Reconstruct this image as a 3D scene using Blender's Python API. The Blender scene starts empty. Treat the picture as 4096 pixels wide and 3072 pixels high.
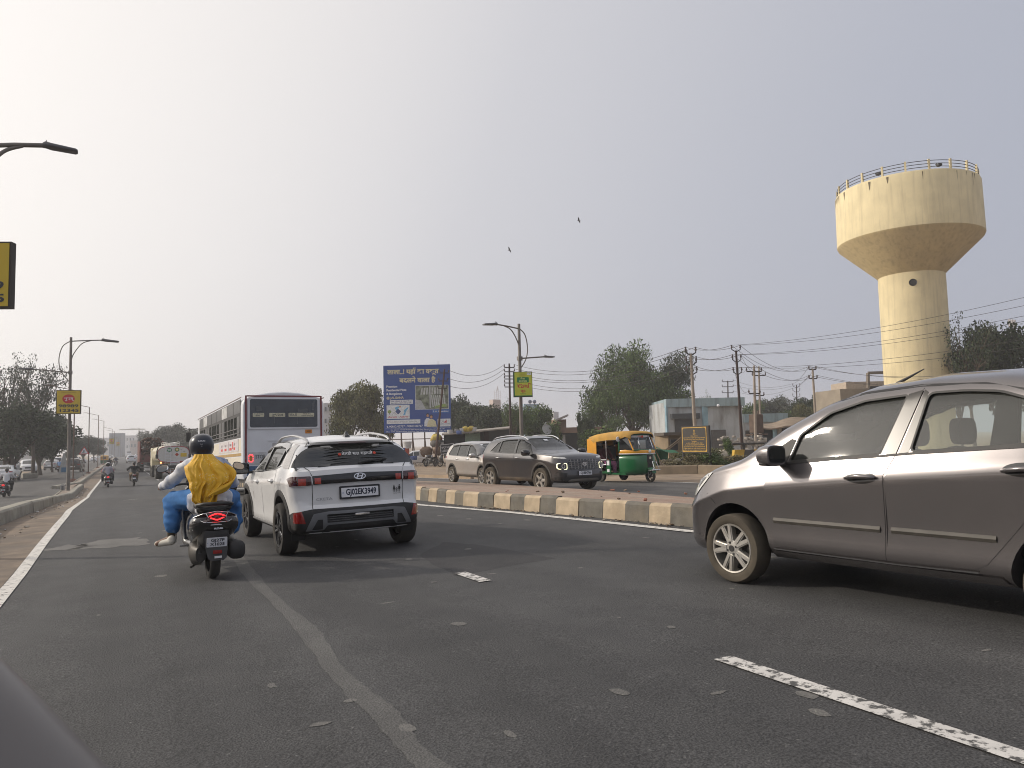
import bpy, bmesh, math, random
import numpy as np
from mathutils import Vector, Matrix
from mathutils.bvhtree import BVHTree
from mathutils.geometry import delaunay_2d_cdt

SC = bpy.context.scene
COL = SC.collection
rad = math.radians
# ------------------------------------------------------------------ camera, sky, sun, exposure
CH, ROLL, PITCH, YAW, SLOPE, FPX = 1.37, rad(1.4), rad(4.4), rad(27.0), .02, 3074.0
_fw = Vector((math.sin(YAW), math.cos(YAW), 0)); _rt = Vector((math.cos(YAW), -math.sin(YAW), 0)); _z = Vector((0, 0, 1))
CF = _fw * math.cos(PITCH) + _z * math.sin(PITCH)
_up = -_fw * math.sin(PITCH) + _z * math.cos(PITCH)
CR = _rt * math.cos(ROLL) - _up * math.sin(ROLL)
CU = _up * math.cos(ROLL) + _rt * math.sin(ROLL)
CC = Vector((0, 0, CH))
cd = bpy.data.cameras.new('camera'); cam = bpy.data.objects.new('camera', cd); COL.objects.link(cam)
cd.sensor_fit = 'HORIZONTAL'; cd.sensor_width = 36; cd.lens = 36 * FPX / 4096
cd.clip_start = .05; cd.clip_end = 9000
cd.dof.use_dof = True; cd.dof.focus_distance = 14; cd.dof.aperture_fstop = 9
_m = Matrix((CR, CU, -CF)).transposed().to_4x4(); _m.translation = CC
cam.matrix_world = _m
SC.camera = cam

SUN_EL, SUN_AZ = rad(27), Vector((-.80, .60, 0)).normalized()      # direction to the sun, seen from above
w = bpy.data.worlds.new('World'); SC.world = w; w.use_nodes = True
nt = w.node_tree; nt.nodes.clear()
def _n(t, **k):
    n = nt.nodes.new(t)
    for a, b in k.items(): setattr(n, a, b)
    return n
sky = _n('ShaderNodeTexSky', sky_type='NISHITA', sun_disc=False, sun_elevation=SUN_EL,
         sun_rotation=math.atan2(SUN_AZ.x, SUN_AZ.y), altitude=0, air_density=1.0, dust_density=7.0, ozone_density=1.0)
hs = _n('ShaderNodeHueSaturation'); hs.inputs['Saturation'].default_value = .38; hs.inputs['Value'].default_value = 1
# dusty air: the sky is mixed with a pale veil that is warmer and brighter round the sun's side
geo = _n('ShaderNodeTexCoord'); dot = _n('ShaderNodeVectorMath', operation='DOT_PRODUCT')
dot.inputs[1].default_value = (SUN_AZ.x * math.cos(SUN_EL), SUN_AZ.y * math.cos(SUN_EL), math.sin(SUN_EL))
mr = _n('ShaderNodeMapRange', interpolation_type='SMOOTHSTEP')
mr.inputs['From Min'].default_value = -.35; mr.inputs['From Max'].default_value = 1
ramp = _n('ShaderNodeValToRGB')
ramp.color_ramp.elements[0].color = (4.2, 4.45, 5.3, 1); ramp.color_ramp.elements[1].color = (10.8, 10.2, 9.6, 1)
e = ramp.color_ramp.elements.new(.5); e.color = (6.55, 6.5, 6.85, 1)
mix = _n('ShaderNodeMixRGB'); mix.inputs[0].default_value = .8
bg = _n('ShaderNodeBackground'); bg.inputs['Strength'].default_value = .10
out = _n('ShaderNodeOutputWorld')
L = nt.links.new
L(sky.outputs[0], hs.inputs['Color']); L(geo.outputs['Generated'], dot.inputs[0]); L(dot.outputs['Value'], mr.inputs['Value'])
L(mr.outputs[0], ramp.inputs[0]); L(hs.outputs[0], mix.inputs[1]); L(ramp.outputs[0], mix.inputs[2]); L(mix.outputs[0], bg.inputs[0]); L(bg.outputs[0], out.inputs[0])
sl = bpy.data.lights.new('sun', 'SUN'); sl.energy = 2.2; sl.angle = rad(2.0); sl.color = (1, .90, .77)
so = bpy.data.objects.new('sun', sl); COL.objects.link(so)
so.rotation_euler = Vector((SUN_AZ.x * math.cos(SUN_EL), SUN_AZ.y * math.cos(SUN_EL), math.sin(SUN_EL))).to_track_quat('Z', 'Y').to_euler()
so.location = (-30, 20, 40)
SC.view_settings.view_transform = 'Standard'; SC.view_settings.look = 'None'; SC.view_settings.gamma = 1
SC.view_settings.exposure = 0.16
SC.render.engine = 'CYCLES'
SC.cycles.use_denoising = True; SC.cycles.denoising_prefilter = 'ACCURATE'; SC.cycles.filter_width = 1.0
SC.cycles.max_bounces = 8; SC.cycles.transparent_max_bounces = 16; SC.cycles.volume_bounces = 1
SC.cycles.caustics_reflective = False; SC.cycles.caustics_refractive = False

# ------------------------------------------------------------------ ground height and picking points
def gz(x, y=0):
    d = -.009 * min(110, max(0, y - 18)) if x > 12.3 else -.036 * min(24, max(0, y - 22))      # the road dips beyond the bus
    if 7.5 < x <= 12.3: k = (x - 7.5) / 4.8; d = d * (1 - k) - k * .009 * min(110, max(0, y - 18))
    if x < -2.5: return -.05 + d
    if x < 7.5: return SLOPE * x + d
    if x < 12.3: return .15 - .25 * (x - 7.5) / 4.8 + d
    return -.10 + d
def _ray(px, py): return CF + CR * ((px - 2048) / FPX) - CU * ((py - 1536) / FPX)
def at(px, py, dz=0):                 # a point standing on the ground, from the photograph's pixels
    d = _ray(px, py); z = 0
    for _ in range(40):
        q = CC + d * ((z + dz - CH) / d.z); z = gz(q.x, q.y)
    return q
def dep(px, py, depth): return CC + _ray(px, py) * depth

# ------------------------------------------------------------------ materials
def C(h):
    h = h.lstrip('#'); v = [int(h[i:i + 2], 16) / 255 for i in (0, 2, 4)]
    return tuple(c / 12.92 if c <= .04045 else ((c + .055) / 1.055) ** 2.4 for c in v)
_mats = {}
def M(name, col=(.5, .5, .5), rough=.6, metal=0, var=.15, scale=6, bump=0, bscale=40, coat=0, emit=0, spec=.5, dirt=0, dirtcol=(.30, .24, .17), detail=4, stretch=(1, 1, 1), isl=0, trans=0):
    if name in _mats: return _mats[name]
    m = bpy.data.materials.new(name); m.use_nodes = True; t = m.node_tree; b = t.nodes['Principled BSDF']; lk = t.links.new
    if isinstance(col, str): col = C(col)
    b.inputs['Roughness'].default_value = rough; b.inputs['Metallic'].default_value = metal
    b.inputs['Specular IOR Level'].default_value = spec
    if coat: b.inputs['Coat Weight'].default_value = coat; b.inputs['Coat Roughness'].default_value = .06
    if emit:
        b.inputs['Emission Color'].default_value = (*col, 1); b.inputs['Emission Strength'].default_value = emit
    if trans: b.inputs['Subsurface Weight'].default_value = 0
    tc = t.nodes.new('ShaderNodeTexCoord'); mp = t.nodes.new('ShaderNodeMapping'); mp.inputs['Scale'].default_value = stretch
    lk(tc.outputs['Object'], mp.inputs['Vector'])
    no = t.nodes.new('ShaderNodeTexNoise'); no.inputs['Scale'].default_value = scale; no.inputs['Detail'].default_value = detail
    lk(mp.outputs[0], no.inputs['Vector'])
    rp = t.nodes.new('ShaderNodeValToRGB')
    rp.color_ramp.elements[0].position = .3; rp.color_ramp.elements[1].position = .7
    rp.color_ramp.elements[0].color = (*[c * (1 - var) for c in col], 1); rp.color_ramp.elements[1].color = (*[min(1, c * (1 + var)) for c in col], 1)
    lk(no.outputs['Fac'], rp.inputs[0]); src = rp.outputs[0]
    if isl:
        g = t.nodes.new('ShaderNodeNewGeometry'); mr = t.nodes.new('ShaderNodeMapRange'); mr.inputs['To Min'].default_value = 1 - isl; mr.inputs['To Max'].default_value = 1 + isl
        lk(g.outputs['Random Per Island'], mr.inputs['Value']); mu = t.nodes.new('ShaderNodeVectorMath'); mu.operation = 'SCALE'
        lk(src, mu.inputs[0]); lk(mr.outputs[0], mu.inputs['Scale']); src = mu.outputs[0]
    if dirt:
        n2 = t.nodes.new('ShaderNodeTexNoise'); n2.inputs['Scale'].default_value = scale * .35; n2.inputs['Detail'].default_value = 6
        lk(mp.outputs[0], n2.inputs['Vector'])
        m2 = t.nodes.new('ShaderNodeMapRange'); m2.inputs['From Min'].default_value = .42; m2.inputs['From Max'].default_value = .75; m2.inputs['To Max'].default_value = dirt
        lk(n2.outputs['Fac'], m2.inputs['Value']); mx = t.nodes.new('ShaderNodeMixRGB'); mx.inputs[2].default_value = (*dirtcol, 1)
        lk(m2.outputs[0], mx.inputs[0]); lk(src, mx.inputs[1]); src = mx.outputs[0]
    lk(src, b.inputs['Base Color'])
    if bump:
        n3 = t.nodes.new('ShaderNodeTexNoise'); n3.inputs['Scale'].default_value = bscale; n3.inputs['Detail'].default_value = 3
        lk(mp.outputs[0], n3.inputs['Vector']); bp = t.nodes.new('ShaderNodeBump'); bp.inputs['Strength'].default_value = bump; bp.inputs['Distance'].default_value = .02
        lk(n3.outputs['Fac'], bp.inputs['Height']); lk(bp.outputs[0], b.inputs['Normal'])
    _mats[name] = m
    return m
def glass(name, tint=(.55, .62, .6), alpha=.45, rough=.02, dust=.08):
    if name in _mats: return _mats[name]
    m = bpy.data.materials.new(name); m.use_nodes = True; t = m.node_tree; t.nodes.clear(); lk = t.links.new
    o = t.nodes.new('ShaderNodeOutputMaterial'); tr = t.nodes.new('ShaderNodeBsdfTransparent'); tr.inputs[0].default_value = (*[c * alpha / .5 for c in tint], 1)
    gl = t.nodes.new('ShaderNodeBsdfGlossy'); gl.inputs['Roughness'].default_value = rough
    fr = t.nodes.new('ShaderNodeFresnel'); fr.inputs['IOR'].default_value = 1.7
    mx = t.nodes.new('ShaderNodeMixShader'); lk(fr.outputs[0], mx.inputs[0]); lk(tr.outputs[0], mx.inputs[1]); lk(gl.outputs[0], mx.inputs[2])
    df = t.nodes.new('ShaderNodeBsdfDiffuse'); df.inputs[0].default_value = (.55, .56, .5, 1)
    tc = t.nodes.new('ShaderNodeTexCoord'); n = t.nodes.new('ShaderNodeTexNoise'); n.inputs['Scale'].default_value = 3; n.inputs['Detail'].default_value = 5
    mr = t.nodes.new('ShaderNodeMapRange'); mr.inputs['To Min'].default_value = dust * .5; mr.inputs['To Max'].default_value = dust * 1.5
    lk(tc.outputs['Object'], n.inputs['Vector']); lk(n.outputs['Fac'], mr.inputs['Value'])
    m2 = t.nodes.new('ShaderNodeMixShader'); lk(mr.outputs[0], m2.inputs[0]); lk(mx.outputs[0], m2.inputs[1]); lk(df.outputs[0], m2.inputs[2])
    lk(m2.outputs[0], o.inputs[0]); _mats[name] = m
    return m

# ------------------------------------------------------------------ mesh helpers
class MB:
    def __init__(s): s.v = []; s.f = []; s.m = []; s.n = {}
    def add(s, vs, fs, mi=0, T=None):
        o = len(s.v)
        s.v += [tuple(T @ Vector(p)) if T is not None else tuple(p) for p in vs]
        s.f += [tuple(i + o for i in f) for f in fs]; s.m += [mi] * len(fs); return s
    def box(s, c, sz, mi=0, T=None, bev=0, rz=0):
        x, y, z = [d / 2 for d in sz]
        if bev:
            b = min(bev, x * .9, y * .9, z * .9); vs = []
            for sx in (-1, 1):
                for sy in (-1, 1):
                    for sz_ in (-1, 1):
                        vs += [(sx * (x - b), sy * (y - b), sz_ * z), (sx * (x - b), sy * y, sz_ * (z - b)), (sx * x, sy * (y - b), sz_ * (z - b))]
            bm = bmesh.new(); [bm.verts.new(p) for p in vs]; bmesh.ops.convex_hull(bm, input=bm.verts); bm.verts.index_update()
            vs = [v.co.copy() for v in bm.verts]; fs = [[v.index for v in f.verts] for f in bm.faces]; bm.free()
        else:
            vs = [(a * x, b_ * y, c_ * z) for a in (-1, 1) for b_ in (-1, 1) for c_ in (-1, 1)]
            fs = [(0, 1, 3, 2), (4, 6, 7, 5), (0, 4, 5, 1), (2, 3, 7, 6), (0, 2, 6, 4), (1, 5, 7, 3)]
        R = Matrix.Translation(c) @ Matrix.Rotation(rz, 4, 'Z')
        return s.add(vs, fs, mi, (T @ R) if T is not None else R)
    def tube(s, pts, r, n=8, mi=0, cap=True, T=None, sq=1):
        pts = [Vector(p) for p in pts]; N = len(pts); rs = r if isinstance(r, (list, tuple)) else [r] * N
        t = (pts[1] - pts[0]).normalized(); u = t.cross(Vector((0, 0, 1)))
        u = (u if u.length > 1e-3 else t.cross(Vector((0, 1, 0)))).normalized(); vs = []; fs = []
        for i, p in enumerate(pts):
            t = (pts[min(i + 1, N - 1)] - pts[max(i - 1, 0)]).normalized(); u = (u - t * u.dot(t)).normalized(); v = t.cross(u)
            vs += [p + (u * math.cos(a) + v * math.sin(a) * sq) * rs[i] for a in [2 * math.pi * k / n for k in range(n)]]
        for i in range(N - 1):
            for k in range(n): fs.append((i * n + k, i * n + (k + 1) % n, (i + 1) * n + (k + 1) % n, (i + 1) * n + k))
        if cap: fs += [tuple(range(n))[::-1], tuple(range((N - 1) * n, N * n))]
        return s.add(vs, fs, mi, T)
    def bar(s, a, b, w, h, mi=0, T=None):
        a, b = Vector(a), Vector(b); t = (b - a).normalized(); u = t.cross(Vector((0, 0, 1)))
        u = (u if u.length > 1e-3 else Vector((1, 0, 0))).normalized(); v = u.cross(t)
        vs = [p + u * (sx * w / 2) + v * (sz * h / 2) for p in (a, b) for sx, sz in ((-1, -1), (1, -1), (1, 1), (-1, 1))]
        return s.add(vs, [(0, 1, 2, 3), (7, 6, 5, 4), (0, 4, 5, 1), (1, 5, 6, 2), (2, 6, 7, 3), (3, 7, 4, 0)], mi, T)
    def lathe(s, prof, n=32, mi=0, T=None, a0=0, a1=2 * math.pi):
        full = abs(a1 - a0 - 2 * math.pi) < 1e-6; k = n if full else n + 1; vs = []; fs = []
        for r, z in prof: vs += [(r * math.cos(a0 + (a1 - a0) * i / n), r * math.sin(a0 + (a1 - a0) * i / n), z) for i in range(k)]
        for j in range(len(prof) - 1):
            for i in range(n):
                i2 = (i + 1) % k; fs.append((j * k + i, j * k + i2, (j + 1) * k + i2, (j + 1) * k + i))
        return s.add(vs, fs, mi, T)
    def prism(s, poly, t0, t1, T, mi=0):     # polygon in the local xy plane, z from t0 to t1
        n = len(poly); vs = [(x, y, t0) for x, y in poly] + [(x, y, t1) for x, y in poly]
        fs = [tuple(range(n))[::-1], tuple(range(n, 2 * n))] + [(i, (i + 1) % n, (i + 1) % n + n, i + n) for i in range(n)]
        return s.add(vs, fs, mi, T)
    def loft(s, secs, n=20, mi=0, T=None, cap=True):    # sections along y: (y, cx, cz, a, b, power)
        vs = []; fs = []
        for y, cx, cz, a, b, p in secs:
            for k in range(n):
                th = 2 * math.pi * k / n; c, d = math.cos(th), math.sin(th)
                vs.append((cx + a * math.copysign(abs(c) ** (2 / p), c), y, cz + b * math.copysign(abs(d) ** (2 / p), d)))
        for i in range(len(secs) - 1):
            for k in range(n): fs.append((i * n + k, i * n + (k + 1) % n, (i + 1) * n + (k + 1) % n, (i + 1) * n + k))
        if cap: fs += [tuple(range(n))[::-1], tuple(range((len(secs) - 1) * n, len(secs) * n))]
        return s.add(vs, fs, mi, T)
    def grid(s, rows, mi=0, T=None, close=False):
        n = len(rows[0]); vs = [p for r in rows for p in r]; fs = []
        for i in range(len(rows) - 1):
            for k in range(n if close else n - 1): fs.append((i * n + k, i * n + (k + 1) % n, (i + 1) * n + (k + 1) % n, (i + 1) * n + k))
        return s.add(vs, fs, mi, T)
    def ball(s, c, r, n=12, mi=0, T=None):
        r = r if isinstance(r, (tuple, list)) else (r, r, r); m = max(6, n // 2)
        rows = [[(c[0] + r[0] * math.sin(math.pi * i / m) * math.cos(2 * math.pi * k / n), c[1] + r[1] * math.sin(math.pi * i / m) * math.sin(2 * math.pi * k / n), c[2] - r[2] * math.cos(math.pi * i / m)) for k in range(n)] for i in range(m + 1)]
        return s.grid(rows, mi, T, close=True)
    def mesh(s, name, mats, smooth=None, fix=True):
        me = bpy.data.meshes.new(name); me.from_pydata(s.v, [], s.f)
        mats = mats if isinstance(mats, (list, tuple)) else [mats]
        for m in mats: me.materials.append(m)
        if len(mats) > 1: me.polygons.foreach_set('material_index', s.m)
        if fix and not s.n:
            bm = bmesh.new(); bm.from_mesh(me); bmesh.ops.remove_doubles(bm, verts=bm.verts, dist=1e-5); bmesh.ops.recalc_face_normals(bm, faces=bm.faces); bm.to_mesh(me); bm.free()
        finish(me, smooth or (40 if s.n else None))
        if s.n: me.normals_split_custom_set_from_vertices([s.n.get(i, (0, 0, 0)) for i in range(len(s.v))])
        return me
    def build(s, name, mats, parent=None, smooth=None, fix=True):
        return link(name, s.mesh(name, mats, smooth, fix), parent)
def finish(me, smooth):
    if smooth:
        me.polygons.foreach_set('use_smooth', [True] * len(me.polygons)); me.set_sharp_from_angle(angle=rad(smooth))
    me.update()
def link(name, me, parent=None):
    o = bpy.data.objects.new(name, me); COL.objects.link(o)
    if parent is not None: o.parent = parent
    return o
def tag(o, label=None, cat=None, group=None, kind=None):
    if label: o['label'] = label
    if cat: o['category'] = cat
    if group: o['group'] = group
    if kind: o['kind'] = kind
    return o
def thing(name, label, cat, loc=(0, 0, 0), rz=0, group=None):
    o = bpy.data.objects.new(name, None); COL.objects.link(o); o.empty_display_size = .2
    o.location = loc; o.rotation_euler = (0, 0, rz); return tag(o, label, cat, group)
KIDS = {}
def tree_copy(o, label=None, loc=None, rz=None, group=None, scale=None):
    if not KIDS.get('n') == len(bpy.data.objects):
        KIDS.clear(); KIDS['n'] = len(bpy.data.objects)
        for q in bpy.data.objects:
            if q.parent: KIDS.setdefault(q.parent.name, []).append(q)
    def cp(a, par):
        b = a.copy(); COL.objects.link(b)
        if par: b.parent = par
        for ch in KIDS.get(a.name, []): cp(ch, b)
        return b
    r = cp(o, None)
    if label: r['label'] = label
    if group: r['group'] = group
    if loc is not None: r.location = loc
    if rz is not None: r.rotation_euler = (0, 0, rz)
    if scale: r.scale = scale if isinstance(scale, (tuple, list)) else (scale,) * 3
    KIDS.clear(); return r
def struct(name, mb, mats, smooth=None, fix=False):
    return tag(mb.build(name, mats, None, smooth, fix), kind='structure')
_tc = {}
def text(s, size, bold=0, align='CENTER'):      # lettering as a flat mesh in the xy plane
    k = (s, size, bold, align)
    if k not in _tc:
        cu = bpy.data.curves.new('lettering', 'FONT'); cu.body = s; cu.size = size; cu.align_x = align; cu.align_y = 'CENTER'; cu.offset = bold * size; cu.resolution_u = 3; cu.fill_mode = 'FRONT'
        o = bpy.data.objects.new('lettering', cu); COL.objects.link(o); dg = bpy.context.evaluated_depsgraph_get()
        me = o.evaluated_get(dg).to_mesh(); _tc[k] = ([tuple(v.co) for v in me.vertices], [tuple(p.vertices) for p in me.polygons])
        o.evaluated_get(dg).to_mesh_clear(); bpy.data.objects.remove(o); bpy.data.curves.remove(cu)
    return _tc[k]
def put_text(mb, s, x, y, size, T, mi=0, bold=.02, w=None, align='CENTER', shear=0):
    vs, fs = text(s, size, bold, align)
    if not vs: return
    xs = [v[0] for v in vs]; k = w / max(1e-6, max(xs) - min(xs)) if w else 1
    mb.add([(x + v[0] * k + shear * v[1], y + v[1], 0) for v in vs], fs, mi, T)
def frame(o, ex, ey):           # matrix with origin o, local x = ex, local y = ey
    ex = Vector(ex).normalized(); ey = Vector(ey).normalized(); ez = ex.cross(ey)
    m = Matrix((ex, ey, ez)).transposed().to_4x4(); m.translation = Vector(o); return m
def rrect(x0, y0, x1, y1, r, n=4):
    p = []
    for cx, cy, a in ((x1 - r, y1 - r, 0), (x0 + r, y1 - r, 90), (x0 + r, y0 + r, 180), (x1 - r, y0 + r, 270)):
        p += [(cx + r * math.cos(rad(a + 90 * i / n)), cy + r * math.sin(rad(a + 90 * i / n))) for i in range(n + 1)]
    return p
def ell(cx, cy, rx, ry, n=24): return [(cx + rx * math.cos(2 * math.pi * i / n), cy + ry * math.sin(2 * math.pi * i / n)) for i in range(n)]
def curve(pts, k=6):       # a smooth line through a few points
    P = [Vector(p) for p in pts]; o = []
    for i in range(len(P) - 1):
        a, b, c, d = P[max(0, i - 1)], P[i], P[i + 1], P[min(len(P) - 1, i + 2)]
        o += [b * (2 * t ** 3 - 3 * t * t + 1) + (c - a) * .5 * (t ** 3 - 2 * t * t + t) + c * (3 * t * t - 2 * t ** 3) + (d - b) * .5 * (t ** 3 - t * t) for t in [q / k for q in range(k)]]
    return o + [P[-1]]
def lerpl(pts, x):
    xs = [p[0] for p in pts]; return float(np.interp(x, xs, [p[1] for p in pts]))
rng = random.Random(7)
# ------------------------------------------------------------------ ground, roads, kerbs
def asphalt(name, base, warm=.0, grain=.5):
    m = bpy.data.materials.new(name); m.use_nodes = True; t = m.node_tree; b = t.nodes['Principled BSDF']; lk = t.links.new
    tc = t.nodes.new('ShaderNodeTexCoord')
    def noise(sc, de, st=(1, 1, 1)):
        mp = t.nodes.new('ShaderNodeMapping'); mp.inputs['Scale'].default_value = st; lk(tc.outputs['Object'], mp.inputs[0])
        n = t.nodes.new('ShaderNodeTexNoise'); n.inputs['Scale'].default_value = sc; n.inputs['Detail'].default_value = de; lk(mp.outputs[0], n.inputs['Vector']); return n.outputs['Fac']
    def ramp(f, a, b_, p0, p1):
        r = t.nodes.new('ShaderNodeValToRGB'); r.color_ramp.elements[0].position = p0; r.color_ramp.elements[1].position = p1
        r.color_ramp.elements[0].color = (*a, 1); r.color_ramp.elements[1].color = (*b_, 1); lk(f, r.inputs[0]); return r.outputs[0]
    def mul(a, b_):
        x = t.nodes.new('ShaderNodeMixRGB'); x.blend_type = 'MULTIPLY'; x.inputs[0].default_value = 1; lk(a, x.inputs[1]); lk(b_, x.inputs[2]); return x.outputs[0]
    c0 = tuple(c * .74 for c in base); c1 = tuple(c * 1.24 for c in base)
    col = ramp(noise(.35, 4, (1, .25, 1)), c0, c1, .3, .7)
    col = mul(col, ramp(noise(2.3, 6), (.86,) * 3, (1.12, 1.12, 1.1), .3, .7))
    col = mul(col, ramp(noise(1.3, 3, (1, .03, 1)), (.84,) * 3, (1.14,) * 3, .35, .65)); g = noise(85, 2); col = mul(col, ramp(g, (1 - grain,) * 3, (1 + grain * 1.1,) * 3, .32, .68))
    sp = ramp(noise(38, 1), (1, 1, 1), (2.1, 2.1, 2.0), .70, .78); col = mul(col, sp)
    lk(col, b.inputs['Base Color']); b.inputs['Roughness'].default_value = .78; b.inputs['Specular IOR Level'].default_value = .35
    bp = t.nodes.new('ShaderNodeBump'); bp.inputs['Strength'].default_value = .55; bp.inputs['Distance'].default_value = .012
    lk(g, bp.inputs['Height']); lk(bp.outputs[0], b.inputs['Normal'])
    _mats[name] = m; return m
def paint_worn(name, col, under, th=.42):
    m = M(name, col, .7, var=.12, scale=9, detail=6); t = m.node_tree; b = t.nodes['Principled BSDF']; lk = t.links.new
    tc = t.nodes.new('ShaderNodeTexCoord'); n = t.nodes.new('ShaderNodeTexNoise'); n.inputs['Scale'].default_value = 14; n.inputs['Detail'].default_value = 8; n.inputs['Roughness'].default_value = .7
    lk(tc.outputs['Object'], n.inputs['Vector']); r = t.nodes.new('ShaderNodeValToRGB'); r.color_ramp.elements[0].position = th - .03; r.color_ramp.elements[1].position = th + .03
    lk(n.outputs['Fac'], r.inputs[0]); mx = t.nodes.new('ShaderNodeMixRGB'); mx.inputs[1].default_value = (*under, 1)
    src = b.inputs['Base Color'].links[0].from_socket; lk(r.outputs[0], mx.inputs[0]); lk(src, mx.inputs[2]); lk(mx.outputs[0], b.inputs['Base Color']); return m
A_ROAD = asphalt('asphalt', (.063, .0625, .064)); A_OLD = asphalt('asphalt_service', (.085, .081, .078), grain=.3)
A_SEAM = asphalt('asphalt_seam', (.096, .094, .092), grain=.28); A_PATCH = asphalt('asphalt_patch', (.043, .042, .044), grain=.35)
P_WHITE = paint_worn('road_paint', (.62, .60, .56), (.10, .095, .09))
P_WORN = paint_worn('road_paint_worn', (.60, .58, .55), (.08, .078, .075), .47)
DIRT = M('dirt', (.27, .20, .135), .95, var=.3, scale=1.3, bump=.5, bscale=12, dirt=.6, dirtcol=(.16, .13, .10), detail=8)
SAND = M('sand', (.20, .155, .115), .95, var=.3, scale=2.5, bump=.4, bscale=25, dirt=.8, dirtcol=(.10, .088, .078), detail=8)
CONC = M('kerb_concrete', (.33, .31, .26), .9, var=.2, scale=4, bump=.4, bscale=30, dirt=.55, dirtcol=(.17, .155, .13), detail=8)
KTAN = M('kerb_tan', (.47, .375, .26), .9, var=.2, scale=5, bump=.3, bscale=30, dirt=.75, dirtcol=(.34, .26, .17), detail=9)
KGREY = M('kerb_grey', (.145, .135, .115), .9, var=.25, scale=5, bump=.3, bscale=30, dirt=.6, dirtcol=(.27, .22, .15), detail=9)
def sheet(mb, a, b, dz, nx=1, dy=None, mi=0):   # a, b: two edges as lists of (x, y) with equal counts
    rows = []
    for yb in (18, 22, 46, 128):
        for i in range(len(a) - 1):
            if (a[i][1] - yb) * (a[i + 1][1] - yb) < 0:
                t = (yb - a[i][1]) / (a[i + 1][1] - a[i][1]); f = lambda P: (P[i][0] + (P[i + 1][0] - P[i][0]) * t, P[i][1] + (P[i + 1][1] - P[i][1]) * t)
                a, b = list(a[:i + 1]) + [f(a)] + list(a[i + 1:]), list(b[:i + 1]) + [f(b)] + list(b[i + 1:]); break
    for i in range(len(a) - 1):
        k = max(1, int(math.hypot(a[i + 1][0] - a[i][0], a[i + 1][1] - a[i][1]) / dy)) if dy else 1
        for j in range(k + (1 if i == len(a) - 2 else 0)):
            t = j / k; row = []
            for q in range(nx + 1):
                s = q / nx; x = (a[i][0] * (1 - t) + a[i + 1][0] * t) * (1 - s) + (b[i][0] * (1 - t) + b[i + 1][0] * t) * s
                y = (a[i][1] * (1 - t) + a[i + 1][1] * t) * (1 - s) + (b[i][1] * (1 - t) + b[i + 1][1] * t) * s
                row.append((x, y, gz(x, y) + dz))
            rows.append(row)
    mb.grid(rows, mi); return mb
def flat_up(o):
    me = o.data; bm = bmesh.new(); bm.from_mesh(me); bmesh.ops.recalc_face_normals(bm, faces=bm.faces)
    for f in bm.faces:
        if f.normal.z < 0: f.normal_flip()
    bm.to_mesh(me); bm.free(); return o
xs = [-4000, -600, -120, -40, -20, -9, -4, -2.5, 0, 2.5, 5, 7.5, 9, 10.5, 12.3, 16, 24, 40, 90, 250, 800, 4000]
ys = [-3000, -300, -60, -20, 0, 10, 18, 22, 35, 46, 60, 75, 110, 128, 170, 260, 500, 1200, 5000]
g = MB().grid([[(x, y, gz(x, y) - .03) for x in xs] for y in ys]); flat_up(struct('ground', g, DIRT))
LE = [(-1.98, -60), (-1.98, 10), (-1.98, 20), (-1.98, 36), (-1.98, 60), (-1.98, 130), (-1.98, 300), (-1.98, 2500)]
RE = [(7.75, -60), (7.75, 10), (7.75, 20), (7.75, 36), (7.75, 60), (8.2, 130), (9.0, 300), (9, 2500)]
flat_up(struct('road', sheet(MB(), LE, RE, 0, 8, 20), A_ROAD))
flat_up(struct('service_road', sheet(MB(), [(-10.6, -60), (-10.6, 25), (-10, 60), (-11, 140), (-11, 2500)], [(-2.6, -60), (-2.6, 25), (-3.2, 60), (-3.4, 140), (-3.4, 2500)], -.012, 4, 30), A_OLD))
FE = [at(880 * 1.8517, 1031 * 1.8517), at(1000 * 1.8517, 1035 * 1.8517), at(1480 * 1.8517, 1042 * 1.8517)]
FEp = [(12.9, 400), (12.9, 60)] + [(p.x + .12, p.y) for p in FE] + [(17.2, 9), (18.5, -40)]
NEp = [(7.8, 400), (8.2, 60), (10.7, FE[0].y), (10.8, FE[1].y), (11.05, FE[2].y), (11.3, 9), (11.4, -40)]
flat_up(struct('far_road', sheet(MB(), NEp, FEp, 0, 3), A_OLD))
KB = [(-1.95, 6)] + [(p.x, p.y) for p in (at(0, 2103), at(136, 2050), at(226, 2012), at(316, 1970), at(337, 1951))]
KB2 = [(p.x, p.y) for p in (at(323, 1938), at(425, 1861))]
_w = [(p.x - .08, p.y) for p in (at(0, 2440), at(111, 2296), at(190, 2180), at(249, 2100), at(280, 2062), at(362, 1980), at(412, 1915))]; WE = [(_w[0][0], -20)] + _w
SD = [(x + .02, y) for x, y in KB + KB2]; WL = [(lerpl([(q[1], q[0]) for q in WE], y) - .06, y) for x, y in SD]
flat_up(struct('sand_strip', sheet(MB(), SD, WL, .004, 1, 3), SAND))
def line(mb, c, wd, dz=.008):
    return sheet(mb, [(x - wd / 2, y) for x, y in c], [(x + wd / 2, y) for x, y in c], dz, 1, 6)
mk = MB(); line(mk, WE + [(WE[-1][0] + .1, 140), (WE[-1][0] + .3, 320)], .14)
RW = [at(x * 1.8517, y * 1.8517) for x, y in ((905, 1091), (1100, 1107), (1300, 1128), (1497, 1149))]
line(mk, [(5.2, 60), (5.35, 30)] + [(p.x, p.y) for p in RW] + [(7.25, 6), (7.3, -20)], .17)
line(mk, [(FEp[k][0] - .25, FEp[k][1]) for k in (1, 2, 3, 4, 5)], .13); line(mk, [(NEp[k][0] + .3, NEp[k][1]) for k in (1, 2, 3, 4, 5)], .13)
flat_up(struct('road_line', mk, P_WHITE))
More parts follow.
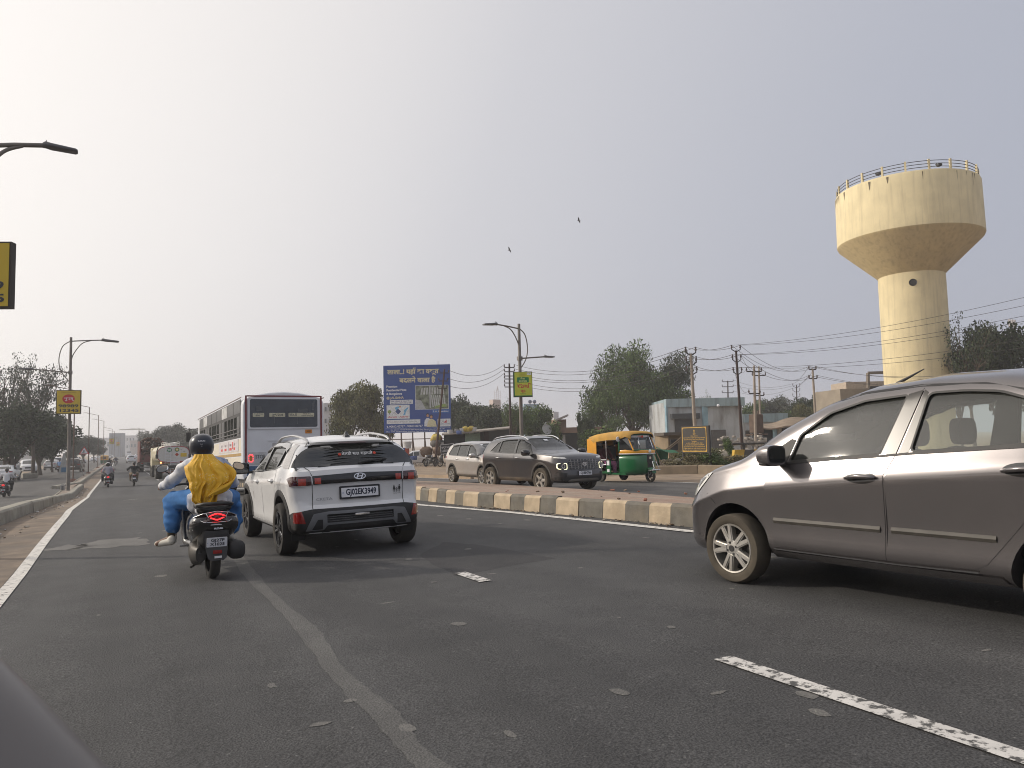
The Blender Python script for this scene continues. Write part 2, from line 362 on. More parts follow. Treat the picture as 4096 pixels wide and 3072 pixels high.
DL = [at(x * 1.8517, y * 1.8517) for x, y in ((375, 1056), (338, 1035), (319, 1022))]
def lanex(y): return lerpl([(0, 3.25), (3, 3.22), (7, 3.1)] + [(p.y, p.x) for p in DL] + [(220, DL[-1].x)], y)
mk = MB()
for y0, y1 in ((-4, -1), (1.2, 3.62), (6.75, 7.35)) + tuple((34 + k * 5.2, 36 + k * 5.2) for k in range(16)):
    line(mk, [(lanex(y0), y0), (lanex(y1), y1)], .13)
p = at(1900, 2513); line(mk, [(-.1 + p.x * 0 + .2, 30.3), (.55, 31.0)], .1)
flat_up(struct('lane_mark', mk, P_WORN))
# the smooth seam where two asphalt passes meet, a pale spill and a darker repair
sm = [at(x * 1.8517, y * 1.8517) for x, y in ((497, 1195), (520, 1235), (570, 1285), (620, 1335), (660, 1385), (700, 1440), (750, 1500), (800, 1545), (850, 1600), (905, 1665), (970, 1740))]
a, b = [], []
for i in range(len(sm) - 1):
    for k in range(6):
        q = sm[i].lerp(sm[i + 1], k / 6); wd = .12 + .02 * math.sin((i + k / 6) * 2.1); a.append((q.x - rng.uniform(0, .02), q.y)); b.append((q.x + wd + rng.uniform(-.012, .012), q.y))
flat_up(struct('asphalt_seam', sheet(MB(), a, b, .002), A_SEAM))
def blot(mb, cx, cy, rx, ry, n=26, jag=.3, mi=0):
    ps = []
    for k in range(n):
        r = 1 + rng.uniform(-jag, jag); x, y = cx + rx * r * math.cos(2 * math.pi * k / n), cy + ry * r * math.sin(2 * math.pi * k / n); ps.append((x, y, gz(x) + .0025))
    mb.add(ps, [tuple(range(n))], mi); return mb
bl = MB(); blot(bl, -.12, 13.4, .55, .75); blot(bl, -.65, 13.3, .3, .35)
for _ in range(60):
    y = 2.2 + 14 * rng.random() ** 1.6; blot(bl, rng.uniform(-.6, 6.5), y, rng.uniform(.008, .05) * (1 + y * .04), rng.uniform(.01, .06) * (1 + y * .05), 9, .2)
flat_up(struct('road_spill', bl, asphalt('asphalt_pale', (.15, .145, .138), grain=.25)))
pt = [at(x * 1.8517, y * 1.8517) for x, y in ((985, 1244), (1195, 1206), (1060, 1180), (960, 1170), (900, 1200))]
pb = MB(); ps = []
for i, q in enumerate(pt):
    r = pt[(i + 1) % 5]
    for k in range(6):
        v = q.lerp(r, k / 6); ps.append((v.x + rng.uniform(-.03, .03), v.y + rng.uniform(-.03, .03), gz(v.x) + .001))
pb.add(ps, [tuple(range(len(ps)))]); flat_up(struct('asphalt_patch', pb, A_PATCH))
# left divider: low concrete kerb with paving behind it
def kerb(name, path, wd, h, mats, block=0, side=1, gap=0, z0=0):
    mb = MB(); acc = 0; P = []
    for i in range(len(path) - 1):
        A, B = Vector((*path[i], 0)), Vector((*path[i + 1], 0)); n = max(1, int((B - A).length / (block or 1.5)))
        P += [A.lerp(B, k / n) for k in range(n)]
    P.append(Vector((*path[-1], 0)))
    for i in range(len(P) - 1):
        A, B = P[i], P[i + 1]; t = (B - A).normalized(); nn = Vector((-t.y, t.x, 0)) * side; j = rng.uniform(-.012, .012); hh = h + rng.uniform(-.012, .012)
        za, zb = gz(A.x, A.y) + z0, gz(B.x, B.y) + z0; ch = .04; g_ = gap
        prof = [(0, -.1), (.03, hh - ch), (.03 + ch, hh), (wd, hh), (wd, -.1)]
        vs = [tuple(A + t * g_ + nn * (o + j) + Vector((0, 0, za + z))) for o, z in prof] + [tuple(B - t * g_ + nn * (o + j) + Vector((0, 0, zb + z))) for o, z in prof]
        k = len(prof); fs = [(q, q + 1, q + 1 + k, q + k) for q in range(k - 1)] + [tuple(range(k)), tuple(range(k, 2 * k))[::-1]]
        mb.add(vs, fs, i % len(mats))
    return struct(name, mb, mats, 30, fix=True)
K1 = [(-1.97, -12)] + KB
kerb('kerb', K1, .30, .27, [CONC], 2.0)
K2 = KB2 + [(KB2[-1][0] + .1, 220), (KB2[-1][0] + .4, 420)]
kerb('kerb', K2, .22, .20, [CONC], 6)
kerb('kerb', [(KB2[0][0] - 1.1, KB[-1][1] + .3), (KB2[0][0], KB2[0][1] - .3)], .35, .20, [CONC], 1)
flat_up(struct('divider_paving', sheet(MB(), [(-2.75, -20), (-2.75, 20), (-3.1, 40), (-3.3, 60), (-3.4, 140), (-3.4, 420)], [(-2.2, -20), (KB[2][0] - .25, 20), (KB[-1][0] - .25, 40), (KB2[0][0] - .15, 60), (KB2[-1][0] - .15, 140), (KB2[-1][0] - .1, 420)], .10, 1, 10), M('divider_dust', (.25, .21, .17), .95, var=.3, scale=2, dirt=.5, dirtcol=(.30, .16, .12), detail=8)))
kerb('kerb', [(-2.75, -20), (-2.75, 20), (-3.1, 40), (-3.3, 60), (-3.4, 140), (-3.4, 420)], .12, .13, [CONC], 3, side=-1)
# striped median kerb and its pavers
MK = [at(x * 1.8517, y * 1.8517) for x, y in ((1000, 1092), (1100, 1101), (1200, 1110), (1300, 1119), (1400, 1129), (1497, 1138))]
MKp = [(6.3, 300), (6.2, 128), (6.15, 90), (6.1, 40), (6.0, 24), (6.0, 18)] + [(p.x, p.y) for p in MK] + [(7.62, 6), (7.7, 0), (7.7, -20)]
kerb('median_kerb', MKp, .16, .29, [KTAN, KGREY], .42, gap=.003)
def paver():
    m = M('paver', (.36, .295, .235), .92, var=.2, scale=3, bump=.35, bscale=25, dirt=.6, dirtcol=(.38, .21, .15), detail=6); t = m.node_tree; b = t.nodes['Principled BSDF']; lk = t.links.new
    tc = t.nodes.new('ShaderNodeTexCoord'); br = t.nodes.new('ShaderNodeTexBrick'); br.inputs['Scale'].default_value = 4.5; br.inputs['Mortar Size'].default_value = .02
    br.inputs['Color1'].default_value = (1, .97, .95, 1); br.inputs['Color2'].default_value = (.8, .72, .68, 1); br.inputs['Mortar'].default_value = (.45, .42, .40, 1)
    lk(tc.outputs['Object'], br.inputs['Vector']); mx = t.nodes.new('ShaderNodeMixRGB'); mx.blend_type = 'MULTIPLY'; mx.inputs[0].default_value = .9
    src = b.inputs['Base Color'].links[0].from_socket; lk(src, mx.inputs[1]); lk(br.outputs[0], mx.inputs[2]); lk(mx.outputs[0], b.inputs['Base Color']); return m
rows = []
for (x, y) in MKp:
    far = lerpl([(-40, 12.0), (9, 11.4), (FE[2].y, 11.15), (FE[1].y, 10.9), (FE[0].y, 10.8), (60, 8.4), (300, 8.4)], y); far = max(far, x + 1.2); za = gz(x, y) + .265; zb = gz(far, y) + .12
    if y > 17.9 or y < 18.1: pass
    rows.append([(x + .12 + (far - x - .12) * s, y, za + (zb - za) * s + .0 * s) for s in [k / 6 for k in range(7)]] + [(far + .02, y, gz(far, y) - .05)])
flat_up(struct('median_paving', MB().grid(rows), paver()))
# litter: leaves, broken brick, plastic scraps (nobody could count it)
lt = MB()
def scrap(x, y, z, s, mi):
    T = Matrix.Translation((x, y, z)) @ Matrix.Rotation(rng.uniform(0, 6), 4, 'Z') @ Matrix.Rotation(rng.uniform(-.5, .5), 4, 'X')
    lt.box((0, 0, 0), (s * rng.uniform(.6, 1.6), s * rng.uniform(.5, 1.2), s * rng.uniform(.1, .5)), mi, T, bev=s * .1)
for _ in range(150):
    i = rng.randrange(6, len(MKp) - 2); t = rng.random(); x = MKp[i][0] * (1 - t) + MKp[i + 1][0] * t; y = MKp[i][1] * (1 - t) + MKp[i + 1][1] * t
    if rng.random() < .3: xx = x + rng.uniform(.3, 4); scrap(xx, y, gz(x, y) + .29 - .04 * (xx - x), rng.uniform(.03, .08), rng.choice([0, 1, 1]))
    else: scrap(x - rng.uniform(.02, .4) ** 1.5, y, gz(x, y) + .01, rng.uniform(.02, .05), rng.choice([1, 2, 2]))
for _ in range(120):
    y = 6 + KB[-1][1] * .85 * rng.random(); x = lerpl([(p[1], p[0]) for p in K1], y) + rng.uniform(.03, .55); scrap(x, y, gz(x, y) + .015, rng.uniform(.02, .07), rng.choice([1, 2, 2, 3]))
tag(lt.build('litter', [M('brick_red', (.26, .10, .06)), M('dead_leaf', (.12, .075, .04)), M('pebble', (.28, .24, .19)), M('scrap_white', (.6, .6, .58))]), 'dry leaves, brick bits and scraps lying along the kerbs', 'litter', kind='stuff')
# far side of the other carriageway
kerb('far_kerb', [(p[0] + .45, p[1]) for p in FEp[1:4]], .2, .14, [M('kerb_dusty', (.36, .27, .19), .95, var=.2, scale=2, dirt=.5)], 3, side=-1)
kerb('far_kerb', [tuple(at(2330, 1902).xy), tuple(at(2440, 1898).xy), tuple(at(2790, 1893).xy), (22.5, 14), (24, 0)], .22, .36, [M('kerb_brown', (.21, .165, .115), .95, var=.2, scale=2, dirt=.5)], 3, side=1)
# ------------------------------------------------------------------ car builder
RUB = M('rubber', (.022, .021, .020), .85, var=.3, scale=5, dirt=.55, dirtcol=(.10, .085, .065))
TDUST = M('tyre_dusty', (.075, .062, .045), .9, var=.3, scale=6, dirt=.5, dirtcol=(.035, .03, .025))
BLK = M('black_plastic', (.016, .016, .017), .55, var=.2, scale=7, dirt=.25, dirtcol=(.08, .07, .06))
GBLK = M('gloss_black', (.008, .008, .009), .12, coat=.6, var=.1)
ALLOY = M('alloy', (.62, .60, .56), .32, metal=.75, var=.12, scale=9, dirt=.45, dirtcol=(.30, .25, .18))
DALLOY = M('dark_alloy', (.045, .045, .05), .35, metal=.6, var=.2, dirt=.3)
CHROME = M('chrome', (.75, .75, .76), .12, metal=1, var=.05)
SILV = M('silver_trim', (.42, .42, .43), .35, metal=.7, var=.08)
DARKIN = M('cabin_dark', (.030, .030, .031), .85, var=.2)
SEATM = M('seat_cloth', (.055, .054, .055), .9, var=.2, scale=30)
TAILR = M('tail_red', (.26, .012, .010), .12, coat=.7, var=.2, scale=20)
TAILD = M('tail_dark', (.05, .008, .010), .08, coat=1, var=.1)
LENS = M('lamp_lens', (.72, .71, .66), .10, coat=1, var=.2, scale=25, metal=.1)
PLW = M('plate_white', (.74, .75, .78), .45, var=.04); PLK = M('plate_black', (.012, .013, .018), .5)
GL_D = M('dark_glass', (.012, .015, .017), .04, coat=1, var=.1, dirt=.06)
GL_C = glass('window_glass', (.47, .50, .48), .92, dust=.05)
GL_T = glass('tinted_glass', (.36, .42, .45), .30, dust=.03)
def plate_text(mb, s, T, h, mi, w):
    put_text(mb, s, 0, 0, h, T, mi, bold=.012, w=w)
def car_solid(S, inset=0):
    ins = inset; yr, yf = S['yr'] + ins * 1.5, S['yf'] - ins * 1.5; W = S['W'] - ins
    N = S.get('N', 96); ys = [0.0]; ds = [.012, .02, .03, .04, .05, .055] if not ins else [.1, .1]
    for d in ds: ys.append(ys[-1] + d)
    tot = yf - yr; inner = tot - 2 * ys[-1]; n = max(10, int(inner / S.get('dy', .065)))
    ys = ys + [ys[-1] + inner * k / n for k in range(1, n)] + [tot - y for y in ys[::-1]]
    ys = [yr + y for y in ys]
    fy = np.linspace(S['yr'] - .3, S['yf'] + .3, 600); k = np.exp(-np.linspace(-2.5, 2.5, 21) ** 2); k /= k.sum()
    def sm(pts, wd=S.get('sm', 1)):
        v = np.interp(fy, [p[0] for p in pts], [p[1] for p in pts]); vp = np.pad(v, 10, mode='edge'); return np.convolve(vp, k, 'valid')
    T, B, BL, CRs = sm(S['top']), sm(S['bot']), sm(S['belt']), sm(S['crease'])
    PL = sm(S.get('plan', [(-9, 1), (9, 1)]))
    H = max(p[1] for p in S['top']); K = 5; rows = []; seg = [(0, 0)]
    for y in ys:
        I = lambda A: float(np.interp(y, fy, A))
        dr, df = max(0, y - yr), max(0, yf - y); w = W * I(PL)
        for d, R, s in ((dr, S['rr'], S['rs']), (df, S['fr'], S['fs'])):
            if d < R: w -= s * (1 - math.sqrt(max(0, 1 - (1 - d / R) ** 2)))
        zt, zb = I(T) - ins, I(B) + ins * 4; belt = min(I(BL), zt - .035); cr = min(I(CRs), belt - .04)
        if ins: cr = max(cr, zb + .05); belt = max(belt, cr + .03); zt = max(zt, belt + .03)
        wb = w * S.get('beltf', .965); tb = (wb - S['roofw'] + ins) / max(.2, H - I(BL)); ed = min(.085, (zt - belt) * .5)
        wt = max(.25, wb - tb * (zt - ed - belt)); lo = zb + .42 * (cr - zb)
        P = [(0, zb), (w * .86, zb), (w * .97, zb + min(.09, (cr - zb) * .25)), (w * S.get('scoop', .985), lo), (w, cr), (wb, belt), (wt, zt - ed), (wt * .55, zt - .012), (0, zt)]
        F = [.0, .06, .07, .16, S.get('cr_r', .025), .03, .11, .2, 0]
        o = [P[0]]
        for i in range(1, len(P) - 1):
            a, p, b = Vector(P[i - 1]), Vector(P[i]), Vector(P[i + 1]); la, lb = (p - a).length, (b - p).length
            r1, r2 = min(F[i], la * .48), min(F[i], lb * .48); A = p + (a - p) * (r1 / max(la, 1e-6)); Bq = p + (b - p) * (r2 / max(lb, 1e-6))
            o += [tuple(A * (1 - t) ** 2 + p * 2 * t * (1 - t) + Bq * t * t) for t in [q / (K - 1) for q in range(K)]]
        o.append(P[-1]); row = []
        for x, z in o:
            wr, wf = max(0, 1 - dr / .7) ** 2, max(0, 1 - df / .7) ** 2
            yy = y + lerpl(S['rp'], z) * wr - lerpl(S['fp'], z) * wf + S['rb'] * (x / W) ** 2 * wr - S['fb'] * (x / W) ** 2 * wf
            row.append((x, yy, z))
        rows.append(row)
    n = len(rows[0]); vs = []; fs = []
    for r in rows: vs += r + [(-x, y, z) for x, y, z in r[1:-1]]
    m = 2 * n - 2
    def idx(i, j, s): return i * m + (j if (s > 0 or j in (0, n - 1)) else n + j - 1)
    for i in range(len(rows) - 1):
        for j in range(n - 1):
            fs.append((idx(i, j, 1), idx(i + 1, j, 1), idx(i + 1, j + 1, 1), idx(i, j + 1, 1)))
            fs.append((idx(i, j, -1), idx(i, j + 1, -1), idx(i + 1, j + 1, -1), idx(i + 1, j, -1)))
    q = 10
    for i, sgn in ((0, 1), (len(rows) - 1, -1)):       # end caps: rows from the right edge to the left
        prev = None
        for j in range(n):
            x, y, z = rows[i][j]
            if j in (0, n - 1): cur = [idx(i, j, 1)] * (q + 1)
            else:
                cur = [idx(i, j, 1)]
                for k_ in range(1, q):
                    xx = x * (1 - 2 * k_ / q); b = S['rb'] if sgn > 0 else -S['fb']
                    vs.append((xx, y + b * ((xx / W) ** 2 - (x / W) ** 2), z)); cur.append(len(vs) - 1)
                cur.append(idx(i, j, -1))
            if prev:
                for k_ in range(q):
                    f = []
                    for a in (prev[k_], cur[k_], cur[k_ + 1], prev[k_ + 1]):
                        if a not in f: f.append(a)
                    if len(f) > 2: fs.append(tuple(f if sgn > 0 else f[::-1]))
            prev = cur
    mb = MB(); mb.add(vs, fs); return mb
def bool_cut(o, mb, mats):
    cut = mb.build('cutter', mats, o.parent); md = o.modifiers.new('b', 'BOOLEAN'); md.operation = 'DIFFERENCE'; md.solver = 'EXACT'; md.object = cut
    bpy.context.view_layer.update(); dg = bpy.context.evaluated_depsgraph_get(); dg.update(); me = bpy.data.meshes.new_from_object(o.evaluated_get(dg)); o.modifiers.clear(); old = o.data; o.data = me
    bpy.data.objects.remove(cut); bpy.data.meshes.remove(old)
DIRS = {'L': Vector((1, 0, 0)), 'R': Vector((-1, 0, 0)), 'B': Vector((0, 1, 0)), 'F': Vector((0, -1, 0)), 'T': Vector((0, 0, -1))}
def unproj(side, u, v, d=6):
    return {'L': Vector((-d, u, v)), 'R': Vector((d, u, v)), 'B': Vector((u, -d, v)), 'F': Vector((u, d, v)), 'T': Vector((u, v, d))}[side]
def inside(poly, x, y):
    c = False; j = len(poly) - 1
    for i in range(len(poly)):
        if (poly[i][1] > y) != (poly[j][1] > y) and x < (poly[j][0] - poly[i][0]) * (y - poly[i][1]) / (poly[j][1] - poly[i][1]) + poly[i][0]: c = not c
        j = i
    return c
def resample(poly, r):
    o = []
    for i, a in enumerate(poly):
        b = poly[(i + 1) % len(poly)]; k = max(1, int(math.hypot(b[0] - a[0], b[1] - a[1]) / r)); o += [(a[0] + (b[0] - a[0]) * q / k, a[1] + (b[1] - a[1]) * q / k) for q in range(k)]
    return o
def rounded(poly, r, n=4):
    o = []
    for i, p in enumerate(poly):
        a, b = Vector(poly[i - 1]), Vector(poly[(i + 1) % len(poly)]); p = Vector(p); la, lb = (a - p).length, (b - p).length
        A = p + (a - p) * min(r / la, .45); B = p + (b - p) * min(r / lb, .45)
        o += [tuple(A * (1 - t) ** 2 + p * 2 * t * (1 - t) + B * t * t) for t in [q / n for q in range(n + 1)]]
    return o
class Body:
    def __init__(s, mb): s.bvh = BVHTree.FromPolygons([Vector(v) for v in mb.v], mb.f); s.cache = {}
    def hit(s, side, u, v, off=0, lim=None):
        o = unproj(side, u, v); d = DIRS[side]; h, n = s.bvh.ray_cast(o, d)[:2]
        if h is None: h, n = s.bvh.find_nearest(unproj(side, u, v, .8))[:2]
        if n.dot(d) > 0: n = -n
        return h + (n * .75 - d * .25) * off
    def panel(s, mb, side, poly, off=.003, mi=0, res=.05, holes=(), thick=.0, eps=.045):
        def one(sd, pl, hl):
            ol = resample(pl, res); pts = list(ol); ed = [(i, (i + 1) % len(ol)) for i in range(len(ol))]
            for h in hl:
                hr = resample(h, res); b = len(pts); pts += hr; ed += [(b + i, b + (i + 1) % len(hr)) for i in range(len(hr))]
            x0, x1 = min(p[0] for p in pl), max(p[0] for p in pl); y0, y1 = min(p[1] for p in pl), max(p[1] for p in pl); base = list(pts)
            nx, ny = int((x1 - x0) / res), int((y1 - y0) / res)
            if nx * ny < 4000:
                B = np.array(base)
                for i in range(1, nx + 1):
                    for j in range(1, ny + 1):
                        q = (x0 + (i - .5) * (x1 - x0) / nx, y0 + (j - .5) * (y1 - y0) / ny)
                        if inside(pl, *q) and not any(inside(h, *q) for h in hl) and np.min((B[:, 0] - q[0]) ** 2 + (B[:, 1] - q[1]) ** 2) > (res * .45) ** 2: pts.append(q)
            r = delaunay_2d_cdt([Vector(p) for p in pts], ed, [], 0, 1e-6)
            V2, F2 = r[0], [f for f in r[2] if inside(pl, *(sum((r[0][i] for i in f), Vector((0, 0))) / 3)) and not any(inside(h, *(sum((r[0][i] for i in f), Vector((0, 0))) / 3)) for h in hl)]
            vs = [s.hit(sd, p[0], p[1], off) for p in V2]; fs = []; D_ = DIRS[sd]
            for f in F2:
                nn = (vs[f[1]] - vs[f[0]]).cross(vs[f[2]] - vs[f[0]]); fs.append(tuple(f) if nn.dot(D_) < 0 else tuple(f[::-1]))
            nv = []
            for p in V2:
                a = (s.hit(sd, p[0] + eps, p[1]) - s.hit(sd, p[0] - eps, p[1])).cross(s.hit(sd, p[0], p[1] + eps) - s.hit(sd, p[0], p[1] - eps)); a = -a if a.dot(D_) > 0 else a; nv.append(tuple(a.normalized()) if a.length > 1e-9 else tuple(-D_))
            base_i = len(mb.v)
            for i, q in enumerate(nv): mb.n[base_i + i] = q
            if thick:
                cnt = {}
                for f in fs:
                    for i in range(3): e = (f[i], f[(i + 1) % 3]); cnt[e] = cnt.get(e, 0) + 1
                bd = [e for e in cnt if (e[1], e[0]) not in cnt]; mp = {}
                for e in bd:
                    for q in e:
                        if q not in mp: mp[q] = len(vs); vs.append(vs[q] + DIRS[sd] * thick)
                fs += [(e[1], e[0], mp[e[0]], mp[e[1]]) for e in bd]
            mb.add(vs, fs, mi)
        if side == 'S': one('L', poly, holes); one('R', poly, holes)
        else: one(side, poly, holes)
        return mb
    def strip(s, mb, side, pts, w, off=.003, mi=0, res=.04, prof=0):   # a band of width w along a line on the body
        for sd in (('L', 'R') if side == 'S' else (side,)):
            P = []
            for i in range(len(pts) - 1):
                k = max(1, int(math.hypot(pts[i + 1][0] - pts[i][0], pts[i + 1][1] - pts[i][1]) / res))
                P += [(pts[i][0] + (pts[i + 1][0] - pts[i][0]) * q / k, pts[i][1] + (pts[i + 1][1] - pts[i][1]) * q / k) for q in range(k)]
            P.append(pts[-1]); rows = []
            for i, p in enumerate(P):
                a, b = P[max(0, i - 1)], P[min(len(P) - 1, i + 1)]; tx, ty = b[0] - a[0], b[1] - a[1]; l = math.hypot(tx, ty) or 1; nx, ny = -ty / l * w / 2, tx / l * w / 2
                if prof: rows.append([s.hit(sd, p[0] + nx * k_, p[1] + ny * k_, o) for k_, o in ((-1, -.005), (-.8, off), (0, off + prof), (.8, off), (1, -.005))])
                else: rows.append([s.hit(sd, p[0] - nx, p[1] - ny, off), s.hit(sd, p[0] + nx, p[1] + ny, off)])
            mb.grid(rows, mi)
        return mb
def wheel(par, c, R, wd, rr, side, style, rimmat, tyre=RUB, lug=True):
    T = Matrix.Translation(c) @ Matrix.Rotation(rad(90 * side), 4, 'Y'); h = wd / 2       # local +z points outward
    mb = MB(); mb.lathe([(rr * .96, -h * .8), (rr * 1.05, -h), (R * .93, -h), (R * .985, -h * .8), (R, -h * .5), (R, h * .5), (R * .985, h * .8), (R * .95, h * .97), (rr * 1.18, h * 1.02), (rr * 1.04, h * .94), (rr * .97, h * .8)], 44, 0, T)
    w = mb.build('wheel', tyre, par, 40)
    rb = MB(); rb.lathe([(rr * 1.01, h * .86), (rr * .99, h * .93), (rr * .93, h * .9), (rr * .90, h * .2), (rr * .88, -h * .7)], 44, 0, T)
    rb.lathe([(rr * .9, -h * .35), (.02, -h * .35)], 30, 1, T)                                     # dark brake side
    rb.lathe([(rr * .55, -h * .1), (rr * .2, 0), (.01, 0)], 24, 2, T)
    z0, z1 = h * .45, h * .82
    def spoke(a, w0, w1, r0, r1, mi=0):
        rb.prism([(r0, -w0), (r1, -w1), (r1, w1), (r0, w0)], z0 * .6, z1, T @ Matrix.Rotation(a, 4, 'Z'), mi)
        rb.prism([(r0, -w0 * .55), (r1 * .99, -w1 * .55), (r1 * .99, w1 * .55), (r0, w0 * .55)], z1 - .003, z1 + .008, T @ Matrix.Rotation(a, 4, 'Z'), mi)
    if style == 'pairs':                         # five pairs of spokes
        for k in range(5):
            for d in (-.20, .20): spoke(2 * math.pi * (k + .25) / 5 + d, rr * .105, rr * .10, rr * .28, rr * .95)
    elif style == 'star':                        # five broad spokes
        for k in range(5): spoke(2 * math.pi * (k + .25) / 5, rr * .24, rr * .13, rr * .2, rr * .95)
    elif style == 'ten':
        for k in range(10): spoke(2 * math.pi * (k + .25) / 10, rr * .07, rr * .10, rr * .25, rr * .95, 0 if k % 2 else 3)
    elif style == 'blade':
        for k in range(5):
            a = 2 * math.pi * (k + .25) / 5; spoke(a - .12, rr * .12, rr * .07, rr * .2, rr * .95); spoke(a + .2, rr * .05, rr * .09, rr * .3, rr * .95, 3)
    elif style == 'cover':
        rb.lathe([(rr * .95, h * .85), (rr * .6, h * 1.0), (.01, h * .95)], 30, 0, T)
    rb.lathe([(rr * .36, z0), (rr * .34, z1), (rr * .12, z1 + .006), (.005, z1 + .006)], 24, 0, T)
    if lug:
        for k in range(4): rb.lathe([(rr * .05, z1 - .01), (rr * .05, z1 + .009), (.001, z1 + .009)], 8, 1, T @ Matrix.Rotation(rad(90 * k + 20), 4, 'Z') @ Matrix.Translation((rr * .24, 0, 0)))
        rb.lathe([(rr * .13, z1), (rr * .13, z1 + .011), (.001, z1 + .011)], 14, 1, T)
    rb.build('rim', [rimmat, BLK, M('brake_disc', (.25, .24, .23), .4, metal=.8), CHROME], w, 35)
    return w
def arch_cut(mb, y, R, W, zc):
    for s in (-1, 1): mb.lathe([(0, -.34), (R, -.34), (R, .5), (0, .5)], 40, 1, Matrix.Translation((s * W, y, zc)) @ Matrix.Rotation(rad(90 * s), 4, 'Y'))
def build_car(name, label, S, paint, loc, rz, group=None, hollow=True):
    t = thing(name, label, 'car', loc, rz, group)
    mb = car_solid(S); B = Body(mb); mats = [paint, DARKIN]
    body = mb.build('body', mats, t)
    zc = S['wr'] + .0
    a = MB()
    for y in S['ax']: arch_cut(a, y, S['ar'], S['W'], zc + .02)
    bool_cut(body, a, [paint, DARKIN])
    if hollow:
        c = car_solid(S, .045); c.m = [1] * len(c.f); bool_cut(body, c, mats)
        a = MB()
        for pl in S['side_glass']: a.prism(pl, -2, 2, Matrix(((0, 0, 1, 0), (1, 0, 0, 0), (0, 1, 0, 0), (0, 0, 0, 1))), 1)
        bool_cut(body, a, mats)
        for pl, y0, y1 in ((S['screen'], S.get('ys', 0), 4), (S['rear_glass'], -4, S.get('yq', -.8))):
            a = MB(); a.prism(pl, -y1, -y0, Matrix(((1, 0, 0, 0), (0, 0, -1, 0), (0, 1, 0, 0), (0, 0, 0, 1))), 1); bool_cut(body, a, mats)
    finish(body.data, 32)
    return t, B, body
def grow(poly, d):
    cx = sum(p[0] for p in poly) / len(poly); cy = sum(p[1] for p in poly) / len(poly)
    return [(p[0] + d * (1 if p[0] > cx else -1), p[1] + d * (1 if p[1] > cy else -1)) for p in poly]
def glazing(t, B, S, gl, rear=None, off=-.012, g=.012):
    for pl in S['side_glass']:
        for sd in 'LR': B.panel(MB(), sd, grow(pl, g), off, 0, .05, (), 0, .10).build('window', gl, t, 60)
    B.panel(MB(), 'F', grow(S['screen'], g), off, 0, .05, (), 0, .16).build('windscreen', gl, t, 60)
    B.panel(MB(), 'B', grow(S['rear_glass'], g), S.get('rgo', off), 0, S.get('rgr', .05), (), 0, .17).build('rear_window', rear or gl, t, 60)
def seats(t, rows, z, w=.36):
    for y, k in rows:
        for x in ((-w, w) if k == 2 else (0,)):
            mb = MB(); hw = .24 if k == 2 else .62
            mb.loft([(-.07, 0, .0, hw * .8, .02, 3), (-.06, 0, .32, hw, .32, 4), (.03, 0, .32, hw * .98, .33, 4), (.05, 0, .32, hw * .8, .25, 3)], 20, 0, Matrix.Translation((x, y, z)) @ Matrix.Rotation(rad(12), 4, 'X'))
            mb.box((x, y + .25, z), (hw * 2, .5, .16), bev=.05)
            for hx in ((x,) if k == 2 else (-.4, .4)):
                mb.loft([(-.06, 0, 0, .10, .07, 3), (-.05, 0, 0, .14, .11, 3), (.03, 0, 0, .14, .11, 3), (.04, 0, 0, .1, .07, 3)], 16, 0, Matrix.Translation((hx, y - .155, z + .76)))
            mb.build('seat', SEATM, t, 40)
def mirror(t, B, paint, y, z, x, s, rot=0, T0=None):
    mb = MB(); T = Matrix.Translation((s * x, y, z))
    mb.loft([(-.075, 0, 0, .10, .065, 4), (-.07, 0, 0, .115, .08, 4), (-.02, 0, 0, .12, .085, 3.5), (.05, 0, .0, .105, .075, 2.6), (.085, 0, 0, .05, .04, 2.2)], 22, 0, T)
    mb.loft([(-.078, 0, 0, .10, .066, 4), (-.0765, 0, 0, .10, .066, 4)], 22, 1, T)
    mb.loft([(-.03, -s * .12, -.07, .10, .018, 3), (.04, -s * .12, -.07, .10, .018, 3)], 12, 2, T)
    mb.loft([(-.04, 0, -.068, .10, .022, 3), (.04, 0, -.066, .09, .02, 3)], 16, 2, T)
    mb.build('side_mirror', [paint, GL_D, BLK], t, 40)
def hlogo(mb, T, w, h, mi=0):      # an oval ring round a slanted H
    o, i = ell(0, 0, w / 2, h / 2, 30), ell(0, 0, w * .43, h * .38, 30)
    vs = [(x, y, z) for z in (0, .006) for r in (o, i) for x, y in r]; n = 30; fs = []
    for k in range(n): k2 = (k + 1) % n; fs += [(2 * n + k, 2 * n + k2, 3 * n + k2, 3 * n + k), (k, 2 * n + k, 2 * n + k2, k2), (n + k, n + k2, 3 * n + k2, 3 * n + k)]
    mb.add(vs, fs, mi, T); sl = .16 * w
    for x in (-.20, .20): mb.prism([(x * w - .05 * w - sl * .55, -h * .36), (x * w + .05 * w - sl * .55, -h * .36), (x * w + .05 * w + sl * .55, h * .36), (x * w - .05 * w + sl * .55, h * .36)], 0, .006, T, mi)
    mb.prism([(-.22 * w, -h * .10), (.2 * w, -.02 * h), (.22 * w, h * .10), (-.2 * w, .02 * h)], 0, .006, T, mi)
XY = lambda side, o: {'B': frame(o, (1, 0, 0), (0, 0, 1)), 'F': frame(o, (-1, 0, 0), (0, 0, 1)), 'L': frame(o, (0, -1, 0), (0, 0, 1)), 'R': frame(o, (0, 1, 0), (0, 0, 1))}[side]
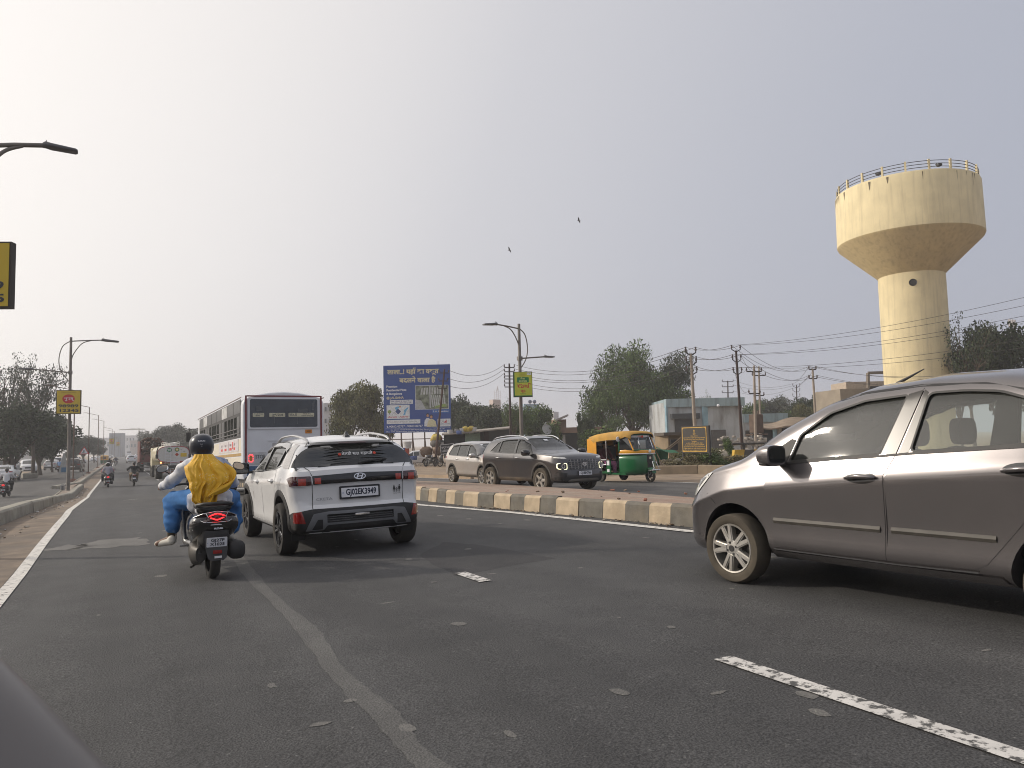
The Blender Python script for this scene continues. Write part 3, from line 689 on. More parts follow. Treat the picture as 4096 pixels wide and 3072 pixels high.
def num_plate(t, side, c, w, h, lines, rim=.02, tilt=0, name='number_plate'):
    T = XY(side, c) @ Matrix.Rotation(rad(tilt), 4, 'X'); mb = MB(); mb.prism(rrect(-w / 2 - rim, -h / 2 - rim, w / 2 + rim, h / 2 + rim, .012), -.012, 0, T, 1); mb.prism(rrect(-w / 2, -h / 2, w / 2, h / 2, .008), -.002, .004, T, 0)
    T2 = T @ Matrix.Translation((0, 0, .0055)); n = len(lines)
    for i, s in enumerate(lines):
        put_text(mb, s, .015 * w / .5, h * ((n - 1) / 2 - i) / n * .86, h / n * .86, T2, 2, bold=.03, w=w * (.82 if n == 1 else .66 + .06 * i))
    put_text(mb, 'IND', -w * .455, -h * .04, h * .14 / (.5 + n * .5), T2, 3, bold=.01, w=w * .055)
    return mb.build(name, [PLW, PLK, M('plate_ink', (.012, .018, .04), .6), M('plate_blue', (.05, .10, .35), .6)], t)
def seam(B, mb, side, pts, w=.007, mi=0): return B.strip(mb, side, pts, w, .0016, mi)
# ------------------------------------------------------------------ grey hatchback at the right edge
GREYP = M('metallic_grey_paint', (.185, .172, .174), .27, metal=.80, var=.05, scale=3, coat=.9, dirt=.10, dirtcol=(.30, .25, .20))
S = dict(yr=-2.08, yf=2.03, W=.88, dy=.055, rr=.32, rs=.22, fr=.42, fs=.30, rb=.06, fb=.20, roofw=.63, beltf=.938, scoop=.958, cr_r=.02,
  top=[(-2.08, 1.08), (-2.0, 1.15), (-1.85, 1.44), (-1.7, 1.56), (-1.45, 1.66), (-1.0, 1.72), (-.5, 1.73), (0, 1.685), (.35, 1.585), (.75, 1.40), (1.12, 1.17), (1.22, 1.13), (1.5, 1.06), (1.75, .985), (1.92, .90), (1.99, .83), (2.03, .74)],
  bot=[(-2.08, .34), (-1.8, .26), (-1.0, .25), (.8, .255), (1.5, .225), (2.05, .23)],
  belt=[(-2.1, 1.16), (-1.2, 1.165), (-.2, 1.105), (.6, 1.04), (1.0, 1.0), (1.5, .90), (1.9, .70)],
  crease=[(-2.1, 1.05), (-1.0, 1.015), (-.3, .96), (.25, .91), (.8, .855), (1.3, .80), (1.9, .62)],
  plan=[(-2.1, .97), (-1.2, 1), (.5, 1), (1.3, .985), (1.9, .93)],
  rp=[(.2, 0), (.6, 0), (1.1, .05)], fp=[(.2, .02), (.4, .0), (.6, 0), (.75, .05), (.9, .11)], ax=(-1.43, 1.2), wr=.30, ar=.375,
  side_glass=[rounded([(.60, 1.065), (.52, 1.28), (.26, 1.45), (-.03, 1.53), (-.37, 1.555), (-.21, 1.125)], .03),
              rounded([(-.43, 1.14), (-.525, 1.56), (-.79, 1.56), (-1.01, 1.54), (-1.21, 1.47), (-1.56, 1.29), (-1.5, 1.215), (-1.19, 1.185)], .05)],
  screen=rounded([(-.60, 1.22), (-.47, 1.545), (.47, 1.545), (.60, 1.22)], .06), rear_glass=rounded([(-.52, 1.22), (-.44, 1.50), (.44, 1.50), (.52, 1.22)], .06), ys=.2, yq=-1.5)

HB = rad(6); fl = at(2700 + 390 * .6632, 1400 + 1398 * .6632)
hl = Vector((-.80, 1.2, 0)); R_ = Matrix.Rotation(HB, 3, 'Z'); loc = Vector((fl.x, fl.y, gz(fl.x))) - R_ @ hl
hatch, B, body = build_car('hatchback_car', 'metallic grey hatchback with alloy wheels cut off by the right edge', S, GREYP, (loc.x, loc.y, gz(fl.x)), HB)
glazing(hatch, B, S, GL_C)
sg = S['side_glass']
# doors: panels a few millimetres proud, so the shut lines are real gaps
fd = [(.785, 1.04), (.825, .86), (.83, .66), (.785, .43), (.765, .365), (-.215, .352), (-.245, .96), (-.325, 1.12), (-.48, 1.60), (-.1, 1.585), (.2, 1.52), (.45, 1.40), (.60, 1.27)]
rdp = [(-.232, .352), (-.84, .362), (-.92, .40), (-1.19, .73), (-1.36, .93), (-1.62, 1.2), (-1.60, 1.31), (-1.25, 1.50), (-1.02, 1.58), (-.79, 1.605), (-.497, 1.603), (-.343, 1.12), (-.262, .96)]
for sd in 'LR':
    for pl, wn, hy, hz_ in ((fd, sg[0], -.07, .945), (rdp, sg[1], -1.19, 1.02)):
        d = B.panel(MB(), sd, pl, .0045, 0, .04, [grow(wn, .006)], .012).build('door', GREYP, hatch, 45)
        mb = MB(); B.panel(mb, sd, ell(hy, hz_ + .005, .125, .045, 20), .006, 1, .03)
        P0, P1, P2 = (B.hit(sd, hy + k, hz_ + q, o) for k, q, o in ((.125, -.004, .012), (0, .006, .05), (-.125, .006, .02)))
        mb.tube([P0, P0.lerp(P1, .5) + Vector((0, 0, .002)), P1, P1.lerp(P2, .6), P2], [.012, .018, .019, .018, .012], 10, 0)
        mb.build('handle', [GREYP, GBLK], d, 45)
        mb = MB(); y0, y1 = (.76, -.19) if pl is fd else (-.275, -.99)
        B.strip(mb, sd, [(y0, .575), (y1, .572)], .055, .008, 0, prof=.010); mb.build('side_moulding', M('moulding_plastic', (.075, .068, .058), .6, var=.2), d, 30)
    mb = MB()
    B.panel(mb, sd, [(-.375, 1.56), (-.213, 1.125), (-.3255, 1.120), (-.481, 1.585)], .0065, 0); B.panel(mb, sd, [(-.425, 1.138), (-.522, 1.565), (-.493, 1.585), (-.345, 1.122)], .0065, 0)
    mb.build('door_pillar', M('pillar_black', (.03, .026, .022), .28, coat=.3), hatch, 60)
    mb = MB()
    for pl in sg:
        B.strip(mb, sd, [pl[i] for i in range(len(pl))] + [pl[0]], .016, .0055, 0)
    B.strip(mb, sd, [(.62, 1.05), (-.2, 1.108), (-.43, 1.127), (-1.19, 1.17), (-1.5, 1.2)], .016, .009, 0)
    seam(B, mb, sd, [(.98, 1.16), (.74, 1.34), (.33, 1.535), (0, 1.595), (-.45, 1.622), (-.9, 1.60), (-1.2, 1.53), (-1.45, 1.42)], .018); seam(B, mb, sd, [(1.50, .77), (1.44, .72), (1.40, .68)])
    B.panel(mb, sd, [(.80, 1.045), (.62, 1.06), (.55, 1.24), (.60, 1.25), (.84, 1.10)], .006, 0)
    mb.build('window_trim', BLK, hatch)
    mb = MB(); B.panel(mb, sd, rounded([(1.82, .87), (1.75, .905), (1.46, .96), (1.56, .865), (1.71, .735), (1.82, .73)], .02), .006, 0, .03); mb.build('headlight', LENS, hatch, 40)
    mb = MB(); B.panel(mb, sd, rounded([(1.66, .885), (1.54, .918), (1.60, .865), (1.67, .80)], .01), .009, 0, .03); mb.build('headlight_reflector', M('lamp_dark', (.10, .09, .08), .1, coat=1, metal=.4), hatch, 40)
    B.strip(MB(), sd, [(.78, .34), (-.3, .335), (-.86, .345)], .010, .013, 0).build('sill_edge', CHROME, hatch)
    B.panel(MB(), sd, [(.80, .325), (-1.0, .325), (-1.04, .27), (.82, .265)], .012, 0, .04).build('sill', GREYP, hatch, 40)
    mirror(hatch, B, GREYP, .66, 1.12, .99, -1 if sd == 'L' else 1)
    for y in S['ax']:
        s = -1 if sd == 'L' else 1; wheel(hatch, (s * .80, y, .30), .30, .19, .214, s, 'pairs', ALLOY, TDUST)
mb = MB(); B.panel(mb, 'F', rounded([(-.5, .33), (-.45, .5), (.45, .5), (.5, .33)], .04), .006, 0); B.panel(mb, 'F', rounded([(-.42, .66), (-.36, .72), (.36, .72), (.42, .66)], .02), .006, 0); mb.build('grille', BLK, hatch)
for s in (-1, 1): B.panel(MB(), 'B', rounded([(s * .5, .86), (s * .5, 1.08), (s * .74, 1.1), (s * .74, .9)], .03), .006).build('tail_lamp', TAILR, hatch)
num_plate(hatch, 'B', B.hit('B', 0, .75, .02), .5, .11, [' '])
mb = MB(); p = B.hit('T', -.05, .05); mb.tube([p, p + Vector((0, .03, .02)), p + Vector((0, -.20, .12))], [.022, .016, .004], 8); mb.build('aerial', BLK, hatch, 40)
seats(hatch, [(-.05, 2), (-1.1, 1)], .52); mb = MB(); mb.lathe([(.17, -.012), (.185, 0), (.17, .012), (.155, 0), (.17, -.012)], 26, 0, Matrix.Translation((.36, .42, 1.0)) @ Matrix.Rotation(rad(65), 4, 'X')); mb.box((0, .72, .92), (1.4, .45, .2), bev=.05); mb.build('dashboard', DARKIN, hatch, 40)
mb = MB(); mb.box((0, .42, 1.42), (.22, .03, .07), bev=.012); mb.bar((0, .43, 1.43), (0, .5, 1.5), .02, .02); mb.build('rear_view_mirror', DARKIN, hatch)
# ------------------------------------------------------------------ white SUV seen from behind
WHITEP = M('white_paint', (.80, .80, .80), .25, var=.03, scale=4, coat=.6, dirt=.06, dirtcol=(.55, .50, .44))
S = dict(yr=-1.93, yf=2.02, W=.86, rr=.26, rs=.13, fr=.5, fs=.3, rb=.10, fb=.2, roofw=.60, beltf=.955, scoop=.955, cr_r=.03,
  top=[(-1.93, 1.06), (-1.88, 1.085), (-1.72, 1.32), (-1.60, 1.425), (-1.4, 1.455), (-.7, 1.49), (0, 1.48), (.35, 1.42), (.95, 1.08), (1.1, 1.05), (1.6, .99), (1.88, .91), (2.02, .80)],
  bot=[(-2, .30), (-1.6, .26), (1.6, .24), (2.02, .27)], belt=[(-2, 1.04), (-1.0, 1.07), (0, 1.01), (1.0, .97), (2, .78)],
  crease=[(-2, .90), (-.9, .90), (.3, .865), (1.3, .84), (2, .70)], plan=[(-2, .985), (-1, 1), (1.2, 1), (2, .95)],
  rp=[(.2, .10), (.30, .03), (.38, 0), (.56, 0), (.62, .05), (.85, .055), (.9, .03), (1.0, .05), (1.2, .10)], fp=[(.2, .04), (.4, 0), (.7, 0), (.9, .08)], ax=(-1.23, 1.23), wr=.325, ar=.405,
  side_glass=[rounded([(.96, 1.01), (.56, 1.28), (.18, 1.375), (.03, 1.385), (.06, 1.03)], .03), rounded([(-.02, 1.035), (-.04, 1.39), (-.55, 1.395), (-.90, 1.375), (-.86, 1.075)], .03), rounded([(-.92, 1.085), (-.95, 1.365), (-1.10, 1.33), (-1.13, 1.13)], .03)],
  screen=rounded([(-.62, 1.10), (-.5, 1.40), (.5, 1.40), (.62, 1.10)], .06), rear_glass=rounded([(-.635, 1.095), (-.66, 1.16), (-.535, 1.385), (.535, 1.385), (.66, 1.16), (.635, 1.095)], .06), ys=.2, yq=-1.35, rgo=-.006, rgr=.03)
rl = at(960 + 540 * .3345, 1700 + 1555 * .3345); CB = rad(1.2); off = Matrix.Rotation(CB, 3, 'Z') @ Vector((-.80, -1.23, 0)); off = Vector((rl.x, rl.y + .06, 0)) - off
suv, B, body = build_car('suv_car', 'white SUV with silver roof rails braking behind the white bus', S, WHITEP, (off.x, off.y, gz(off.x)), CB)
glazing(suv, B, S, GL_T); suv.rotation_euler.y = -SLOPE * .9
def clad(t, B, S, w=.065, mat=BLK, sides='LR'):
    for sd in sides:
        for y in S['ax']:
            mb = MB(); zc = S['wr'] + .02; rows = []
            for k in range(25):
                a = rad(-12 + 204 * k / 24); c, s_ = math.cos(a), math.sin(a); r = S['ar']
                rows.append([B.hit(sd, y + (r + q) * c, max(.24, zc + (r + q) * s_), o) for q, o in ((-.012, -.05), (-.008, .014), (w * .5, .018), (w, .010), (w + .006, -.006))])
            mb.grid(rows); mb.build('arch_cladding', mat, t, 40)
clad(suv, B, S)
for sd in 'LR':
    s = -1 if sd == 'L' else 1
    for pl, wn, hy, hz_ in (([(.93, .985), (.97, .80), (.93, .50), (.85, .36), (-.02, .35), (-.05, .7), (-.005, 1.0), (-.005, 1.015)], None, .25, .875), ([(-.02, 1.02), (-.065, .7), (-.035, .35), (-.72, .35), (-.80, .55), (-.98, .80), (-.98, 1.06)], None, -.80, .915)):
        d = B.panel(MB(), sd, pl, .004, 0, .045, (), .012).build('door', WHITEP, suv, 45)
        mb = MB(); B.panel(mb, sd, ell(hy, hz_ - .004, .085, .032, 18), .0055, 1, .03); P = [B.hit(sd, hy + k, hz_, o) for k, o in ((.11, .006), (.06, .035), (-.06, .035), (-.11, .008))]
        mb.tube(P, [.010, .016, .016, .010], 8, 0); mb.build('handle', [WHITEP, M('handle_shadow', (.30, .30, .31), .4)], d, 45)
    mb = MB(); B.panel(mb, sd, [(.83, .345), (-.83, .345), (-.85, .27), (.85, .27)], .010, 0, .05); B.panel(mb, sd, [(-1.585, .28), (-1.63, .44), (-1.72, .50), (-1.83, .54), (-1.90, .50), (-1.90, .28)], .006, 0, .04); B.panel(mb, sd, [(1.5, .42), (1.95, .5), (1.95, .28), (1.6, .28)], .006, 0, .05); mb.build('sill_cladding', BLK, suv, 40)
    B.strip(MB(), sd, [(.8, .325), (-.8, .325)], .04, .013, 0, prof=.008).build('side_step', M('clad_grey', (.20, .20, .205), .5, metal=.3), suv, 40)
    mb = MB(); B.panel(mb, sd, [(.055, 1.025), (.025, 1.395), (-.045, 1.395), (-.02, 1.03)], .005, 0); B.panel(mb, sd, [(-.86, 1.07), (-.905, 1.38), (-.955, 1.37), (-.925, 1.08)], .005, 0)
    B.strip(mb, sd, [(1.0, .99), (.05, 1.02), (-.86, 1.065), (-1.15, 1.11)], .014, .006, 0); B.panel(mb, sd, [(1.04, .99), (.95, 1.0), (.9, 1.08), (1.0, 1.03)], .006, 0)
    B.strip(mb, sd, [(.97, 1.03), (.56, 1.295), (.18, 1.39), (-.55, 1.41), (-.95, 1.385), (-1.14, 1.33)], .02, .006, 0)
    mb.build('window_trim', GBLK, suv)
    mb = MB(); B.strip(mb, sd, [(.86, 1.09), (.56, 1.275), (.18, 1.37), (-.03, 1.382)], .075, .012, 0, prof=.008); B.strip(mb, sd, [(-.05, 1.383), (-.55, 1.39), (-.95, 1.36), (-1.12, 1.30)], .075, .012, 0, prof=.008); mb.build('rain_visor', M('visor_smoke', (.16, .155, .15), .12, coat=.6), suv, 40)
    mb = MB(); B.panel(mb, sd, rounded([(-1.16, 1.12), (-1.17, 1.33), (-1.13, 1.385), (-1.42, 1.37), (-1.50, 1.25), (-1.58, 1.08), (-1.30, 1.085)], .03), .004, 0, .02); mb.build('pillar_garnish', M('garnish_grey', (.46, .43, .40), .25, metal=.5, coat=.5), suv, 40)
    mb = MB(); B.panel(mb, sd, rounded([(-1.66, 1.09), (-1.60, 1.33), (-1.68, 1.33), (-1.85, 1.10)], .02), .008, 0, .018); mb.build('corner_window', GL_D, suv, 40)
    mb = MB(); pts = [B.hit('T', s * .53, y, .012 + .055 * (math.sin(math.pi * (y + 1.5) / 1.95) ** .45 if -1.5 < y < .45 else 0)) for y in np.linspace(-1.5, .45, 22)]
    mb.tube(pts, [.012] + [.02] * 20 + [.012], 8, 0, sq=.8); mb.build('roof_rail', SILV, suv, 50)
    mirror(suv, B, GBLK, .86, 1.06, .99, s)
    for y in S['ax']: wheel(suv, (s * .775, y, .325), .325, .205, .225, s, 'blade', DALLOY)
    mb = MB(); B.panel(mb, sd, [(.62, .62), (.635, .62), (.635, .72), (.62, .72)], .006, 0); mb.build('door_guard', M('guard_brown', (.10, .05, .03)), suv)
    B.panel(MB(), sd, rounded([(-1.15, .80), (-1.15, .97), (-1.30, .97), (-1.30, .80)], .03), .004, 0, .04, (), .008).build('fuel_flap', WHITEP, suv, 40)
# tail
mb = MB(); B.panel(mb, 'B', rounded([(-.845, .44), (-.80, .555), (-.58, .585), (.58, .585), (.80, .555), (.845, .44), (.83, .27), (-.83, .27)], .02), .008, 0, .025, (), .015); mb.build('rear_bumper', BLK, suv, 40)
mb = MB(); ho = rounded([(-.42, .415), (-.42, .515), (.42, .515), (.42, .415)], .01); h2 = [[(s * .60, .345), (s * .53, .46), (s * .47, .46), (s * .47, .345)] for s in (-1, 1)]
B.panel(mb, 'B', rounded([(-.67, .335), (-.575, .53), (-.40, .55), (.40, .55), (.575, .53), (.67, .335), (.46, .335), (.42, .39), (-.42, .39), (-.46, .335)], .015), .020, 0, .04, [ho] + h2, .014); mb.build('skid_plate', M('skid_grey', (.165, .168, .175), .45, metal=.35), suv, 40)
mb = MB(); [B.strip(mb, 'B', [(-.42, z), (.42, z)], .012, .012, 0, prof=.004) for z in (.435, .46, .485, .505)]; mb.build('bumper_grille', GBLK, suv)
mb = MB(); B.panel(mb, 'B', rounded([(-.08, .485), (-.08, .51), (.10, .51), (.10, .485)], .006), .026, 0); mb.build('bumper_badge', CHROME, suv)
for s in (-1, 1):
    mb = MB(); B.panel(mb, 'B', rounded([(s * .67, .42), (s * .71, .565), (s * .79, .55), (s * .79, .43)], .008), .014, 0, .03, (), .006); mb.build('reflector', TAILR, suv, 40)
mb = MB(); B.panel(mb, 'B', rounded([(-.565, .885), (-.575, .985), (0, 1.005), (.575, .985), (.565, .885), (0, .895)], .01), .012, 0, .04, (), .008); mb.build('light_bar', GBLK, suv, 50)
for s in (-1, 1):
    lm = B.panel(MB(), 'B', rounded([(s * .585, .882), (s * .592, .985), (s * .80, .985), (s * .835, .96), (s * .82, .87)], .012),   .014, 0, .02, (), .01).build('tail_lamp', TAILD, suv, 50)
    mb = MB(); B.panel(mb, 'B', [(s * .65, .885), (s * .65, .958), (s * .735, .958), (s * .735, .885)], .020, 0, .02); B.panel(mb, 'B', [(s * .475, .895), (s * .475, .96), (s * .55, .96), (s * .55, .895)], .017, 0)
    B.panel(mb, 'B', [(s * .64, .874), (s * .64, .880), (s * .80, .878), (s * .80, .872)], .021, 1, .02); mb.build('lamp_segment', [M('lamp_red_seg', (.42, .045, .03), .15, coat=.8, var=.25, scale=30), LENS], lm)
mb = MB(); hlogo(mb, XY('B', B.hit('B', 0, .955, .016)) @ Matrix.Rotation(rad(-6), 4, 'X'), .15, .082); mb.build('emblem', CHROME, suv)
num_plate(suv, 'B', B.hit('B', .0, .765, .016), .47, .115, ['GJ02EK3949'], .022, -4)
for pts in ([(-.58, .59), (-.575, .74), (-.578, .885)], [(.58, .59), (.575, .74), (.578, .885)], [(-.578, .99), (-.60, 1.05), (-.655, 1.10)], [(.578, .99), (.60, 1.05), (.655, 1.10)]): seam(B, MB(), 'B', pts, .008).build('tailgate_seam', BLK, suv)
mb = MB()
put_text(mb, 'CRETA', 0, 0, .045, XY('B', B.hit('B', -.44, .70, .022)) @ Matrix.Rotation(rad(-3), 4, 'X'), 0, bold=.005, w=.20); mb.build('model_lettering', M('letter_grey', (.38, .38, .39), .3, metal=.6), suv)
T = XY('B', B.hit('B', .49, .78, .014)); mb = MB()
for x, h, wd in ((-.035, .075, .012), (.0, .042, .008), (.036, .078, .015)):
    mb.prism(ell(x, h - .045, wd * .55, .008, 12), 0, .001, T); mb.prism([(x - wd * .6, -.02), (x - wd, h - .085), (x - wd * .7, h - .055), (x + wd * .7, h - .055), (x + wd, h - .085), (x + wd * .6, -.02)], 0, .0012, T)
    for q in (-1, 1): mb.prism([(x + q * wd * .1, -.02), (x + q * wd * .55, -.02), (x + q * wd * .5, -.055), (x + q * wd * .2, -.055)], 0, .001, T)
mb.prism([(-.03, -.005), (.0, -.018), (.0, -.022), (-.03, -.01)], 0, .001, T); mb.prism([(.03, -.005), (.0, -.018), (.0, -.022), (.03, -.01)], 0, .001, T)
put_text(mb, 'Mommy  Daddy', 0, -.068, .018, T, 0, bold=.0, w=.10); mb.build('family_sticker', M('sticker_black', (.02, .02, .022)), suv)
mb = MB(); Tg = XY('B', B.hit('B', .03, 1.235, .001)) @ Matrix.Rotation(rad(-34), 4, 'X')
put_text(mb, 'मेलडी सदा सहायते', 0, 0, .062, Tg, 0, bold=.004, w=.40)
for s in (-1, 1):
    for k in range(5): mb.prism(ell(s * .225 + .012 * math.cos(k * 1.257), .012 * math.sin(k * 1.257), .010, .010, 10), 0, .001 + k * .0001, Tg, 1)
mb.build('rear_window_lettering', [M('decal_white', (.8, .8, .8)), M('decal_red', (.55, .05, .02))], suv)
mb = MB(); mb.tube([B.hit('B', .02, 1.105, .02), B.hit('B', .12, 1.125, .03), B.hit('B', .40, 1.145, .018)], [.018, .014, .006], 8); mb.build('wiper', BLK, suv, 40)
mb = MB(); B.panel(mb, 'B', [(-.60, 1.34), (-.54, 1.395), (.54, 1.395), (.60, 1.34), (.5, 1.362), (-.5, 1.362)], .006, 0, .02); B.panel(mb, 'B', [(-.18, 1.368), (-.18, 1.385), (.18, 1.385), (.18, 1.368)], .010, 1, .02); mb.build('window_band', [GBLK, TAILD], suv)
mb = MB(); p = B.hit('T', 0, -1.30); mb.loft([(-.10, 0, 0, .035, .012, 3), (-.06, 0, .012, .03, .028, 2.5), (-.04, 0, .035, .010, .045, 2), (.02, 0, .018, .012, .028, 2), (.09, 0, .0, .012, .008, 2)], 16, 0, Matrix.Translation(p)); mb.build('shark_fin_aerial', GBLK, suv, 50)
for s in (-1, 1): B.panel(MB(), 'F', rounded([(s * .5, .55), (s * .5, .7), (s * .74, .7), (s * .74, .55)], .03), .006).build('headlight', LENS, suv)
B.panel(MB(), 'F', rounded([(-.48, .5), (-.48, .78), (.48, .78), (.48, .5)], .04), .006).build('grille', BLK, suv)
for s in (-1.6, 1.6): mb = MB(); mb.bar((s * .44, -1.62, .30), (s * .44, -1.60, .20), .16, .012); mb.build('mud_flap', BLK, suv)
seats(suv, [(-.05, 2), (-.95, 1)], .50); mb = MB(); mb.box((0, .75, .92), (1.4, .4, .2), bev=.05); mb.build('dashboard', DARKIN, suv)

# ------------------------------------------------------------------ dark grey SUV coming the other way
DGREYP = M('dark_grey_paint', (.060, .060, .066), .28, metal=.55, var=.06, scale=3, coat=.9, dirt=.30, dirtcol=(.20, .16, .125))
S = dict(yr=-1.90, yf=2.10, W=.885, rr=.28, rs=.16, fr=.42, fs=.20, rb=.10, fb=.13, roofw=.63, beltf=.955, scoop=.96, cr_r=.03,
  top=[(-1.9, 1.04), (-1.82, 1.12), (-1.62, 1.44), (-1.45, 1.52), (-.7, 1.555), (0, 1.54), (.28, 1.48), (.95, 1.13), (1.08, 1.09), (1.6, 1.06), (1.90, 1.01), (2.04, .94), (2.10, .86)],
  bot=[(-2, .32), (-1.5, .27), (1.5, .27), (2.1, .25)], belt=[(-2, 1.08), (-1.0, 1.06), (0, 1.04), (1.0, 1.0), (1.9, .93), (2.1, .84)],
  crease=[(-2, .90), (0, .88), (1.2, .87), (2.1, .74)], plan=[(-2, .98), (-1, 1), (1.3, 1), (2.1, .96)],
  rp=[(.2, .06), (.4, 0), (.7, 0), (1.1, .05)], fp=[(.2, .08), (.32, .02), (.45, 0), (.7, .03), (.9, .06)], ax=(-1.25, 1.25), wr=.332, ar=.41,
  side_glass=[rounded([(.90, 1.04), (.52, 1.30), (.20, 1.43), (.03, 1.445), (.05, 1.055)], .03), rounded([(-.04, 1.06), (-.06, 1.45), (-.62, 1.44), (-.80, 1.42), (-.84, 1.085)], .03), rounded([(-.89, 1.09), (-.86, 1.40), (-1.0, 1.36), (-1.28, 1.13)], .03)],
  screen=rounded([(-.66, 1.13), (-.53, 1.475), (.53, 1.475), (.66, 1.13)], .05), rear_glass=rounded([(-.6, 1.12), (-.5, 1.42), (.5, 1.42), (.6, 1.12)], .05), ys=.2, yq=-1.3)
p = dep(2172, 1966, 22.8); VB = rad(188); o = Matrix.Rotation(VB, 3, 'Z') @ Vector((.80, 1.25, 0)) * 1.09
venue, B, body = build_car('suv_car', 'dark grey SUV with lit square headlamps passing the silver SUV', S, DGREYP, (p.x - o.x, p.y - o.y, gz(12, p.y)), VB); venue.scale = (1.09,) * 3
glazing(venue, B, S, GL_T); clad(venue, B, S, .05, M('clad_dark', (.035, .033, .032), .6, dirt=.5, dirtcol=(.14, .12, .10)))
for sd in 'LR':
    s = -1 if sd == 'L' else 1
    for pl, hy in (([(.98, 1.0), (1.0, .8), (.92, .5), (.82, .38), (-.01, .38), (-.04, .7), (.005, 1.04)], .16), ([(-.01, 1.045), (-.055, .7), (-.025, .38), (-.72, .38), (-.82, .6), (-.99, .82), (-.97, 1.07)], -.80)):
        d = B.panel(MB(), sd, pl, .004, 0, .05, (), .012).build('door', DGREYP, venue, 45)
        mb = MB(); mb.tube([B.hit(sd, hy + k, .925, q) for k, q in ((.10, .004), (.06, .032), (-.06, .032), (-.10, .004))], [.010, .016, .016, .010], 8); mb.build('handle', SILV, d, 45)
    mb = MB(); B.panel(mb, sd, [(.80, .385), (-.80, .385), (-.82, .28), (.82, .28)], .009, 0, .06); mb.build('sill_cladding', M('clad_dusty', (.09, .078, .066), .7, dirt=.6), venue, 40)
    mb = MB(); B.strip(mb, sd, [(.95, 1.02), (.05, 1.045), (-.84, 1.075), (-1.3, 1.11)], .014, .006, 0); B.panel(mb, sd, [(.045, 1.05), (.02, 1.455), (-.055, 1.455), (-.035, 1.055)], .005, 0); B.panel(mb, sd, [(-.84, 1.08), (-.805, 1.43), (-.865, 1.42), (-.895, 1.085)], .005, 0); mb.build('window_trim', GBLK, venue)
    mb = MB(); pts = [B.hit('T', s * .55, y, .012 + .06 * (math.sin(math.pi * (y + 1.45) / 1.75) ** .4 if -1.45 < y < .3 else 0)) for y in np.linspace(-1.45, .3, 20)]; mb.tube(pts, .021, 8, 0, sq=.8); mb.build('roof_rail', CHROME, venue, 50)
    mirror(venue, B, GBLK, .80, 1.08, 1.02, s)
    for y in S['ax']: wheel(venue, (s * .79, y, .332), .332, .205, .215, s, 'star', ALLOY, TDUST)
    up = B.panel(MB(), 'F', rounded([(s * .52, .90), (s * .56, .935), (s * .80, .955), (s * .82, .925), (s * .62, .89)], .01), .006, 0, .03).build('upper_lamp', LENS, venue, 50)
    hd = B.panel(MB(), 'F', rounded([(s * .56, .60), (s * .545, .79), (s * .81, .79), (s * .80, .62)], .035), .006, 0, .03).build('headlight', GBLK, venue, 50)
    ro, ri = rounded([(s * .56, .605), (s * .55, .785), (s * .805, .785), (s * .795, .625)], .05), rounded([(s * .578, .622), (s * .567, .768), (s * .788, .768), (s * .779, .641)], .045)
    mb = MB(); n = len(ro); A = [B.hit('F', *q, .014) for q in ro] + [B.hit('F', *q, .014) for q in ri]; mb.add(A, [(k, (k + 1) % n, n + (k + 1) % n, n + k) for k in range(n)]); mb.build('running_light', M('drl_glow', (1, .96, .62), emit=1.3), hd)
    mb = MB(); mb.lathe([(.001, 0), (.04, .01), (.055, .03), (.06, .03)], 20, 0, XY('F', B.hit('F', s * .68, .705, .0)) @ Matrix.Identity(4)); mb.build('lens', LENS, hd, 50)
    B.panel(MB(), 'F', rounded([(s * .60, .41), (s * .56, .52), (s * .80, .55), (s * .82, .45)], .02), .004).build('bumper_recess', BLK, venue)
gr = B.panel(MB(), 'F', rounded([(-.47, .60), (-.52, .80), (-.46, .875), (.46, .875), (.52, .80), (.47, .60)], .03), .005, 0, .05).build('grille', GBLK, venue)
mb = MB(); [B.strip(mb, 'F', [(-.5, z), (.5, z)], .012, .012, 0, prof=.008) for z in (.655, .71, .765, .82)]; [B.strip(mb, 'F', [(x, .615), (x * 1.02, .865)], .012, .012, 0, prof=.008) for x in [-.42 + .105 * k for k in range(9)]]; mb.build('grille_bars', SILV, gr)
mb = MB(); hlogo(mb, XY('F', B.hit('F', 0, .745, .024)), .17, .10); mb.build('emblem', M('emblem_white', (.85, .85, .86), .2, metal=.3), gr)
num_plate(venue, 'F', B.hit('F', 0, .505, .02), .46, .11, ['GJ18BN7066'], .008)
mb = MB(); B.panel(mb, 'F', rounded([(-.82, .44), (-.5, .40), (.5, .40), (.82, .44), (.80, .27), (-.80, .27)], .03), .008, 0, .05); mb.build('front_bumper', BLK, venue, 40)
mb = MB(); B.panel(mb, 'F', rounded([(-.55, .31), (-.45, .36), (.45, .36), (.55, .31), (.5, .275), (-.5, .275)], .01), .016, 0, .05); mb.build('skid_plate', M('skid_dusty', (.12, .115, .105), .6, dirt=.5), venue, 40)
for s in (-1, 1): B.panel(MB(), 'B', rounded([(s * .5, .85), (s * .5, 1.0), (s * .78, 1.0), (s * .78, .85)], .03), .006).build('tail_lamp', TAILR, venue)
B.panel(MB(), 'R', rounded([(-1.62, .88), (-1.60, 1.02), (-1.78, 1.03), (-1.78, .88)], .02), .005).build('tail_lamp', TAILR, venue, 40)
mb = MB(); B.panel(mb, 'F', [(-.07, 1.40), (-.07, 1.44), (.07, 1.44), (.07, 1.40)], .003); mb.build('windscreen_sticker', PLW, venue)
seats(venue, [(-.05, 2), (-.95, 1)], .52, ); mb = MB(); mb.box((0, .78, .96), (1.4, .45, .2), bev=.05); mb.build('dashboard', DARKIN, venue)

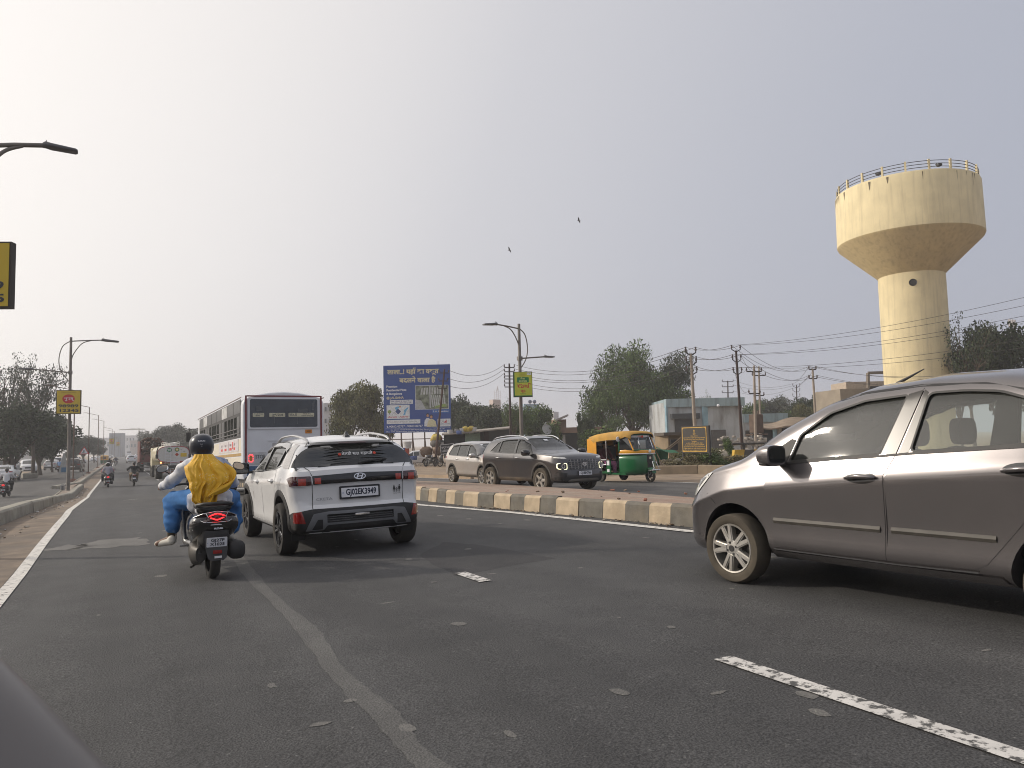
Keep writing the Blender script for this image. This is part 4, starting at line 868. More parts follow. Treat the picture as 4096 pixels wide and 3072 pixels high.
# ------------------------------------------------------------------ silver SUV behind it
SILVERP = M('silver_paint', (.50, .47, .44), .30, metal=.55, var=.05, scale=3, coat=.8, dirt=.25, dirtcol=(.42, .34, .26))
S = dict(yr=-2.35, yf=2.30, W=.91, rr=.3, rs=.18, fr=.5, fs=.28, rb=.08, fb=.16, roofw=.64, beltf=.955, scoop=.965, cr_r=.03,
  top=[(-2.35, 1.08), (-2.25, 1.2), (-2.05, 1.58), (-1.85, 1.66), (-1.0, 1.70), (-.2, 1.68), (.25, 1.60), (1.15, 1.16), (1.3, 1.12), (1.9, 1.04), (2.2, .95), (2.3, .84)],
  bot=[(-2.4, .34), (-1.8, .29), (1.7, .28), (2.3, .29)], belt=[(-2.4, 1.13), (-1, 1.10), (0, 1.08), (1.2, 1.04), (2.3, .84)], crease=[(-2.4, .97), (0, .93), (1.3, .90), (2.3, .74)], plan=[(-2.4, .98), (-1, 1), (1.4, 1), (2.3, .95)],
  rp=[(.2, .05), (.5, 0), (1.1, .05)], fp=[(.2, .05), (.45, 0), (.9, .07)], ax=(-1.43, 1.42), wr=.34, ar=.42,
  side_glass=[rounded([(1.08, 1.08), (.62, 1.36), (.25, 1.53), (.02, 1.555), (.05, 1.10)], .03), rounded([(-.04, 1.105), (-.06, 1.56), (-.95, 1.565), (-.97, 1.13)], .03), rounded([(-1.04, 1.135), (-1.02, 1.56), (-1.6, 1.53), (-1.85, 1.2), (-1.75, 1.15)], .04)],
  screen=rounded([(-.68, 1.18), (-.55, 1.59), (.55, 1.59), (.68, 1.18)], .05), rear_glass=rounded([(-.6, 1.2), (-.52, 1.55), (.52, 1.55), (.6, 1.2)], .05), ys=.2, yq=-1.6)
p = dep(1935, 1944, 28.2); IB = rad(181); o = Matrix.Rotation(IB, 3, 'Z') @ Vector((.82, 1.42, 0)) * .97
inn, B, body = build_car('suv_car', 'silver SUV partly hidden by the dark grey SUV in front of it', S, SILVERP, (p.x - o.x, p.y - o.y, gz(12, p.y)), IB)
inn.scale = (.97,) * 3
glazing(inn, B, S, GL_T); clad(inn, B, S, .05, M('clad_dark2', (.05, .046, .042), .7, dirt=.4, dirtcol=(.2, .17, .13)))
for sd in 'LR':
    s = -1 if sd == 'L' else 1
    for pl, hy in (([(1.1, 1.05), (1.12, .8), (1.0, .5), (.9, .40), (-.01, .40), (-.04, .7), (.0, 1.08)], .15), ([(-.01, 1.085), (-.055, .7), (-.025, .40), (-.88, .40), (-.95, .6), (-1.08, .85), (-1.0, 1.1)], -.85)):
        d = B.panel(MB(), sd, pl, .004, 0, .06, (), .012).build('door', SILVERP, inn, 45)
        mb = MB(); mb.tube([B.hit(sd, hy + k, .99, q) for k, q in ((.11, .004), (.06, .034), (-.06, .034), (-.11, .004))], [.010, .017, .017, .010], 8); mb.build('handle', CHROME, d, 45)
    mb = MB(); B.panel(mb, sd, [(.95, .40), (-.95, .40), (-.97, .30), (.97, .30)], .009, 0, .06); mb.build('sill_cladding', M('clad_dusty2', (.15, .13, .11), .8, dirt=.5), inn, 40)
    mb = MB(); B.panel(mb, sd, [(.05, 1.09), (.01, 1.57), (-.065, 1.57), (-.04, 1.1)], .005, 0); B.panel(mb, sd, [(-.965, 1.12), (-.945, 1.575), (-1.025, 1.57), (-1.045, 1.125)], .005, 0); B.strip(mb, sd, [(1.1, 1.06), (.05, 1.09), (-1, 1.12), (-1.8, 1.15)], .016, .006, 0); mb.build('window_trim', GBLK, inn)
    mb = MB(); B.strip(mb, sd, [(1.0, 1.14), (.62, 1.37), (.25, 1.54), (-.02, 1.57), (-1, 1.575), (-1.6, 1.545)], .07, .03, 0, prof=.01); mb.build('rain_visor', M('visor_smoke', (.16, .155, .15)), inn, 40)
    mirror(inn, B, SILVERP, .95, 1.14, 1.05, s)
    for y in S['ax']: wheel(inn, (s * .81, y, .34), .34, .21, .245, s, 'ten', ALLOY, TDUST)
    B.panel(MB(), 'F', rounded([(s * .5, .80), (s * .5, .88), (s * .80, .94), (s * .83, .86)], .02), .006, 0, .03).build('headlight', LENS, inn, 50)
    B.panel(MB(), 'B', rounded([(s * .45, 1.0), (s * .45, 1.08), (s * .80, 1.1), (s * .80, .98)], .02), .006, 0, .03).build('tail_lamp', TAILR, inn, 50)
    B.panel(MB(), sd, rounded([(-1.98, 1.02), (-1.95, 1.12), (-2.2, 1.10), (-2.2, 1.02)], .01), .006, 0, .03).build('tail_lamp', TAILR, inn, 50)
B.panel(MB(), 'F', rounded([(-.5, .45), (-.52, .75), (.52, .75), (.5, .45)], .04), .006).build('grille', BLK, inn)
mb = MB(); B.panel(mb, 'F', [(.3, 1.52), (.3, 1.56), (.42, 1.56), (.42, 1.52)], .003); mb.build('windscreen_sticker', PLW, inn)
seats(inn, [(-.05, 2), (-1.0, 2)], .5); mb = MB(); mb.box((0, .92, 1.0), (1.4, .45, .2), bev=.05); mb.build('dashboard', DARKIN, inn)
# ------------------------------------------------------------------ people and two-wheelers
def capsule(mb, a, b, r0, r1, n=14, T=None):
    a, b = Vector(a), Vector(b); t = (b - a); L_ = t.length or 1e-4; t = t / L_; u = t.cross(Vector((0, 0, 1))); u = (u if u.length > 1e-3 else t.cross(Vector((0, 1, 0)))).normalized(); v = t.cross(u)
    pr = [(0.0, -r0)] + [(r0 * math.sin(x), -r0 * math.cos(x)) for x in (.5, 1.0, math.pi / 2)] + [(r1 * math.cos(x), L_ + r1 * math.sin(x)) for x in (0, .57, 1.07)] + [(0.0, L_ + r1)]
    mb.grid([[tuple(a + t * z + (u * math.cos(2 * math.pi * k / n) + v * math.sin(2 * math.pi * k / n)) * r) for k in range(n)] for r, z in pr], 0, T, close=True)
def blob(name, caps, mat, par, vox=.014, sm=5, extra=None, wob=0, seed=0):
    mb = MB(); [capsule(mb, *c) for c in caps]
    if extra: extra(mb)
    o = mb.build(name, mat, par); md = o.modifiers.new('r', 'REMESH'); md.mode = 'VOXEL'; md.voxel_size = vox; s = o.modifiers.new('s', 'SMOOTH'); s.iterations = sm; s.factor = .5
    bpy.context.view_layer.update(); dg = bpy.context.evaluated_depsgraph_get(); me = bpy.data.meshes.new_from_object(o.evaluated_get(dg)); o.modifiers.clear(); old = o.data; o.data = me; bpy.data.meshes.remove(old)
    if wob:       # loose cloth: soft folds running roughly along the limb
        r = random.Random(seed); ph = [r.uniform(0, 6) for _ in range(6)]; co = np.empty(len(me.vertices) * 3); me.vertices.foreach_get('co', co); co = co.reshape(-1, 3); nr = np.empty(len(me.vertices) * 3); me.vertices.foreach_get('normal', nr); nr = nr.reshape(-1, 3)
        w_ = np.sin(co[:, 2] * 9 + ph[3]) * 1.5 + np.sin(co[:, 0] * 13 + co[:, 1] * 7 + ph[4]); f = np.sin(co[:, 0] * 26 + co[:, 2] * 24 + w_ + ph[0]) * .6 + np.sin(co[:, 1] * 22 - co[:, 2] * 30 + w_ * 1.3 + ph[1]) * .6 + np.sin(co[:, 2] * 44 + co[:, 1] * 12 + 2 * w_ + ph[2]) * .35; f = np.where(f > 0, f, f * .5)
        me.vertices.foreach_set('co', (co + nr * (f * wob)[:, None]).ravel())
    finish(me, 180); return o
SKIN = M('skin', (.30, .165, .10), .55, var=.12, scale=12, spec=.4)
HAIR = M('hair', (.012, .010, .009), .5, var=.3, scale=60)
def head(c, r=.105):       # skull, jaw, nose, ears, neck; facing +y
    c = Vector(c); V = Vector
    return [(c + V((0, -.015, .03)), c + V((0, .01, .03)), r * .95, r * .9), (c + V((0, .02, -.02)), c + V((0, .045, -.075)), r * .72, r * .48), (c + V((0, .095, .005)), c + V((0, .115, -.025)), .010, .015), (c + V((-.05, .085, .025)), c + V((.05, .085, .025)), .012, .012),
            (c + V((-r * .95, 0, .015)), c + V((-r * .95, 0, -.02)), .013, .010), (c + V((r * .95, 0, .015)), c + V((r * .95, 0, -.02)), .013, .010), (c + V((-.022, .085, -.06)), c + V((.022, .085, -.06)), .009, .009), (c + V((0, -.02, -.05)), c + V((0, -.04, -.16)), .055, .062)]
def hand(p, d, s, grip=True):  # palm, four fingers of different lengths wrapped round a bar along x, and a thumb
    p = Vector(p); o = [(p, p + Vector((0, .055, -.005)), .028, .030)]
    for k, (l, r) in enumerate(((.9, .0088), (1.0, .0092), (.95, .0088), (.75, .008))):
        x = s * (.030 - .020 * k); a = p + Vector((x, .065, .008)); b = a + Vector((0, .034 * l, -.012)); c_ = b + Vector((0, .004, -.030 * l)); e = c_ + Vector((0, -.022 * l, -.010)); o += [(a, b, r * 1.1, r), (b, c_, r, r * .95), (c_, e, r * .95, r * .8)]
    a = p + Vector((-s * .030, .02, -.008)); b = a + Vector((-s * .018, .030, -.012)); o += [(a, b, .012, .0105), (b, b + Vector((s * .006, .026, -.008)), .0105, .009)]
    return o
def rider(label, loc, rz, shirt, pants, pose=None, helmet=None, pillion=False, scale=1, vox=.016, group='riders'):
    P = dict(pel=(0, -.10, .82), chest=(0, -.03, 1.16), neck=(0, .0, 1.32), hd=(0, .03, 1.45), sh=.19, el=(.34, .20, 1.06), ha=(.34, .43, 1.0), hip=.10, kn=(.22, .34, .80), an=(.20, .22, .40), toe=(.21, .40, .36))
    P.update(pose or {}); t = thing('person', label, 'person', loc, rz, group); t.scale = (scale,) * 3
    pel, ch, nk, hd = (Vector(P[k]) for k in ('pel', 'chest', 'neck', 'hd')); body = head(hd) + [(pel, ch, .13, .14), (ch, nk, .12, .06)]; sh_, pa = [(pel + Vector((0, -.01, -.02)), ch, .155, .165), (ch + Vector((-.09, 0, .06)), ch + Vector((.09, 0, .06)), .12, .12)], [(pel + Vector((-.06, 0, -.02)), pel + Vector((.06, 0, -.02)), .15, .15)]; shoes = []
    for s in (-1, 1):
        m = lambda k: Vector((s * P[k][0], P[k][1], P[k][2])); S_ = Vector((s * P['sh'], ch.y, ch.z + .10)); E, H, K, A, TO = m('el'), m('ha'), m('kn'), m('an'), m('toe'); hp = pel + Vector((s * P['hip'], .02, -.03))
        body += [(ch + Vector((s * .06, 0, .1)), S_, .06, .055), (S_, E, .05, .04), (E, H, .04, .028), (hp, K, .085, .06), (K, A, .055, .04), (A, TO, .04, .03)] + hand(H, 0, s)
        sh_ += [(ch + Vector((s * .05, 0, .1)), S_, .08, .07), (S_, S_.lerp(E, .95), .075, .062), (E, E.lerp(H, P.get('slv', .9)), .06, .045)]
        pa += [(hp, K, .115, .088), (K, A.lerp(K, .08), .085, .066)]; shoes.append([(A + Vector((0, -.03, -.03)), TO, .048, .042)])
    blob('body', body, SKIN, t, vox * .8, 3); blob('shirt', sh_, shirt, t, vox, 4, wob=.006, seed=len(label)); blob('trousers', pa, pants, t, vox, 4, wob=.005, seed=3)
    for s in shoes: blob('shoe', s, M('shoe_dark', (.03, .027, .025), .6), t, vox * .8, 3)
    if helmet:
        mb = MB(); mb.loft([(-.145, 0, .03, .03, .03, 2), (-.13, 0, .03, .085, .08, 2), (-.08, 0, .02, .125, .125, 2.1), (0, 0, .01, .137, .145, 2.2), (.07, 0, .02, .128, .13, 2.2), (.11, 0, .04, .10, .09, 2.2)], 22, 0, Matrix.Translation(hd)); mb.build('helmet', helmet, t, 60)
    else: blob('hair', [(hd + Vector((0, -.03, .045)), hd + Vector((0, .03, .06)), .098, .085), (hd + Vector((0, -.05, .0)), hd + Vector((0, -.05, -.05)), .085, .06)], HAIR, t, vox * .8, 3)
    return t
SCB = M('scooter_black', (.014, .0135, .014), .22, var=.15, coat=.7, dirt=.35, dirtcol=(.07, .06, .05)); SEATV = M('seat_vinyl', (.013, .013, .013), .5, var=.2, bump=.2)
STEEL = M('steel_dull', (.20, .20, .20), .4, metal=.8, var=.2, dirt=.4, dirtcol=(.08, .06, .05)); MIRR = M('mirror_glass', (.8, .83, .86), .03, metal=1, var=.02)
LEDR = M('brake_glow', (1.0, .03, .035), emit=1.8)
def bike_wheel(t, y, R, wd, mat=RUB):
    mb = MB(); T = Matrix.Translation((0, y, R)) @ Matrix.Rotation(rad(90), 4, 'Y'); h = wd / 2
    mb.lathe([(R * .68, -h * .8), (R * .9, -h), (R * .975, -h * .6), (R, -h * .2), (R, h * .2), (R * .975, h * .6), (R * .9, h), (R * .68, h * .8)], 36, 0, T); w = mb.build('wheel', mat, t, 60)
    mb = MB(); mb.lathe([(R * .70, -h * .75), (R * .66, -h * .3), (R * .66, h * .3), (R * .70, h * .75)], 30, 0, T); mb.lathe([(.045, -h * .9), (.045, h * .9)], 16, 0, T)
    for k in range(6): mb.prism([(.03, -.016), (R * .68, -.011), (R * .68, .011), (.03, .016)], -.012, .012, T @ Matrix.Rotation(k * math.pi / 3 + .3, 4, 'Z'), 0)
    mb.build('rim', DALLOY, w, 40); return w
def handlebar(t, y, z, half, mir=True, mz=.17):
    mb = MB(); mb.tube([(-half, y - .08, z - .02), (-half * .55, y, z), (0, y + .03, z + .01), (half * .55, y, z), (half, y - .08, z - .02)], .013, 8); mb.tube([(0, y + .03, z), (0, y + .16, .62)], .022, 8)
    for s in (-1, 1): mb.tube([(s * half, y - .08, z - .02), (s * (half - .11), y - .05, z - .013)], .019, 10); mb.tube([(s * (half - .12), y + .02, z), (s * (half - .05), y + .03, z - .01), (s * (half + .02), y - .03, z - .025)], .006, 6)
    h = mb.build('handlebar', BLK, t, 40)
    for s in ((-1, 1) if mir else ()):
        mb = MB(); mb.tube([(s * half * .62, y, z), (s * half * .85, y + .01, z + mz * .7), (s * half * 1.02, y, z + mz)], .006, 6); T = Matrix.Translation((s * half * 1.05, y, z + mz + .02)) @ Matrix.Rotation(rad(s * 18), 4, 'Y')
        mb.loft([(-.012, 0, 0, .068, .042, 2.6), (.0, 0, 0, .072, .046, 2.6), (.03, 0, 0, .045, .03, 2.2)], 20, 0, T); mb.loft([(-.0145, 0, 0, .062, .037, 2.6), (-.013, 0, 0, .062, .037, 2.6)], 20, 1, T); mb.build('mirror', [BLK, MIRR], h, 40)
def make_scooter(label, loc, rz, paint, plate, lit=True, big=True):
    t = thing('scooter', label, 'scooter', loc, rz, 'two-wheelers in traffic')
    bike_wheel(t, -.62, .245, .105); bike_wheel(t, .64, .245, .095)
    mb = MB(); mb.loft([(-.88, 0, .615, .13, .06, 2.6), (-.86, 0, .605, .20, .085, 2.4), (-.78, 0, .585, .235, .13, 2.4), (-.60, 0, .56, .245, .17, 2.4), (-.35, 0, .53, .235, .21, 2.6), (-.12, 0, .50, .20, .21, 2.8), (.02, 0, .42, .17, .14, 3), (.06, 0, .36, .15, .06, 3)], 30); b = mb.build('body', paint, t, 60)
    mb = MB(); mb.loft([(-.80, 0, .745, .12, .02, 3), (-.74, 0, .75, .17, .045, 3), (-.45, 0, .77, .18, .05, 3), (-.20, 0, .76, .155, .05, 3), (-.05, 0, .73, .11, .035, 3)], 22); mb.build('seat', SEATV, t, 60)
    mb = MB(); mb.tube([(-.155, -.62, .76), (-.17, -.76, .785), (-.12, -.88, .80), (0, -.91, .802), (.12, -.88, .80), (.17, -.76, .785), (.155, -.62, .76)], .020, 10); mb.build('grab_rail', BLK, t, 50)
    mb = MB(); rr_ = [(-.215, -.80, .665), (-.13, -.895, .705), (0, -.91, .725), (.13, -.895, .705), (.215, -.80, .665), (.12, -.90, .615), (0, -.915, .612), (-.12, -.90, .615)]
    mb.add(rr_ + [(0, -.93, .665)], [(i, (i + 1) % 8, 8) for i in range(8)]); lp = mb.build('tail_lamp', TAILD, t)
    mb = MB()
    for zc, wd in ((.690, .165), (.650, .145)): mb.tube([(x, -.936 + .22 * x * x, zc + .012 * math.cos(x / wd * 6) * (1 if zc > .67 else -1)) for x in np.linspace(-wd / 2, wd / 2, 9)], [.002] + [.0065] * 7 + [.002], 8)
    mb.build('brake_light', LEDR if lit else TAILR, lp, 60)
    mb = MB()
    for a, c in ((0, 1), (1, 2), (2, 3), (3, 4), (4, 5), (5, 6), (6, 7), (7, 0)): mb.tube([Vector(rr_[a]) + Vector((0, -.004, 0)), Vector(rr_[c]) + Vector((0, -.004, 0))], .0035, 6)
    for s in (-1, 1): mb.tube([(s * .105, -.905, .705), (s * .085, -.935, .665), (s * .10, -.912, .615)], .0035, 6)
    mb.build('lamp_trim', CHROME, lp, 40)
    mb = MB(); mb.tube([(x, -.875 + 1.9 * x * x, .585 - 1.05 * x * x * (1 if x < 0 else 1)) for x in np.linspace(-.22, .22, 17)], [.004] + [.011] * 15 + [.004], 8); mb.build('chrome_arc', CHROME, t, 60)
    mb = MB(); put_text(mb, 'SUZUKI' if plate and 'X1025' in plate else '', 0, 0, .022, frame((0.02, -.893, .545), (1, 0, 0), (0, .2, 1)), 0, bold=.02, w=.085)
    if mb.v: mb.build('maker_lettering', CHROME, t)
    mb = MB(); mb.loft([(-.86, 0, .47, .11, .06, 4), (-.84, 0, .46, .13, .10, 4), (-.70, 0, .44, .16, .12, 3)], 18, 0); mb.grid([[(x * q, -.86 - .055 * k + .10 * x * x * 6, .46 - .105 * k) for x in np.linspace(-.10, .10, 7)] for k, q in ((0, 1.15), (1, 1.1), (2, .9), (2.2, .6))]); mb.grid([[(x * q, -.845 - .055 * k + .10 * x * x * 6, .46 - .105 * k) for x in np.linspace(-.10, .10, 7)] for k, q in ((0, 1.15), (1, 1.1), (2, .9), (2.2, .6))]); mb.build('mudguard', BLK, t, 50)
    if plate: num_plate(t, 'B', (0, -.925, .41), .20, .10, plate, .0, 14)
    mb = MB(); mb.box((0, -.965, .315), (.085, .012, .034)); mb.build('reflector', TAILR, t); mb = MB(); mb.box((.005, -.985, .265), (.07, .004, .022), T=Matrix.Rotation(.0, 4, 'Y')); mb.build('sticker', M('sticker_white', (.7, .7, .7)), t)
    mb = MB(); mb.loft([(-.90, .205, .31, .055, .06, 3), (-.87, .205, .31, .085, .095, 3), (-.55, .195, .31, .08, .085, 3), (-.25, .16, .27, .045, .045, 2.4)], 20, 0); mb.build('muffler', BLK, t, 50)
    mb = MB(); mb.loft([(-.72, -.13, .27, .05, .08, 2.5), (-.60, -.15, .26, .075, .11, 2.5), (-.30, -.13, .27, .08, .11, 2.5), (-.05, -.10, .28, .06, .06, 2.5)], 16, 0); mb.tube([(-.2, -.50, .12), (-.1, -.30, .14), (-.12, -.1, .2)], .012, 6); mb.tube([(-.13, -.66, .46), (-.14, -.70, .28)], .03, 8); mb.build('engine', M('engine_dark', (.05, .048, .046), .5, metal=.5, var=.3, dirt=.4), t, 50)
    mb = MB(); [mb.tube([(s * .14, -.28, .33), (s * .29, -.30, .33)], .012, 8) for s in (-1, 1)]; mb.tube([(-.24, .0, .72), (-.30, -.02, .62), (-.31, -.03, .34)], .011, 8); mb.build('guard_bar', CHROME, t, 50)
    mb = MB(); mb.loft([(0, 0, .30, .16, .05, 4), (.30, 0, .30, .20, .05, 4), (.36, 0, .40, .21, .13, 3.5), (.42, 0, .62, .22, .34, 3), (.52, 0, .66, .20, .34, 2.6), (.66, 0, .66, .12, .25, 2.4), (.72, 0, .66, .05, .15, 2)], 24); mb.loft([(.36, 0, .99, .10, .04, 2.5), (.42, 0, .99, .16, .08, 2.5), (.52, 0, .97, .14, .08, 2.4), (.60, 0, .95, .06, .04, 2)], 18); mb.loft([(.40, 0, .30, .06, .04, 2), (.50, 0, .40, .075, .06, 2.2), (.75, 0, .44, .075, .06, 2.2), (.88, 0, .36, .06, .04, 2)], 14); mb.build('front_shield', paint, t, 50)
    handlebar(t, .34, .97, .40); return t
q = at(842, 2315); HS = rad(2)
sc0 = make_scooter('black scooter with red brake lights in front of the camera', (q.x, q.y + .64, gz(q.x, q.y)), HS, SCB, ['GJ27F', 'X1025'])
# its rider: blue wide trousers, white printed tunic, yellow scarf over the back, dark helmet
JEAN = M('blue_cotton', (.06, .18, .42), .85, var=.18, scale=9, bump=.12, bscale=40, spec=.2); TUNIC = M('white_tunic', (.70, .70, .71), .85, var=.05, scale=26, bump=.06, bscale=40, dirt=1.0, dirtcol=(.16, .22, .38)); SCARF = M('yellow_scarf', (.66, .37, .012), .62, var=.16, scale=9, bump=.25, bscale=70)
t_ = SCARF.node_tree; b_ = t_.nodes['Principled BSDF']; tc = t_.nodes.new('ShaderNodeTexCoord'); vo = t_.nodes.new('ShaderNodeTexVoronoi'); vo.inputs['Scale'].default_value = 48; nz = t_.nodes.new('ShaderNodeTexNoise'); nz.inputs['Scale'].default_value = 9
r1 = t_.nodes.new('ShaderNodeMapRange'); r1.inputs['From Min'].default_value = .34; r1.inputs['From Max'].default_value = .20; r2 = t_.nodes.new('ShaderNodeMapRange'); r2.inputs['From Min'].default_value = .54; r2.inputs['From Max'].default_value = .60; mu = t_.nodes.new('ShaderNodeMath'); mu.operation = 'MULTIPLY'; mx = t_.nodes.new('ShaderNodeMixRGB'); mx.inputs[2].default_value = (.80, .66, .36, 1)
for n_ in (vo, nz): t_.links.new(tc.outputs['Object'], n_.inputs['Vector'])
t_.links.new(vo.outputs['Distance'], r1.inputs['Value']); t_.links.new(nz.outputs['Fac'], r2.inputs['Value']); t_.links.new(r1.outputs[0], mu.inputs[0]); t_.links.new(r2.outputs[0], mu.inputs[1]); m3 = t_.nodes.new('ShaderNodeMath'); m3.operation = 'MULTIPLY'; m3.inputs[1].default_value = .75; t_.links.new(mu.outputs[0], m3.inputs[0]); src = b_.inputs['Base Color'].links[0].from_socket; t_.links.new(m3.outputs[0], mx.inputs[0]); t_.links.new(src, mx.inputs[1]); t_.links.new(mx.outputs[0], b_.inputs['Base Color'])
HELM = M('helmet_navy', (.017, .021, .034), .28, var=.12, coat=.3)
rd = thing('person', 'scooter rider in yellow scarf, white tunic and blue trousers under a dark helmet', 'person', (q.x, q.y + .64, gz(q.x, q.y)), HS, 'riders')
V3 = Vector; pel, ch, nk, hd = V3((0, -.36, .86)), V3((-.03, -.26, 1.14)), V3((-.05, -.22, 1.27)), V3((-.065, -.20, 1.40))
body = head(hd, .10) + [(pel, ch, .15, .145), (ch, nk, .12, .06)]; tun, tr = [(pel + V3((0, -.03, -.03)), ch + V3((0, -.01, 0)), .185, .17), (pel + V3((-.10, -.02, -.05)), pel + V3((.10, -.02, -.05)), .14, .14), (ch + V3((-.11, 0, .04)), ch + V3((.11, 0, .04)), .115, .115)], [(pel + V3((-.09, .02, -.04)), pel + V3((.09, .02, -.04)), .15, .15)]
J = {-1: dict(sh=(-.20, -.25, 1.20), el=(-.37, .02, 1.00), ha=(-.43, .25, .955), kn=(-.33, .02, .80), an=(-.36, -.10, .40), toe=(-.49, -.04, .345)), 1: dict(sh=(.14, -.25, 1.20), el=(.30, .02, .98), ha=(.33, .25, .955), kn=(.29, .05, .80), an=(.27, .02, .40), toe=(.30, .17, .355))}
shoes = []
for s in (-1, 1):
    j = {k: V3(v) for k, v in J[s].items()}; hp = pel + V3((s * .12, .04, -.03))
    body += [(ch + V3((s * .05, 0, .06)), j['sh'], .06, .052), (j['sh'], j['el'], .05, .038), (j['el'], j['ha'], .038, .026), (hp, j['kn'], .09, .06), (j['kn'], j['an'], .052, .036), (j['an'], j['toe'], .036, .03)] + hand(j['ha'], 0, s)
    tun += [(ch + V3((s * .05, 0, .05)), j['sh'], .085, .075), (j['sh'], j['el'], .078, .066), (j['el'], j['el'].lerp(j['ha'], .93), .068, .050)]
    out = V3((s * .02, 0, 0)); tr += [(hp, j['kn'], .125, .105), (j['kn'], j['an'] + V3((s * -.01, 0, .13)), .105, .088)]
    if s > 0: tr += [(j['kn'] + V3((.05, -.06, -.10)), j['an'] + V3((.10, -.02, .14)), .06, .045), (j['kn'] + V3((.02, 0, -.05)), j['an'] + V3((.03, -.03, .06)), .09, .08)]
    shoes.append([(j['an'] + V3((0, -.06, -.03)), j['toe'] + V3((0, .02, -.005)), .040, .034), (j['an'] + V3((0, -.05, -.005)), j['an'] + V3((0, .03, -.01)), .042, .042)])
blob('body', body, M('skin_dark', (.20, .11, .07), .55, var=.12), rd, .009, 3); blob('tunic', tun, TUNIC, rd, .011, 5, wob=.010, seed=1); blob('trousers', tr, JEAN, rd, .011, 5, wob=.011, seed=2)
mb = MB(); mb.grid([[(-.10 + .26 * u + .02 * math.sin(u * 14), -.50 - .06 * v + .015 * math.sin(u * 18 + 2), .86 - .20 * v - .04 * math.sin(u * 5) * v) for u in np.linspace(-.35, .95, 24)] for v in np.linspace(0, 1, 10)]); mb.build('tunic_hem', TUNIC, rd, 180)
for sh in shoes:
    o = blob('shoe', sh, M('white_sneaker', (.60, .57, .50), .7, var=.1, dirt=.4), rd, .008, 4)
for s in (-1, 1):
    a, b2 = V3(J[s]['an']), V3(J[s]['toe']); blob('sock', [(a + V3((0, 0, -.01)), a + V3((0, 0, .06)), .040, .043)], M('sock_brown', (.06, .045, .03), .9), rd, .009, 3)
mb = MB(); T = Matrix.Translation(hd + V3((0, -.005, .005))) @ Matrix.Rotation(rad(-4), 4, 'Y'); mb.loft([(-.148, 0, .02, .02, .02, 2), (-.142, 0, .02, .055, .055, 2.1), (-.12, 0, .012, .093, .10, 2.2), (-.07, 0, .004, .122, .128, 2.3), (0, 0, 0, .130, .138, 2.4), (.06, 0, .006, .126, .128, 2.4), (.10, 0, .02, .112, .10, 2.3), (.115, 0, .03, .09, .07, 2.2)], 30, 0, T); hm = mb.build('helmet', HELM, rd, 60)
mb = MB(); Tm = frame(hd + V3((-.02, -.155, .060)), (1, 0, 0), (0, .45, 1)); put_text(mb, 'SUZUKI', 0, 0, .020, Tm, 0, bold=.03, w=.075); Tm = frame(hd + V3((-.02, -.160, .018)), (1, 0, 0), (0, .1, 1)); put_text(mb, 'bsi', 0, .006, .022, Tm, 1, bold=.02); put_text(mb, '22', 0, -.016, .016, Tm, 1); mb.build('helmet_lettering', [M('letter_white', (.7, .7, .72)), M('letter_dim', (.28, .29, .32))], hm)
mb = MB(); mb.box(hd + V3((0, .115, .02)), (.19, .02, .10), bev=.01); mb.build('visor', GL_D, hm)
# the scarf: pinched under the helmet, spread over the shoulders, blown to the right and tapering to the seat
from mathutils import noise as NZ
rows = []
LX = [(0, -.155), (.08, -.175), (.22, -.268), (.34, -.262), (.6, -.225), (.85, -.205), (1, -.13)]; RX = [(0, .035), (.08, .06), (.22, .16), (.38, .232), (.50, .215), (.62, .10), (.78, .045), (.92, .02), (1, -.10)]
for v in np.linspace(0, 1, 70):
    l, r = lerpl(LX, v), lerpl(RX, v); row = []
    for u in np.linspace(0, 1, 80):
        x = l + (r - l) * u; A_ = min(1, .3 + v * 2.2); w1 = NZ.noise(Vector((u * 5, v * 1.1, .3))) * 1.4
        fold = .020 * math.sin(u * 19 + 2.5 * w1 + 1.5 * v) * A_ + .022 * NZ.noise(Vector((u * 13 + w1, v * 2.2, 1.7))) * A_ + .030 * NZ.noise(Vector((u * 4, v * 5, 5.1))) * v + .008 * NZ.noise(Vector((u * 26, v * 9, 2))) * A_ + .018 * abs(NZ.noise(Vector((u * 6 + v * 4, v * 6 - u * 5, 9))))
        bulge = .10 * math.sin(math.pi * min(1, v * 1.25)) + .03; edge = 1 - abs(2 * u - 1) ** 4
        row.append((x + .012 * NZ.noise(Vector((v * 9, u * 3, 4))), -.35 - bulge * (.35 + .65 * edge) - .33 * v ** .9 + .04 * (1 - edge) - fold - .08 * max(0, u - .7) * math.sin(math.pi * v), 1.315 - .605 * v + .03 * math.sin(u * 6 + 1) * v + .035 * NZ.noise(Vector((u * 5, 3, 3))) * v ** 3))
    rows.append(row)
mb = MB(); mb.grid(rows)
pts = [(.12, -.44, 1.17), (.20, -.52, 1.09), (.225, -.58, 1.02), (.17, -.65, .965), (.07, -.68, .93), (-.02, -.68, .905), (-.075, -.67, .86)]
mb.grid([[(p[0] + .9 * w_ * math.sin(a_) * .6, p[1] - w_ * math.cos(a_) * .55 + .008 * math.sin(5 * a_ + i), p[2] + w_ * math.sin(a_)) for a_ in np.linspace(0, 2 * math.pi, 18)] for i, (p, w_) in enumerate(zip(pts, (.05, .07, .068, .060, .052, .040, .012)))])
o = mb.build('scarf', SCARF, rd, 180); so_ = o.modifiers.new('s', 'SUBSURF'); so_.levels = so_.render_levels = 1
